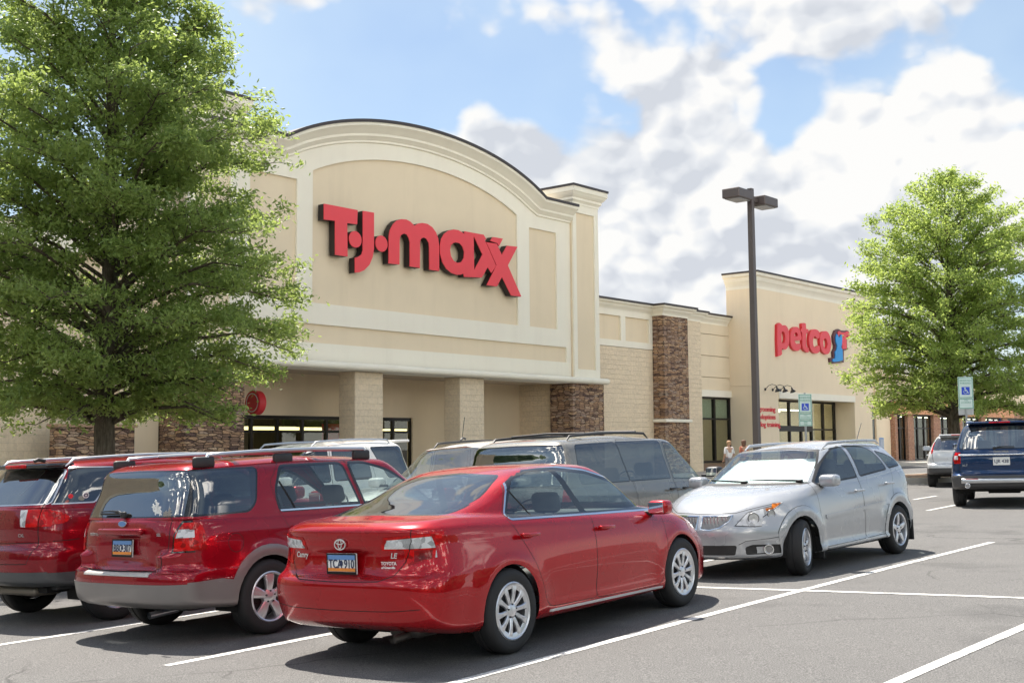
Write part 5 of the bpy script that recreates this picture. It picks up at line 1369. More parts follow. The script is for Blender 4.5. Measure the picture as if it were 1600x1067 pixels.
# ------------------------------------------------------------------ dark red crossover at the left edge
def build_maroon():
    P_ = paint('paint_maroon', (.22,.004,.012), .45)
    K = Car(-4.02, 14.72, 38.5, 'dark maroon crossover cut by the left edge, with black lower bumper and round stickers', 'car')
    rw, fw_ = -1.42, 1.42
    rings = wagon_rings(-2.36, 2.40, .935, 1.70, .36, 1.225, (1.25,1.14), .86, -1.86, .35, .66, zbump=.80, tail=.06, belt_front=1.13, zr_edge=1.655, cr=.5, nr=2.9, gr=3.2)
    disp = arch_disp((rw, fw_), .42, .02, .345)
    f = []
    dr = roundpoly([(-1.10,1.18),(-.95,.65),(-.9,.45),(-.08,.42),(-.08,1.15),(-.15,1.62),(-.95,1.63)], .05); df = roundpoly([(-.07,.42),(.98,.42),(1.02,1.1),(.45,1.55),(-.14,1.62),(-.07,1.15)], .05)
    f += [('side','gap',grow(dr,.005)),('side','gap',grow(df,.005)),('side','door_r',dr),('side','door_f',df)]
    qw = roundpoly([(-2.16,1.262),(-1.62,1.255),(-1.27,1.60),(-1.80,1.615)], [.02,.03,.05,.04]); w2 = roundpoly([(-1.35,1.25),(-1.02,1.575),(-.20,1.575),(-.13,1.20)], .05); w1 = roundpoly([(-.04,1.19),(-.10,1.57),(.35,1.48),(.92,1.17)], .05)
    f += [('side','silver',grow(qw,.014)),('side','qwin',qw),('side','trim',grow(w2,.02)),('side','win_r',w2),('side','trim',grow(w1,.02)),('side','win_f',w1)]
    f += [('side','lamp',roundpoly([(-2.8,1.03),(-2.8,1.21),(-2.15,1.21),(-1.98,1.16),(-1.93,1.11),(-1.98,1.06),(-2.2,1.03)], .04)),
          ('rear','lamp',[(.50,1.03),(.47,1.205),(1.2,1.21),(1.2,1.03)]),('rear','lamp_w',[(.50,1.035),(.47,1.205),(.56,1.205),(.56,1.03)])]
    f += [('side','black',[(-2.8,.2),(-2.8,.575),(2.8,.48),(2.8,.2)]),('rear','black',[(-.01,.2),(1.2,.2),(1.2,.575),(-.01,.575)])]
    for wx in (rw, fw_): f += [('side',None,circle(wx,.345,.385,32))]
    bw = roundpoly([(-.02,1.255),(.74,1.262),(.62,1.60),(-.02,1.63)], [0,.03,.05,0])
    f += [('rear','silver',grow(bw,.012)),('rear','backwin',bw),('rear','gap',strip([(.70,1.26),(.705,1.0),(.70,.80),(.64,.66),(0,.655)],.009)),('rear','gap',strip([(0,.86),(.70,.87)],.008)),('side','gap',strip([(-2.8,.86),(-1.85,.885)],.008))]
    ws = roundpoly([(-.02,1.16),(.78,1.14),(.60,1.58),(-.02,1.62)], [0,.05,.05,0]); f += [('front','trim',grow(ws,.02)),('front','windscreen',ws),('front','headl',[(.5,.7),(.5,.84),(1,.86),(1,.7)])]
    K.cut(rings, f, disp); bd = K.p('body', 'body', P_); K.p('panel_gap', 'gap', M['gap'], bd)
    for sd, s in (('left', 1), ('right', -1)):
        a1 = K.p('door', 'door_r', P_, None, sd); a2 = K.p('door', 'door_f', P_, None, sd); K.p('window', 'win_r', M['glass_privacy'], a1, sd); K.p('window', 'win_f', M['glass_tint'], a2, sd)
        K.p('quarter_window', 'qwin', M['glass_privacy'], None, sd); K.p('window_frame', 'trim', M['black_gloss'], None, sd); K.p('window_trim', 'silver', M['satin_metal'], None, sd, push=.003)
        L = K.p('tail_lamp', 'lamp', M['lens_red'], None, sd, push=.008, thick=.02); K.p('clear_lens', 'lamp_w', M['lens_clear'], L, sd, push=.009, thick=.01)
        K.p('bumper_cover', 'black', flat('cladding_dark', (.055,.06,.065), .45, coat=.2), None, sd, push=.004, thick=.01); K.p('headlamp', 'headl', M['lens_clear'], None, sd)
        handle(a1, -.9, 1.02, .945, s, P_); handle(a2, .1, 1.0, .95, s, P_); mirror_obj(K.o, 1.0, s*.87, 1.2, s, P_); rails(K.o, s*.66, -1.75, .1, 1.655, M['satin_metal'], r=.020, h=.05, wide=True)
    K.p('rear_window', 'backwin', M['glass_rear']); K.p('windscreen', 'windscreen', M['glass_screen'])
    b = MB(); b.rbox(-2.03, -1.70, -.60, .60, 1.625, 1.675, .022, seg=3); sp = b.build('spoiler', M['black_gloss'], K.o, smooth=60)
    b = MB(); b.rbox(-2.045, -1.98, -.20, .20, 1.632, 1.668, .008); b.build('brake_lamp', M['lens_red'], sp, smooth=60)
    b = MB(); b.tube([(-1.9,-.35,1.70),(-1.98,-.35,1.72),(-2.02,-.35,1.70)], .02, 8); b.build('washer_jet', M['black_plastic'], K.o, smooth=60)
    underbody(K.o, -2.3, 2.3, .90, .30, (rw, fw_), .345)
    b = MB(); b.tube([(-1.42,-.7,.34),(-1.42,.7,.34)], .05, 10); b.rbox(-2.1,-1.75,-.45,.45,.30,.40,.04); b.tube([(-1.2,.5,.28),(-2.0,.55,.30),(-2.3,.6,.30)], .03, 10); b.build('exhaust', flat('axle_steel', (.20,.18,.15), .5, .7), K.o, smooth=50)
    for x in (rw, fw_):
        for s in (1, -1): wheel(K.o, x, s*.815, s, .345, .225, .22, 'five')
    cabin(K.o, .1, -2.0, .8, .44, M['interior_dark'], 3)
    word(K.o, [bd], 'CXL', .045, -.50, .945, M['satin_metal'])
    # stickers on the rear quarter glass
    q = M['plate_white']
    for (x, z, r_, m_) in ((-1.915,1.325,.028, M['sign_red']), (-1.74,1.325,.036, q)):
        b = MB(); b.plate([(x+r_*math.cos(t), z+r_*.85*math.sin(t)) for t in np.linspace(0, 2*math.pi, 24, endpoint=False)], [], -.862, -.857); st = b.build('round_sticker', m_, K.o)
        if m_ is q:
            b = MB(); b.plate([(x+r_*.7*math.cos(t), z+r_*.55*math.sin(t)) for t in np.linspace(0, 2*math.pi, 24, endpoint=False)], [[(x+r_*.4*math.cos(t), z+r_*.3*math.sin(t)) for t in np.linspace(0, 2*math.pi, 12, endpoint=False)]], -.865, -.8625); b.build('sticker_ring', M['plate_ink'], st)
build_maroon()

# ------------------------------------------------------------------ silver hatchback facing the camera
def build_silver():
    P_ = paint('paint_silver', (.40,.415,.435), .35, .12)
    K = Car(3.546, 15.653, -139.05, 'silver hatchback facing the camera with its front wheel turned and a white sunshade', 'car')
    rw, fw_ = -1.30, 1.30
    rings = wagon_rings(-2.10, 2.17, .885, 1.515, .235, 1.125, (1.02,1.035), .775, -1.72, .20, .57, zbump=.62, tail=.05, belt_front=1.0, zr_edge=1.435, cr=.5, nr=2.8, cf=.95, nf=2.25, hood_mid=.945, gr=3.0, crown=.055)
    def ex(x, y, z):
        if .1 < z < .30 and -1.1 < x < 1.1 and y > .4: y += .03*math.exp(-((z-.25)/.05)**2)
        if x > 1.6 and z < .44: # lower air dam panel
            k = math.exp(-((abs(y)-.66)/.13)**2)*math.exp(-((z-.33)/.07)**2); x -= .05*k
        return x, y, z
    disp = arch_disp((rw, fw_), .43, .034, .315, ex, .07)
    f = []
    dr = roundpoly([(-1.33,1.12),(-1.12,.70),(-.90,.42),(-.86,.30),(-.30,.29),(-.30,1.02),(-.36,1.46),(-1.05,1.45)], .05); df = roundpoly([(-.288,.29),(.80,.28),(.86,.60),(.88,1.0),(.30,1.38),(-.35,1.463),(-.288,1.02)], .05)
    f += [('side','gap',grow(dr,.006)),('side','gap',grow(df,.006)),('side','door_r',dr),('side','door_f',df)]
    w1 = roundpoly([(.76,1.015),(.48,1.19),(.18,1.335),(-.05,1.395),(-.34,1.42),(-.28,1.055)], [.03,.1,.1,.05,.03,.02]); w2 = roundpoly([(-.40,1.062),(-.47,1.425),(-.95,1.40),(-1.10,1.34),(-1.19,1.115)], [.02,.02,.08,.06,.03]); w3 = roundpoly([(-1.285,1.125),(-1.19,1.335),(-1.42,1.285),(-1.62,1.20),(-1.64,1.15)], .03)
    f += [('side','trim',grow(w1,.022)),('side','trim',grow(w2,.022)),('side','win_f',w1),('side','win_r',w2),('side','trim',grow(w3,.02)),('side','win_q',w3)]
    f += [('side','mold_l',[(.75,.60),(.75,.645),(-1.02,.715),(-1.02,.67)])]
    for wx, fl in ((rw, 'flare_r'), (fw_, 'flare_f')): f += [('side','flare_gap',circle(wx,.315,.478,36)),('side',fl,circle(wx,.315,.472,36)),('side',None,circle(wx,.315,.362,36))]
    f += [('side','tlamp',[(-2.8,.86),(-2.8,1.12),(-1.93,1.14),(-1.86,1.0),(-1.93,.86)]),('rear','tlamp',[(.6,.86),(.62,1.12),(1,1.12),(1,.86)])]
    f += [('side','hl_gap',grow([(1.52,.845),(1.64,.835),(3,.83),(3,.62),(1.95,.63),(1.78,.72)],.007)),('side','headl',[(1.52,.845),(1.64,.835),(3,.83),(3,.62),(1.95,.63),(1.78,.72)]),('side','amber',roundpoly([(1.545,.838),(1.73,.825),(1.76,.755),(1.70,.765)],.01))]
    f += [('front','hl_gap',grow([(.425,.615),(.51,.75),(.74,.825),(1.2,.85),(1.2,.64),(.6,.60)],.008)),('front','headl',[(.425,.615),(.51,.75),(.74,.825),(1.2,.85),(1.2,.64),(.6,.60)])]
    gr_ = [(.035,.585),(.035,.715),(.36,.72),(.345,.67),(.25,.60),(.14,.575)]
    f += [('front','grille_rim',grow(gr_,.012)),('front','grille',gr_)]
    f += [('front','hood_gap',strip([(0,.745),(.40,.752),(.60,.81),(.80,.86)],.007))]
    f += [('front','intake',roundpoly([(-.01,.285),(.40,.285),(.43,.395),(-.01,.395)],[0,.02,.03,0])),('front','fog_cup',roundpoly([(.50,.285),(.50,.37),(.56,.395),(.80,.385),(.80,.285)],.02)),('front','lip',strip([(0,.255),(.5,.25),(.9,.26)],.014)),('front','bump_gap',strip([(.445,.40),(.52,.44),(.70,.455),(1.0,.50)],.006))]
    bw = roundpoly([(-.02,1.15),(.70,1.155),(.52,1.40),(-.02,1.43)], [0,.03,.05,0]); f += [('rear','trim',grow(bw,.012)),('rear','backwin',bw)]
    ws = roundpoly([(-.02,1.045),(.74,1.04),(.66,1.17),(.565,1.385),(-.02,1.425)], [0,.04,.02,.04,0]); f += [('front','trim',grow(ws,.024)),('front','windscreen',ws)]
    K.cut(rings, f, disp); bd = K.p('body', 'body', P_); K.p('panel_gap', ['gap','hood_gap','bump_gap','flare_gap','hl_gap'], M['gap'], bd)
    for sd, s in (('left', 1), ('right', -1)):
        a1 = K.p('door', 'door_r', P_, None, sd); a2 = K.p('door', 'door_f', P_, None, sd); K.p('window', 'win_r', M['glass_tint'], a1, sd); K.p('window', 'win_f', M['glass_tint'], a2, sd); K.p('quarter_window', 'win_q', M['glass_tint'], None, sd)
        K.p('window_frame', 'trim', M['black_plastic'], None, sd); K.p('wheel_flare', 'flare_r', P_, None, sd, push=.003); K.p('wheel_flare', 'flare_f', P_, None, sd, push=.003); K.p('side_moulding', 'mold_l', P_, None, sd, push=.014, thick=.02)
        K.p('tail_lamp', 'tlamp', M['lens_red'], None, sd); hl = K.p('headlamp', 'headl', M['lens_clear'], None, sd, push=.003); K.p('turn_lamp', 'amber', M['lens_orange'], hl, sd, push=.004)
        for (y, z, r_) in ((.575,.685,.060),(.70,.725,.046)):
            T = on_body([hl, bd], s*y, z, True, .004); b = MB(); b.lathe([(0,-.004),(r_*.45,-.006),(r_*.5,-.003),(r_*.9,-.003),(r_,-.009),(r_,.01)], 24, 'y', M=T); b.build('reflector', M['satin_metal'], hl, smooth=40)
            b = MB(); b.lathe([(r_*.92,-.010),(r_*1.06,-.011),(r_*1.12,-.003)], 24, 'y', M=T); b.build('lamp_ring', flat('lamp_ring_grey', (.12,.125,.13), .3), hl, smooth=40)  # plain dark grey ring round each reflector
        K.p('grille', 'grille', flat('grille_grey', (.18,.18,.18), .4, .6), None, sd); K.p('grille_rim', 'grille_rim', M['chrome'], None, sd, push=.006, thick=.01)
        b = MB()
        for k in range(7):
            y = s*(.06+.042*k); T = on_body([bd] + [c for c in K.o.children if c.name.startswith('grille')], y, .66 if k < 5 else .69, True, .004); h = (.055 if k < 5 else .03); b.box(-.004, .004, -.006, .004, -h, h, M=T)
        b.build('grille_bars', M['satin_metal'], K.o)
        K.p('fog_recess', 'fog_cup', M['black_plastic'], None, sd, push=-.01)
        T = on_body([bd], s*.86*.82, .42, True, 0); xf_ = T.translation.x
        b = MB(); T = Matrix.Translation((xf_+.012, s*.695, .335)) @ Matrix.Rotation(R(90+s*28), 4, 'Z'); b.lathe([(0,-.012),(.038,-.010),(.044,-.016),(.056,-.016),(.058,.02)], 24, 'y', M=T); fl_ = b.build('fog_lamp', M['chrome'], K.o, smooth=40); b = MB(); b.lathe([(0,-.013),(.036,-.0125)], 20, 'y', M=T); b.build('fog_lens', flat('fog_glass', (.25,.25,.25), .1, .3, coat=1), fl_, smooth=40)
        handle(a1, -1.02, .93, .895, s, P_); handle(a2, -.13, .885, .90, s, P_); mirror_obj(K.o, .66, s*.80, 1.045, s, P_, .95)
        rails(K.o, s*.55, -1.45, -.05, 1.455, P_, r=.020, h=.022, arc=.012, wide=True)
    K.p('rear_window', 'backwin', M['glass_tint']); wsn = K.p('windscreen', 'windscreen', M['glass_screen']); K.p('lower_intake', 'intake', M['black_plastic'], push=-.01); K.p('chin_strip', 'lip', M['satin_metal'], push=.003)
    for (y0, L, a) in ((.62, .62, 2), (-.05, .58, 2)):
        b = MB(); pts = []
        for i in range(7):
            y = y0-L*i/6; x, _ = snap([bd, wsn], y, 1.058+.004*i, True); pts.append((x+.022, y, 1.058+.004*i))
        b.tube(pts, [.012,.013,.011,.010,.009,.008,.006], 6); b.rbox(pts[0][0]-.03, pts[0][0]+.03, y0-.04, y0+.04, 1.035, 1.07, .012); b.build('wiper', M['black_plastic'], K.o, smooth=60)
    # silvered folding sunshade standing behind the screen
    sh = NT('sunshade_foil'); nz = sh.noise(6, 5, .6); cfoil = sh.mix(nz, (.50,.56,.57), (.72,.77,.76)); shm = sh.pbr(cfoil, .45, 0, sh.bump(sh.noise(5, 4), .6, .03))
    b = MB(); N, Mv = 24, 8; vs = []
    for j in range(Mv+1):
        for i in range(N+1):
            u = -1+2*i/N; v = j/Mv; hw = .68-.12*v; x = .87-.50*v-.16*u*u + .012*math.sin(i*1.9)+.008*math.sin(j*2.3+i)
            vs.append((x, u*hw, 1.02+.28*v))
    b.add(vs, [(j*(N+1)+i, j*(N+1)+i+1, (j+1)*(N+1)+i+1, (j+1)*(N+1)+i) for j in range(Mv) for i in range(N)]); b.build('sunshade', shm, K.o, smooth=180)
    b = MB(); b.tube([(.60,-.05,1.10),(.58,.10,1.16),(.66,.24,1.05),(.70,.33,1.06)], .007, 6); b.build('shade_cord', M['black_plastic'], K.o)
    underbody(K.o, -2.0, 2.05, .86, .20, (rw, fw_), .315)
    for x in (rw, fw_):
        for s in (1, -1): wheel(K.o, x, s*.785, s, .316, .205, .212, 'five', steer=(R(15) if x > 0 else 0))
    for s in (1, -1):
        b = MB(); b.rbox(rw-.40, rw-.375, s*.80-.10, s*.80+.10, .15, .42, .01); b.rbox(fw_-.43, fw_-.405, s*.80-.10, s*.80+.10, .15, .40, .01); b.build('mud_flap', M['black_plastic'], K.o)
    cabin(K.o, -.15, -1.9, .76, .34, M['interior_grey'], 2)
    b = MB(); b.tube([(-1.55,.25,1.50),(-1.72,.25,1.72)], .006, 6); b.build('aerial', M['black_plastic'], K.o)
    word(K.o, [bd], 'VIBE', .04, .4, .9, M['chrome'])
build_silver()

# ------------------------------------------------------------------ taupe minivan behind the red sedan
def build_minivan():
    t = NT('paint_taupe'); P_ = paint('paint_taupe', (.24,.23,.205), .45, .15)
    K = Car(1.36, 17.12, 38.2, 'taupe grey minivan with dark rear side glass and black roof rack, behind the red sedan', 'minivan')
    rw, fw_ = -1.40, 1.48
    rings = wagon_rings(-2.30, 2.45, .965, 1.72, .25, 1.09, (1.50,1.02), .78, -2.02, .45, .72, zbump=.62, tail=.05, belt_front=1.05, zr_edge=1.655, cr=.34, nr=3.4, gr=4.5, cf=.9, nf=2.3)
    f = []
    dr = roundpoly([(-.72,1.08),(-.70,.40),(.30,.38),(.30,1.06),(.18,1.64),(-.86,1.645)], .04); df = roundpoly([(.312,.38),(1.25,.38),(1.32,1.0),(.95,1.34),(.60,1.58),(.19,1.64),(.312,1.06)], .04)
    f += [('side','gap',grow(dr,.007)),('side','gap',grow(df,.007)),('side','door_r',dr),('side','door_f',df)]
    w3 = roundpoly([(-1.86,1.125),(-1.80,1.60),(-.93,1.61),(-.80,1.11)], [.06,.08,.02,.02]); w2 = roundpoly([(-.77,1.11),(-.90,1.61),(.14,1.605),(.24,1.10)], [.02,.02,.03,.02]); w1 = roundpoly([(.335,1.09),(.235,1.59),(.58,1.53),(.92,1.32),(1.24,1.045)], [.02,.03,.1,.1,.02])
    for w_, n_ in ((w3,'win_q'),(w2,'win_r'),(w1,'win_f')): f += [('side','trim',grow(w_,.014)),('side',n_,w_)]
    for wx in (rw, fw_): f += [('side',None,circle(wx,.335,.375,32))]
    bw = roundpoly([(-.02,1.12),(.80,1.12),(.72,1.60),(-.02,1.615)], [0,.06,.06,0]); f += [('rear','trim',grow(bw,.014)),('rear','backwin',bw),('rear','tlamp',[(.78,.80),(.78,1.08),(1.2,1.08),(1.2,.80)])]
    ws = roundpoly([(-.02,1.04),(.82,1.04),(.64,1.60),(-.02,1.63)], [0,.05,.05,0]); f += [('front','trim',grow(ws,.02)),('front','windscreen',ws),('front','headl',[(.45,.62),(.45,.75),(1.2,.76),(1.2,.62)])]
    K.cut(rings, f, arch_disp((rw, fw_), .41, .015, .335)); bd = K.p('body', 'body', P_); K.p('panel_gap', 'gap', M['gap'], bd)
    for sd, s in (('left', 1), ('right', -1)):
        a1 = K.p('sliding_door', 'door_r', P_, None, sd); a2 = K.p('door', 'door_f', P_, None, sd); K.p('window', 'win_r', M['glass_privacy'], a1, sd); K.p('window', 'win_f', M['glass_clear'], a2, sd); K.p('quarter_window', 'win_q', M['glass_privacy'], None, sd)
        K.p('window_frame', 'trim', M['black_gloss'], None, sd); K.p('tail_lamp', 'tlamp', M['lens_red'], None, sd); K.p('headlamp', 'headl', M['lens_clear'], None, sd)
        handle(a1, .18, .955, .965, s, M['black_gloss']); handle(a2, .52, .95, .965, s, M['black_gloss']); mirror_obj(K.o, 1.30, s*.86, 1.13, s, M['black_plastic'], .95)
        rails(K.o, s*.60, -1.70, .05, 1.665, M['black_plastic'], r=.016, h=.055, wide=True)
    for x in (-1.35, -.15):
        b = MB(); b.tube([(x, -.6, 1.745),(x, 0, 1.765),(x, .6, 1.745)], .016, 8); b.build('roof_crossbar', M['black_plastic'], K.o, smooth=60)
    K.p('rear_window', 'backwin', M['glass_rear']); K.p('windscreen', 'windscreen', M['glass_screen'])
    underbody(K.o, -2.2, 2.3, .94, .22, (rw, fw_), .335)
    for x in (rw, fw_):
        for s in (1, -1): wheel(K.o, x, s*.85, s, .335, .215, .20, 'seven')
    cabin(K.o, .55, -2.0, .84, .38, M['interior_tan'], 2)
build_minivan()

# ------------------------------------------------------------------ further cars
def suv(x, y, hd, label, P_, W, H, wb, xr, xf, belt, cowl, nose, roof_r, roof_f, wr, tail_lamp, r=.36, rails_=None, glass_r='glass_privacy', z0=.32, extra=None, rearwin=None, spoiler=None, cabin_m='interior_grey', tail=.06, style='seven', gr=3.8, chrome_strip=False, black_low=None, cr=.42, qslant=.12):
    K = Car(x, y, hd, label, 'car'); rw, fw_ = -wb/2, wb/2; ze = H-.065
    rings = wagon_rings(xr, xf, W, H, z0, belt, cowl, nose, roof_r, roof_f, wr, zbump=.66, tail=tail, belt_front=belt-.04, zr_edge=ze, gr=gr, cr=cr)
    f = []; t0, t1 = belt+.03, ze-.07
    dr = roundpoly([(rw+.30,belt),(rw+.45,.62),(-.12,.45),(-.12,belt),(-.17,ze-.02),(rw+.40,ze-.02)], .05); df = roundpoly([(-.105,.45),(fw_-.42,.45),(fw_-.35,belt-.05),(cowl[0]-.55,t1-.08),(roof_f,ze-.02),(-.155,ze-.02),(-.105,belt)], .05)
    f += [('side','gap',grow(dr,.006)),('side','gap',grow(df,.006)),('side','door_r',dr),('side','door_f',df)]
    qa = roof_r+.05; w3 = roundpoly([(xr+.34,t0),(qa+.04,t1),(rw+.30,t1),(rw+.30-qslant,t0)], .05); w2 = roundpoly([(rw+.40,t0),(rw+.44,t1),(-.22,t1),(-.18,t0)], .05); w1 = roundpoly([(-.08,t0-.01),(-.10,t1),(roof_f-.05,t1-.02),(cowl[0]-.55,t1-.17),(cowl[0]-.22,t0-.03)], .05)
    for w_, n_ in ((w3,'win_q'),(w2,'win_r'),(w1,'win_f')): f += [('side','trim',grow(w_,.016)),('side',n_,w_)]
    if black_low: f += [('side','black',[(-3,.1),(-3,black_low),(3,black_low-.08),(3,.1)]),('rear','black',[(-.01,.1),(1.2,.1),(1.2,black_low),(-.01,black_low)])]
    for wx in (rw, fw_):
        if black_low: f += [('side','black',circle(wx,r,r+.11,32))]
        f += [('side',None,circle(wx,r,r+.04,32))]
    f += tail_lamp
    bw = rearwin or roundpoly([(-.02,t0),(W*.80,t0),(wr+.0,t1+.01),(-.02,t1+.02)], [0,.06,.06,0]); f += [('rear','trim',grow(bw,.014)),('rear','backwin',bw),('rear','gap',strip([(W*.83,belt),(W*.80,.75),(W*.72,.68),(0,.68)],.010))]
    ws = roundpoly([(-.02,belt-.02),(W*.86,belt-.03),(wr,t1+.0),(-.02,t1+.05)], [0,.05,.05,0]); f += [('front','trim',grow(ws,.02)),('front','windscreen',ws),('front','headl',[(.45,nose-.18),(.45,nose-.04),(1.2,nose-.0),(1.2,nose-.18)]),('front','grille',[(-.01,.55),(.42,.55),(.42,nose-.05),(-.01,nose-.05)])]
    K.cut(rings, f, arch_disp((rw, fw_), r+.08, .02, r), sub=4); bd = K.p('body', 'body', P_); K.p('panel_gap', 'gap', M['gap'], bd)
    for sd, s in (('left', 1), ('right', -1)):
        a1 = K.p('door', 'door_r', P_, None, sd); a2 = K.p('door', 'door_f', P_, None, sd); K.p('window', 'win_r', M[glass_r], a1, sd); K.p('window', 'win_f', M['glass_tint'], a2, sd); K.p('quarter_window', 'win_q', M[glass_r], None, sd)
        K.p('window_frame', 'trim', M['black_gloss'], None, sd); L = K.p('tail_lamp', 'tlamp', M['lens_red'], None, sd, push=.006, thick=.02)
        if K.r['tlamp_w']: K.p('clear_lens', 'tlamp_w', M['lens_clear'], L, sd, push=.008, thick=.01)
        if black_low: K.p('lower_cladding', 'black', M['cladding_dark'], None, sd, push=.005, thick=.01)
        K.p('headlamp', 'headl', M['lens_clear'], None, sd); handle(a1, rw+.62, belt-.13, W*.99, s, P_); handle(a2, .06, belt-.13, W*.99, s, P_); mirror_obj(K.o, cowl[0]-.25, s*W*.92, belt+.06, s, P_)
        if rails_: rails(K.o, s*(wr-.06), rails_[0], rails_[1], ze, M[rails_[2]], r=.018, h=.055, wide=True)
    K.p('rear_window', 'backwin', M['glass_rear']); K.p('windscreen', 'windscreen', M['glass_screen']); K.p('grille', 'grille', M['black_plastic'])
    if spoiler:
        b = MB(); b.rbox(roof_r-spoiler[0], roof_r+.12, -wr+.06, wr-.06, ze+.005, ze+.05, .02, seg=3); sp = b.build('spoiler', spoiler[1], K.o, smooth=60)
        b = MB(); b.rbox(roof_r-spoiler[0]-.004, roof_r-spoiler[0]+.02, -.2, .2, ze+.015, ze+.04, .004); b.build('brake_lamp', M['lens_red'], sp)
    underbody(K.o, xr+.1, xf-.15, W-.03, z0-.04, (rw, fw_), r)
    for x_ in (rw, fw_):
        for s in (1, -1): wheel(K.o, x_, s*(W-.11), s, r, .235, r*.63, style)
    cabin(K.o, .12, rw-.5, W-.13, z0+.10, M[cabin_m], 2)
    if extra: extra(K, bd)
    return K
PW = paint('paint_white', (.74,.73,.70), .0, .05); PG = paint('paint_pearl', (.62,.64,.66), .2, .1); PB = paint('paint_navy', (.010,.034,.10), .4, .2)
# white crossover facing the camera, next bay to the minivan
suv(-.73, 18.95, -141.8, 'white crossover facing the camera with pale windscreen, between the minivan and the white off roader', PW, .90, 1.74, 2.85, -2.35, 2.35, 1.12, (1.18,1.10), .90, -2.0, .10, .64,
    [('rear','tlamp',[(.7,.85),(.7,1.1),(1.2,1.1),(1.2,.85)])], rails_=(-1.8, -.1, 'black_plastic'), cabin_m='interior_tan', extra=lambda K, bd: (lambda b: (b.tube([(.02,.0,1.76),(-.04,.0,1.80),(-.10,.0,1.78)], .018, 8), b.tube([(-.02,.0,1.78),(-.10,.0,2.12)], .005, 6), b.build('aerial', M['black_plastic'], K.o)))(MB()))
def orx(K, bd):
    word(K.o, [bd], 'AWD', .05, -.6, .9, M['satin_metal'])
suv(-3.55, 19.75, -141.8, 'white off roader with dark quarter glass and rear spoiler, in front of the store entrance', PW, .935, 1.86, 2.79, -2.25, 2.40, 1.20, (1.25,1.16), .98, -1.92, .15, .68,
    [('rear','tlamp',[(.72,.95),(.72,1.18),(1.2,1.18),(1.2,.95)])], r=.38, rails_=(-1.6, .0, 'satin_metal'), glass_r='glass_privacy', spoiler=(.26, PW), qslant=.30)
# navy off roader at the right edge
def navy(K, bd):
    b = MB(); b.tube([(-2.452,y,1.075) if abs(y) < .7 else (-2.40,y,1.075) for y in np.linspace(-.80,.80,9)], .022, 8); b.build('chrome_bar', M['chrome'], K.o, smooth=60)
    plate_obj(K.o, on_body([bd], 0, .94, False, .012), 'LJR 438', False)
    word(K.o, [bd], 'XLT', .06, .70, .86, M['satin_metal']); word(K.o, [bd], 'EXPLORER', .06, 0, 1.13, M['chrome'])
    b = MB(); b.rbox(-2.475,-2.40,-.78,.78,.50,.60,.02); b.build('skid_plate', M['satin_metal'], K.o, smooth=60)
    for s in (1, -1):
        b = MB(); b.lathe([(.042,.10),(.052,0),(.046,-.004),(.040,0),(.036,.10)], 20, 'x', M=Matrix.Translation((-2.48, s*.66, .455))); b.lathe([(0,.03),(.04,.03)], 20, 'x', M=Matrix.Translation((-2.48, s*.66, .455))); b.build('exhaust_tip', M['chrome'], K.o, smooth=60)
        b = MB(); b.box(-2.479,-2.476, min(s*.45,s*.70), max(s*.45,s*.70), .585,.598); b.build('reflector', M['lens_red'], K.o)
    wiper(K.o, Matrix.Translation((-2.36, .12, 1.20)) @ Matrix.Rotation(-math.pi/2, 4, 'Z'), .38)
    b = MB(); b.tube([(-1.75,0,1.74),(-1.82,0,1.80),(-1.86,0,1.80),(-1.84,0,1.74)], .016, 6); b.build('aerial', PB, K.o)
M['cladding_dark'] = M.get('cladding_dark') or flat('cladding_dark2', (.06,.06,.062), .5)
hd = 24; a = Vector((math.sin(R(hd)), math.cos(R(hd)))); l = Vector((-a.y, a.x)); c = Vector((9.35, 25.9)) + a*1.43 - l*.98
suv(c.x, c.y, hd, 'dark blue off roader cut by the right edge, its rear towards the camera', PB, 1.0, 1.76, 2.86, -2.42, 2.55, 1.17, (1.30,1.12), .98, -2.02, .25, .70,
    [('rear','tlamp',[(.78,.90),(.78,1.13),(1.3,1.13),(1.3,.90)]),('rear','tlamp_w',[(.83,.98),(.83,1.06),(1.0,1.06),(1.0,.98)]),('side','tlamp',[(-3,.90),(-3,1.13),(-2.2,1.13),(-2.2,.95)])],
    r=.385, rails_=(-1.75, .1, 'satin_metal'), spoiler=(.22, PB), black_low=.66, extra=navy, cr=.34)
def crv(K, bd):
    plate_obj(K.o, on_body([bd], -.15, .93, False, .012), 'DEALER', False)
    b = MB(); b.rbox(-2.20,-2.14,-.55,.55,1.06,1.085,.008); b.build('chrome_bar', M['chrome'], K.o)
hd = 20; a = Vector((math.sin(R(hd)), math.cos(R(hd)))); l = Vector((-a.y, a.x)); c = Vector((12.35, 36.2)) + a*1.31 - l*.84
suv(c.x, c.y, hd, 'small white crossover with tall red corner lamps, half hidden behind the dark blue off roader', PG, .91, 1.54, 2.62, -2.22, 2.30, 1.05, (1.15,1.02), .90, -1.78, .15, .60,
    [('rear','tlamp',[(.74,.98),(.66,1.30),(.60,1.54),(.66,1.54),(.80,1.30),(1.2,1.12),(1.2,.98)]),('side','tlamp',[(-3,.98),(-3,1.15),(-2.0,1.1),(-2.05,.98)])], r=.345, black_low=.56, extra=crv, spoiler=(.15, PG))

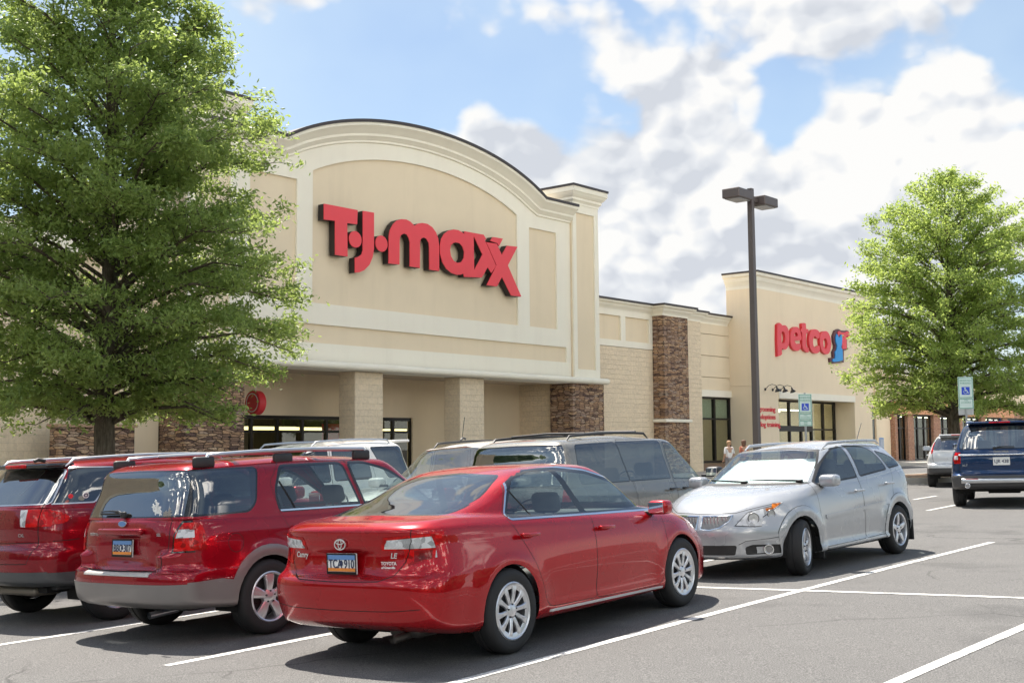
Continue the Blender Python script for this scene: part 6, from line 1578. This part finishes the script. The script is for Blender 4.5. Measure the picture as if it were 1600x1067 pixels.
# ================================================================== people walking by the shop fronts
def person(x, y, face, H, label, shirt, legs, hairc, bag=False, hair_long=False, stride=.16):
    z0 = ground_z(x, y); root = empty('person', (x, y, z0), R(face), label, 'person', 'people by the shop fronts')
    k = H/1.72
    J = dict(pelvis=(0,0,.93), waist=(0,0,1.08), chest=(0,0.0,1.30), neck=(0,-.01,1.47), head0=(0,-.02,1.54), head1=(0,-.03,1.63), head2=(0,-.02,1.69),
             sl=(.17,0,1.40), el=(.23,.03,1.13), wl=(.20,-.12,.92), hl=(.19,-.17,.86), sr=(-.17,0,1.40), er=(-.24,.02,1.14), wr=(-.20,-.16,1.02), hr=(-.17,-.24,1.02),
             hpl=(.09,0,.90), kl=(.10,-stride*.6,.50), al=(.10,-stride*.7,.09), tl=(.10,-stride-.10,.04), hpr=(-.09,0,.90), kr=(-.10,stride*.15,.50), ar=(-.10,stride,.11), tr=(-.10,stride-.14,.04))
    E = [('pelvis','waist'),('waist','chest'),('chest','neck'),('neck','head0'),('head0','head1'),('head1','head2'),('chest','sl'),('sl','el'),('el','wl'),('wl','hl'),('chest','sr'),('sr','er'),('er','wr'),('wr','hr'),('pelvis','hpl'),('hpl','kl'),('kl','al'),('al','tl'),('pelvis','hpr'),('hpr','kr'),('kr','ar'),('ar','tr')]
    Rd = dict(pelvis=.135, waist=.12, chest=.14, neck=.055, head0=.07, head1=.095, head2=.07, sl=.06, el=.042, wl=.03, hl=.032, sr=.06, er=.042, wr=.03, hr=.032, hpl=.085, kl=.058, al=.04, tl=.035, hpr=.085, kr=.058, ar=.04, tr=.035)
    def skin(name, keys, edges, mat, scale=1., par=root, extra={}):
        ks = list(keys); me = bpy.data.meshes.new(name); me.from_pydata([tuple(c*k for c in J[q]) for q in ks], [(ks.index(a_), ks.index(b_)) for a_, b_ in edges if a_ in ks and b_ in ks], []); me.update()
        o = bpy.data.objects.new(name, me); C.objects.link(o); o.parent = par
        md = o.modifiers.new('skin', 'SKIN'); md.use_smooth_shade = True
        for i, q in enumerate(ks):
            r_ = extra.get(q, Rd[q])*k*scale; me.skin_vertices[0].data[i].radius = (r_, r_*.8 if q in ('pelvis','waist','chest') else r_)
            me.skin_vertices[0].data[i].use_root = (i == 0)
        o.modifiers.new('sub', 'SUBSURF').levels = 2; o.modifiers['sub'].render_levels = 2
        me.materials.append(mat); return o
    skin_m = M.get('skin') or M.setdefault('skin', flat('skin', (.52,.31,.22), .5))
    body = skin('body', J, E, skin_m)
    skin('shirt', ['waist','pelvis','chest','sl','sr','el','er'], [('pelvis','waist'),('waist','chest'),('chest','sl'),('chest','sr'),('sl','el'),('sr','er')], shirt, 1.16)
    skin('trousers', ['pelvis','hpl','kl','al','hpr','kr','ar'], E, legs, 1.14)
    b = MB(); b.lathe([(0,.105),(.06,.095),(.10,.05),(.108,0),(.10,-.05),(.09,-.09 if not hair_long else -.2)], 20, 'z', M=Matrix.Translation((0,.012*k,1.635*k)) @ Matrix.Scale(k, 4)); b.build('hair', hairc, root, smooth=60)
    b = MB()
    for s in (1, -1):
        b.lathe([(0,-.010),(.009,-.006),(.011,0)], 8, 'y', M=Matrix.Translation((s*.033*k,-.112*k,1.635*k)))
    b.build('eyes', M['plate_ink'], root)
    b = MB(); b.rbox(-.012*k,.012*k,-.145*k,-.10*k,1.595*k,1.63*k,.006); b.rbox(-.025*k,.025*k,-.122*k,-.09*k,1.56*k,1.57*k,.003); b.build('nose', skin_m, root, smooth=60)
    for s, hk in ((1,'hl'),(-1,'hr')):
        hx, hy, hz = (c*k for c in J[hk]); b = MB()
        for i in range(4): b.tube([(hx+(i-1.5)*.018, hy-.01, hz-.01),(hx+(i-1.5)*.019, hy-.04, hz-.03),(hx+(i-1.5)*.018, hy-.045, hz-.065+.006*abs(i-1.5))], [.009,.008,.006], 6)
        b.tube([(hx-s*.03, hy, hz),(hx-s*.05, hy-.02, hz-.02),(hx-s*.05, hy-.03, hz-.045)], [.010,.009,.007], 6); b.build('fingers', skin_m, root, smooth=60)
    if bag:
        bg_ = empty('shopping_bag', (x, y, z0), R(face), 'pale blue shopping bag held by the person in the white shirt', 'bag')
        hx, hy, hz = (c*k for c in J['hr']); b = MB(); b.rbox(hx-.05, hx+.05, hy-.17, hy+.15, hz-.42, hz-.09, .02); b.build('bag_body', flat('bag_cloth', (.35,.5,.58), .7, var=.3, scale=10), bg_, smooth=50)
        b = MB(); b.tube([(hx,hy-.09,hz-.10),(hx,hy-.03,hz-.03),(hx,hy+.03,hz-.03),(hx,hy+.08,hz-.10)], .008, 6); b.build('bag_handle', M['plate_white'], bg_)
person(8.35, 47.2, -160, 1.52, 'person in a white shirt with short fair hair carrying a pale blue bag', flat('shirt_white', (.75,.74,.74), .8), flat('trousers_grey', (.25,.24,.25), .8), flat('hair_fair', (.45,.27,.15), .7), True)
person(9.05, 47.9, -150, 1.53, 'person in a reddish top, mostly hidden behind the roof of the silver hatchback', flat('shirt_rust', (.5,.16,.10), .8), flat('trousers_dark', (.05,.06,.09), .8), flat('hair_brown', (.16,.08,.05), .7), hair_long=True)
from collections import defaultdict
# ------------------------------------------------------------------ red sedan in the foreground
def build_sedan():
    root = empty('parked_car', mat=car_matrix(.107, 11.376, 36.54), label='glossy bright red four door sedan with silver multi spoke hubcaps, nearest the camera', cat='car')
    P_ = M['paint_red'] = paint('paint_red', (.38,.003,.008), .45)
    flat_f = lambda z: [(-3, z), (3, z)]
    rings = [
     dict(xr=-2.22, xf=2.22, w=.80, z=[(-2.4,.30),(-1.8,.22),(0,.20),(2.3,.20)], cr=.5, cf=.6, nr=3, nf=2.6, sub=2),
     dict(xr=-2.38, xf=2.36, w=.872, z=[(-2.4,.335),(-1.9,.27),(-.9,.235),(1,.215),(2.4,.215)], cr=.42, cf=.75, nr=3.15, nf=2.4, kr=.03, kf=.05),
     dict(xr=-2.42, xf=2.42, w=.900, z=[(-2.4,.43),(-1.9,.40),(-.9,.38),(1,.36),(2.4,.36)], cr=.42, cf=.8, nr=3.15, nf=2.35, kr=.03, kf=.05),
     dict(xr=-2.445, xf=2.44, w=.910, z=[(-2.4,.57),(1,.54),(2.4,.52)], cr=.42, cf=.85, nr=3.15, nf=2.3, kr=.035, kf=.05),
     dict(xr=-2.43, xf=2.41, w=.910, z=[(-2.4,.665),(-1.6,.68),(0,.66),(1.6,.64),(2.4,.60)], cr=.42, cf=.9, nr=3.15, nf=2.25, kr=.05, kf=.06),
     dict(xr=-2.375, xf=2.37, w=.908, z=[(-2.4,.70),(-1.6,.74),(0,.72),(1.6,.69),(2.4,.645)], cr=.42, cf=.9, nr=3.15, nf=2.25, kr=.06, kf=.07),
     dict(xr=-2.345, xf=2.32, w=.902, z=[(-2.4,.80),(-1.6,.81),(0,.79),(1.6,.745),(2.4,.69)], cr=.42, cf=.9, nr=3.15, nf=2.25, kr=.075, kf=.08),
     dict(xr=-2.345, xf=2.26, w=.885, z=[(-2.4,.93),(-1.6,.905),(0,.87),(1.2,.835),(1.7,.80),(2.3,.72)], cr=.42, cf=.88, nr=3.15, nf=2.25, kr=.085, kf=.09),
     dict(xr=-2.375, xf=2.19, w=.862, z=[(-2.4,1.035),(-1.9,1.03),(-1.3,1.0),(0,.945),(1.1,.895),(1.7,.84),(2.2,.745)], cr=.42, cf=.86, nr=3.15, nf=2.25, kr=.10, kf=.11),
     dict(xr=-2.335, xf=2.10, w=.835, z=[(-2.4,1.068),(-1.9,1.075),(-1.3,1.045),(0,.98),(1.1,.925),(1.7,.87),(2.2,.775)], cr=.42, cf=.84, nr=3.15, nf=2.25, kr=.13, kf=.13, sub=4),
     dict(xr=-2.15, xf=1.75, w=.815, z=[(-2.4,1.085),(-1.9,1.10),(-1.3,1.062),(0,.995),(1.1,.95),(1.5,.925),(2.2,.84)], cr=.45, cf=.66, nr=2.8, nf=2.4, kr=.15, kf=.12, sub=4),
     dict(xr=-2.00, xf=1.32, w=.795, z=[(-2.4,1.10),(-1.9,1.115),(-1.3,1.08),(0,1.01),(1.1,.985),(1.4,.98)], cr=.42, cf=.5, nr=2.7, nf=2.6, kr=.17, kf=.10, sub=4),
     dict(xr=-1.93, xf=1.20, w=.780, z=[(-2.4,1.12),(-1.9,1.125),(-1.3,1.10),(0,1.03),(1.1,1.0),(1.4,1.0)], cr=.42, cf=.5, nr=2.8, nf=2.7, kr=.17, kf=.09, sub=5, crease=1),
     dict(xr=-1.50, xf=.88, w=.735, z=[(-2,1.26),(-1,1.20),(0,1.17),(1,1.15)], cr=.36, cf=.36, nr=3., nf=3, kr=.13, kf=.06, sub=5),
     dict(xr=-1.02, xf=.52, w=.655, z=[(-1.2,1.375),(-.5,1.375),(0,1.36),(.6,1.33)], cr=.28, cf=.25, nr=3.2, nf=3.2, kr=.10, kf=.04, sub=4),
     dict(xr=-.86, xf=.38, w=.585, z=[(-1.0,1.408),(-.4,1.425),(0,1.418),(.5,1.385)], cr=.22, cf=.2, nr=3.2, nf=3.2, kr=.08, kf=.03, sub=3),
     dict(xr=-.72, xf=.26, w=.40, z=[(-.9,1.430),(-.4,1.452),(0,1.446),(.5,1.415)], cr=.2, cf=.2, nr=3, nf=3, kr=.05, kf=.03, sub=3),
     dict(xr=-.55, xf=.12, w=0, z=[(-.9,1.450),(-.4,1.462),(0,1.456),(.5,1.435)], cr=.2, cf=.2),
    ]
    rings[5]['sub'] = 7; rings[6]['sub'] = 7
    rw, fw_ = -1.388, 1.388
    def disp(x, y, z):
        # wheel arch lips, body side crease, bumper step, trunk lid recess
        if y > .5:
            for wx in (rw, fw_):
                d = math.hypot(x-wx, z-.335)
                y += .016*math.exp(-((d-.40)/.055)**2)*(1 if z > .1 else 0)
            if -1.0 < x < 1.0: y -= .014*math.exp(-((z-.40)/.10)**2)*min(1, (1-abs(x))*4)
            if -2.0 < x < 1.6: y += .006*math.exp(-((z-.30)/.03)**2)
        if x < -2.2 and abs(y) < .34 and .67 < z < .88:
            k = min(1, (.34-abs(y))/.05)*min(1, (z-.67)/.03)*min(1, (.88-z)/.02); x += .035*k
        if x < -2.2 and z > .86 and z < 1.0: x -= .012*math.exp(-((z-.925)/.018)**2)
        return (x, y, z)
    win_r = roundpoly([(-1.235,1.062),(-.985,1.338),(-.70,1.398),(-.43,1.395),(-.20,1.025)], [.03,.08,.05,.015,.015])
    win_f = roundpoly([(-.10,1.022),(-.335,1.390),(.10,1.345),(.52,1.235),(.86,1.095),(1.00,.985)], [.015,.015,.08,.1,.1,.02])
    dlo = [(-1.275,1.045),(-1.01,1.355),(-.72,1.425),(-.30,1.418),(.12,1.372),(.55,1.26),(.90,1.115),(1.08,.965)]
    f = []
    door_r = roundpoly([(-1.30,1.05),(-1.04,.66),(-.93,.40),(-.86,.30),(-.155,.285),(-.135,.93),(-.12,1.02),(-.42,1.43),(-.75,1.44),(-1.03,1.37)], .05)
    door_f = roundpoly([(-.145,.285),(.93,.265),(1.07,.42),(1.10,.62),(1.11,.90),(1.07,.965),(.9,1.13),(.55,1.275),(.12,1.39),(-.31,1.435),(-.11,1.02),(-.128,.93)], .04)
    f += [('side','gap',grow(door_r,.006)),('side','gap',grow(door_f,.006)),('side','door_r',door_r),('side','door_f',door_f)]
    f += [('side','dlo_chrome',grow(roundpoly(dlo,.05),.016)),('side','dlo',roundpoly(dlo,.05)),('side','win_r',win_r),('side','gap',strip([(-.935,1.05),(-1.085,1.27)],.02)),('side','win_f',win_f)]
    f += [('side','sill_chrome',strip([(-.86,.262),(.98,.238)],.022))]
    for wx in (rw, fw_): f += [('side','arch_lip',circle(wx,.335,.372,36)),('side',None,circle(wx,.335,.362,36))]
    # rear lamp: round the corner
    lamp_o = [(.40,.905),(.43,.982),(.75,1.0),(1.06,1.015),(1.06,.93),(.92,.86),(.60,.77),(.585,.885),(.40,.885)]
    f += [('rear','lamp_red',lamp_o),('rear','lamp_clear',[(.425,.897),(.46,.962),(.815,.985),(.815,.835),(.785,.825),(.785,.897)]),('rear','lamp_dark',[(.66,.80),(.66,.885),(.77,.885),(.77,.82)]),
          ('rear','gap',strip([(.655,1.04),(.648,.95),(.60,.80),(.52,.70),(.42,.665),(.0,.655)],.007)),
          ('side','lamp_red',[(-2.6,.84),(-2.25,.865),(-2.15,.91),(-2.07,1.012),(-2.6,1.015)])]
    back = roundpoly([(-.02,1.138),(.63,1.128),(.56,1.27),(.49,1.372),(-.02,1.40)], [.0,.05,.02,.05,.0])
    f += [('rear','win_trim',grow(back,.014)),('rear','backlight',back)]
    f += [('rear','gap',strip([(0,.44),(.5,.445),(.75,.46)],.006))]
    ws = roundpoly([(-.02,1.04),(.70,1.03),(.60,1.27),(.55,1.375),(-.02,1.40)], [.0,.05,.02,.05,.0])
    f += [('front','win_trim',grow(ws,.02)),('front','windscreen',ws),('front','headlamp',[(.50,.66),(.60,.76),(.95,.80),(.95,.66)]),('side','headlamp',[(1.86,.70),(1.80,.775),(2.5,.74),(2.5,.60),(2.1,.63)]),
          ('front','grille',[(-.01,.60),(.44,.62),(.46,.70),(-.01,.71)]),('front','grille_low',[(-.01,.26),(.55,.26),(.6,.44),(-.01,.44)])]
    res = cut_body(rings, f, disp)
    res = defaultdict(list, res)
    body = panel_mesh('body', res['body']+res.get('arch_lip',[]), P_, root)
    panel_mesh('panel_gap', res['gap'], M['gap'], body)
    for sd, s in (('left', 1), ('right', -1)):
        dr = panel_mesh('door', res['door_r'], P_, root, sd); df = panel_mesh('door', res['door_f'], P_, root, sd)
        panel_mesh('window', res['win_r'], M['glass_tint'], dr, sd); panel_mesh('window', res['win_f'], M['glass_tint'], df, sd)
        handle(dr, -1.12, .905, .90, s, P_, R(2)); handle(df, .03, .875, .905, s, P_, R(2))
        panel_mesh('sill_trim', res['sill_chrome'], M['bright_trim'], root, sd, push=.006, thick=.01)
        panel_mesh('window_frame', res['dlo'], M['black_gloss'], root, sd); panel_mesh('window_chrome', res['dlo_chrome'], M['chrome'], root, sd, push=.002)
        lr = panel_mesh('tail_lamp', res['lamp_red'], M['lens_red'], root, sd, push=.004, thick=.012)
        panel_mesh('clear_lens', res['lamp_clear'], M['lens_clear'], lr, sd, push=.008, thick=.01); panel_mesh('dark_lens', res['lamp_dark'], M['lens_dark_red'], lr, sd, push=.004, thick=.01)
        panel_mesh('headlamp', res['headlamp'], M['lens_clear'], root, sd, push=.002)
        mirror_obj(root, .93, s*.84, .985, s, P_, .88)
    panel_mesh('rear_window', res['backlight'], M['glass_rear'], root); panel_mesh('windscreen', res['windscreen'], M['glass_screen'], root); panel_mesh('window_trim', res['win_trim'], M['black_gloss'], root)
    panel_mesh('grille', res['grille']+res.get('grille_low',[]), M['black_plastic'], root)
    underbody(root, -2.3, 2.25, .88, .20, (rw, fw_), .332)
    for x in (rw, fw_):
        for s in (1, -1): wheel(root, x, s*.80, s, .332, .215, .222, 'hubcap')
    # cabin
    b = MB(); 
    for s in (.37, -.37): seat(b, .10, s, .50, .28, .60)
    b.rbox(-1.12, -.55, -.62, .62, .34, .50, .05); T = Matrix.Translation((-1.12, 0, .44)) @ Matrix.Rotation(R(-24), 4, 'Y'); b.rbox(-.1, .06, -.64, .64, 0, .60, .05, M=T)
    for s in (.42, 0, -.42): b.rbox(-.06, .04, s-.12, s+.12, .60, .76, .04, M=T)
    b.box(-1.95, -1.15, -.62, .62, 1.02, 1.05)
    b.rbox(.78, 1.15, -.70, .70, .80, .97, .05)
    b.build('seats', M['interior_grey'], root, smooth=50)
    b = MB(); b.box(-1.8, 1.3, -.72, .72, .24, .28); 
    Ts = Matrix.Translation((.62, .37, .93)) @ Matrix.Rotation(R(-62), 4, 'Y'); 
    b.lathe([(.185,-.012),(.197,0),(.185,.012),(.173,0),(.185,-.012)], 28, 'z', M=Ts); b.rbox(-.05,.05,-.18,.18,-.01,.01,.008, M=Ts); b.build('steering_wheel', M['interior_dark'], root, smooth=50)
    # rear fittings
    T = Matrix.Translation((-2.352, 0, .785)) @ Matrix.Rotation(-math.pi/2, 4, 'Z') @ Matrix.Rotation(0, 4, 'X')
    plate_obj(root, T, 'TCA 910', True)
    T = Matrix.Translation((-2.366, 0, .932)) @ Matrix.Rotation(-math.pi/2, 4, 'Z')
    b = MB()
    def ell(cx, cz, a, c, w, y):
        n = 28; vs = []
        for k in range(n):
            t = 2*math.pi*k/n
            for q, dy in ((1, 0), (1, -.006), (0, -.006), (0, 0)): vs.append((cx+(a-w*(1-q))*math.cos(t), y+dy, cz+(c-w*(1-q))*math.sin(t)))
        b.add(vs, [(4*k+i, 4*k+(i+1)%4, 4*((k+1)%n)+(i+1)%4, 4*((k+1)%n)+i) for k in range(n) for i in range(4)], M=T)
    ell(0, 0, .062, .044, .010, 0); ell(0, .004, .022, .038, .009, -.001); ell(0, .018, .045, .020, .009, -.002); b.build('emblem', M['chrome'], root, smooth=40, recalc=True)
    for s_, y, z, sz in (('Camry', .47, .845, .060), ('LE', -.50, .845, .055)): word(root, [body], s_, sz, y, z, M['chrome'], .002, .2, off=.0015)
    word(root, [body], 'TOYOTA', .034, -.46, .79, M['plate_white'], .0006, name='dealer_lettering'); word(root, [body], 'of Greenville', .024, -.46, .760, M['plate_white'], .0006, name='dealer_lettering')
    b = MB(); b.tube([(-1.6,-.48,.26),(-2.15,-.50,.25),(-2.36,-.50,.235)], .032, 14, caps=False); b.lathe([(.0,0),(.03,0)], 14, 'x', M=Matrix.Translation((-2.33,-.5,.237))); b.rbox(-2.2,-1.75,-.62,-.3,.22,.36,.05); b.build('exhaust', flat('exhaust_steel', (.12,.11,.10), .4, .8), root, smooth=50)
    return root
SEDAN = build_sedan()
build_crossover_wagon()
CLOUDS = [(1470, 150, 330, .36), (1330, 380, 280, .34), (1010, 400, 200, .42), (900, 370, 220, .48), (740, 300, 170, .46), (1090, 380, 190, .34), (1110, 180, 120, .30), (1010, 10, 230, .19), (1230, 30, 150, .18), (575, 120, 110, .17), (420, -20, 160, .26),
          (600, 190, 200, -.15), (880, 170, 150, -.20), (400, 150, 200, -.15), (1610, 50, 110, -.16), (1235, 180, 80, -.12), (100, -1000, 900, .20), (1500, -900, 700, .16)]  # the high left cloud is out of view, added to brighten the windscreens
BACK_FILL_BIAS = .105  # extra cloud cover behind the camera, added to light the shaded fronts
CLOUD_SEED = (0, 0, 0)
CLOUD_GAIN = 2.4; CLOUD_BACK_FILL = 18; SKY_GAIN = .355; EXPO = 1.46  # unseen clouds behind the camera are boosted as fill for the shaded fronts
# ================================================================== camera and light
F = 1900.; PITCH = math.atan((699.4-533.5)/F)
cd = bpy.data.cameras.new('camera'); cam = bpy.data.objects.new('camera', cd); C.objects.link(cam)
cd.sensor_width = 36; cd.lens = F/1600*36; cd.clip_end = 2000; cd.clip_start = .1
cam.matrix_world = Matrix.Translation((0, 0, 1.61)) @ Matrix.Rotation(math.pi/2 + PITCH, 4, 'X') @ Matrix.Rotation(-.009, 4, 'Z')
cd.dof.use_dof = False
scene.camera = cam

SUN_DIR = Vector((-.42, .90, 0)).normalized(); SUN_EL = R(63)
sv = Vector((SUN_DIR.x*math.cos(SUN_EL), SUN_DIR.y*math.cos(SUN_EL), math.sin(SUN_EL)))
ld = bpy.data.lights.new('sun', 'SUN'); ld.energy = 3.5; ld.angle = R(.55); ld.color = (1, .925, .83)
sun = bpy.data.objects.new('sun', ld); C.objects.link(sun)
sun.matrix_world = sv.to_track_quat('Z', 'Y').to_matrix().to_4x4()

w = bpy.data.worlds.new('World'); scene.world = w; w.use_nodes = True
nt = w.node_tree; nt.nodes.clear()
class WT(NT):
    def __init__(s, tree): s.t = tree; s._c = None
t = WT(nt)
out = t.n('ShaderNodeOutputWorld'); bg = t.n('ShaderNodeBackground'); t.l(bg.outputs[0], out.inputs[0])
sky = t.n('ShaderNodeTexSky'); sky.sky_type = 'NISHITA'; sky.sun_disc = False
sky.sun_elevation = SUN_EL; sky.sun_rotation = math.atan2(SUN_DIR.x, SUN_DIR.y); sky.air_density = 1.0; sky.dust_density = .6; sky.ozone_density = 1.2
tc = t.n('ShaderNodeTexCoord'); gen = tc.outputs['Generated']
sep = t.n('ShaderNodeSeparateXYZ'); t.l(gen, sep.inputs[0])
mp = t.n('ShaderNodeMapping'); t.l(gen, mp.inputs[0]); mp.inputs['Scale'].default_value = (1, 1, 1.35); mp.inputs['Location'].default_value = CLOUD_SEED
P = mp.outputs[0]
def fb(vec, sc=3.2, det=6, rg=.55): return t.noise(sc, det, rg, vec=vec, dist=.0)
def shifted(k):
    o_ = t.n('ShaderNodeVectorMath', operation='ADD'); t.l(P, o_.inputs[0]); o_.inputs[1].default_value = (-.42*k, .35*k, .84*k); return o_.outputs[0]
n0 = fb(P); n1 = fb(shifted(.07))
# billowed detail for the cauliflower edges
def billow(vec, sc):
    v_ = t.n('ShaderNodeTexVoronoi'); v_.feature = 'F1'; v_.inputs['Scale'].default_value = sc; v_.inputs['Detail'].default_value = 2.0; v_.inputs['Roughness'].default_value = .55
    w_ = t.n('ShaderNodeVectorMath', operation='ADD'); sc__ = t.n('ShaderNodeVectorMath', operation='SCALE'); t.l(t.noise(sc*.8, 4, .6, vec=vec, out='Color'), sc__.inputs[0]); sc__.inputs['Scale'].default_value = .9/sc
    t.l(vec, w_.inputs[0]); t.l(sc__.outputs[0], w_.inputs[1]); t.l(w_.outputs[0], v_.inputs['Vector']); return v_.outputs['Distance']
n2 = billow(P, 9.0); n3 = billow(shifted(.018), 9.0)
MR = cam.matrix_world.to_3x3()
def pdir(px, py): return (MR @ Vector(((px-800)/F, -(py-533.5)/F, -1))).normalized()
bias = None
for (px, py, rad, wt) in CLOUDS:
    d = pdir(px, py)
    dn = t.n('ShaderNodeVectorMath', operation='DOT_PRODUCT'); nm = t.n('ShaderNodeVectorMath', operation='NORMALIZE'); t.l(gen, nm.inputs[0])
    t.l(nm.outputs[0], dn.inputs[0]); dn.inputs[1].default_value = d
    mr = t.n('ShaderNodeMapRange', interpolation_type='SMOOTHSTEP'); t.l(dn.outputs['Value'], mr.inputs[0])
    mr.inputs[1].default_value = math.cos(rad/F); mr.inputs[2].default_value = 1.0; mr.inputs[3].default_value = 0; mr.inputs[4].default_value = wt
    bias = mr.outputs[0] if bias is None else t.math('ADD', bias, mr.outputs[0])
dens = t.math('ADD', t.math('ADD', n0, bias), t.math('MULTIPLY', t.math('SUBTRACT', .40, n2), .30))
bk = t.n('ShaderNodeMapRange', interpolation_type='SMOOTHSTEP'); t.l(sep.outputs[1], bk.inputs[0]); bk.inputs[1].default_value = .25; bk.inputs[2].default_value = -.35; bk.inputs[3].default_value = 0; bk.inputs[4].default_value = BACK_FILL_BIAS
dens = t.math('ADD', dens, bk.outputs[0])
mask = t.ramp(dens, [(.48, 0), (.60, 1)], 'EASE')
lit = t.math('ADD', t.math('MULTIPLY', t.math('SUBTRACT', n0, n1), 2.6), t.math('ADD', t.math('MULTIPLY', t.math('SUBTRACT', n3, n2), 2.6), .78))
thick = t.ramp(dens, [(.55, 0), (.95, 1)])
lit = t.math('SUBTRACT', lit, t.math('MULTIPLY', thick, .30))
cc = t.ramp(lit, [(.0, (.68,.715,.78)), (.42, (.84,.865,.905)), (.78, (1.0,.995,.98))])
warm = t.n('ShaderNodeMapRange'); t.l(sep.outputs[1], warm.inputs[0]); warm.inputs[1].default_value = .3; warm.inputs[2].default_value = -.4; warm.inputs[3].default_value = 0; warm.inputs[4].default_value = 1
cc = t.mix(warm.outputs[0], cc, t.mix(1.0, cc, (1.0, .93, .82), 'MULTIPLY'))
cs = t.n('ShaderNodeVectorMath', operation='SCALE'); t.l(cc, cs.inputs[0]); gm = t.n('ShaderNodeMapRange'); t.l(sep.outputs[1], gm.inputs[0]); gm.inputs[1].default_value = .45; gm.inputs[2].default_value = -.5; gm.inputs[3].default_value = CLOUD_GAIN; gm.inputs[4].default_value = CLOUD_BACK_FILL; t.l(gm.outputs[0], cs.inputs['Scale'])
haze = t.n('ShaderNodeMapRange'); t.l(sep.outputs[2], haze.inputs[0]); haze.inputs[1].default_value = 0.; haze.inputs[2].default_value = .16; haze.inputs[3].default_value = .5; haze.inputs[4].default_value = 0
skc = t.n('ShaderNodeVectorMath', operation='SCALE'); t.l(sky.outputs[0], skc.inputs[0]); skc.inputs['Scale'].default_value = SKY_GAIN
mask2 = t.math('MAXIMUM', mask, haze.outputs[0])
veil = t.math('MULTIPLY', t.ramp(fb(P, 2.2, 5, .5), [(.40, .05), (.66, .62)]), 1.0)
skv = t.mix(veil, skc.outputs[0], (1.80, 2.2, 2.5))
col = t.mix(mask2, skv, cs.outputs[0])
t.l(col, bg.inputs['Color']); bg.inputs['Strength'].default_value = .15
scene.view_settings.view_transform = 'Standard'; scene.view_settings.look = 'None'; scene.view_settings.gamma = 1
scene.view_settings.exposure = EXPO
scene.cycles.max_bounces = 8; scene.cycles.transparent_max_bounces = 16
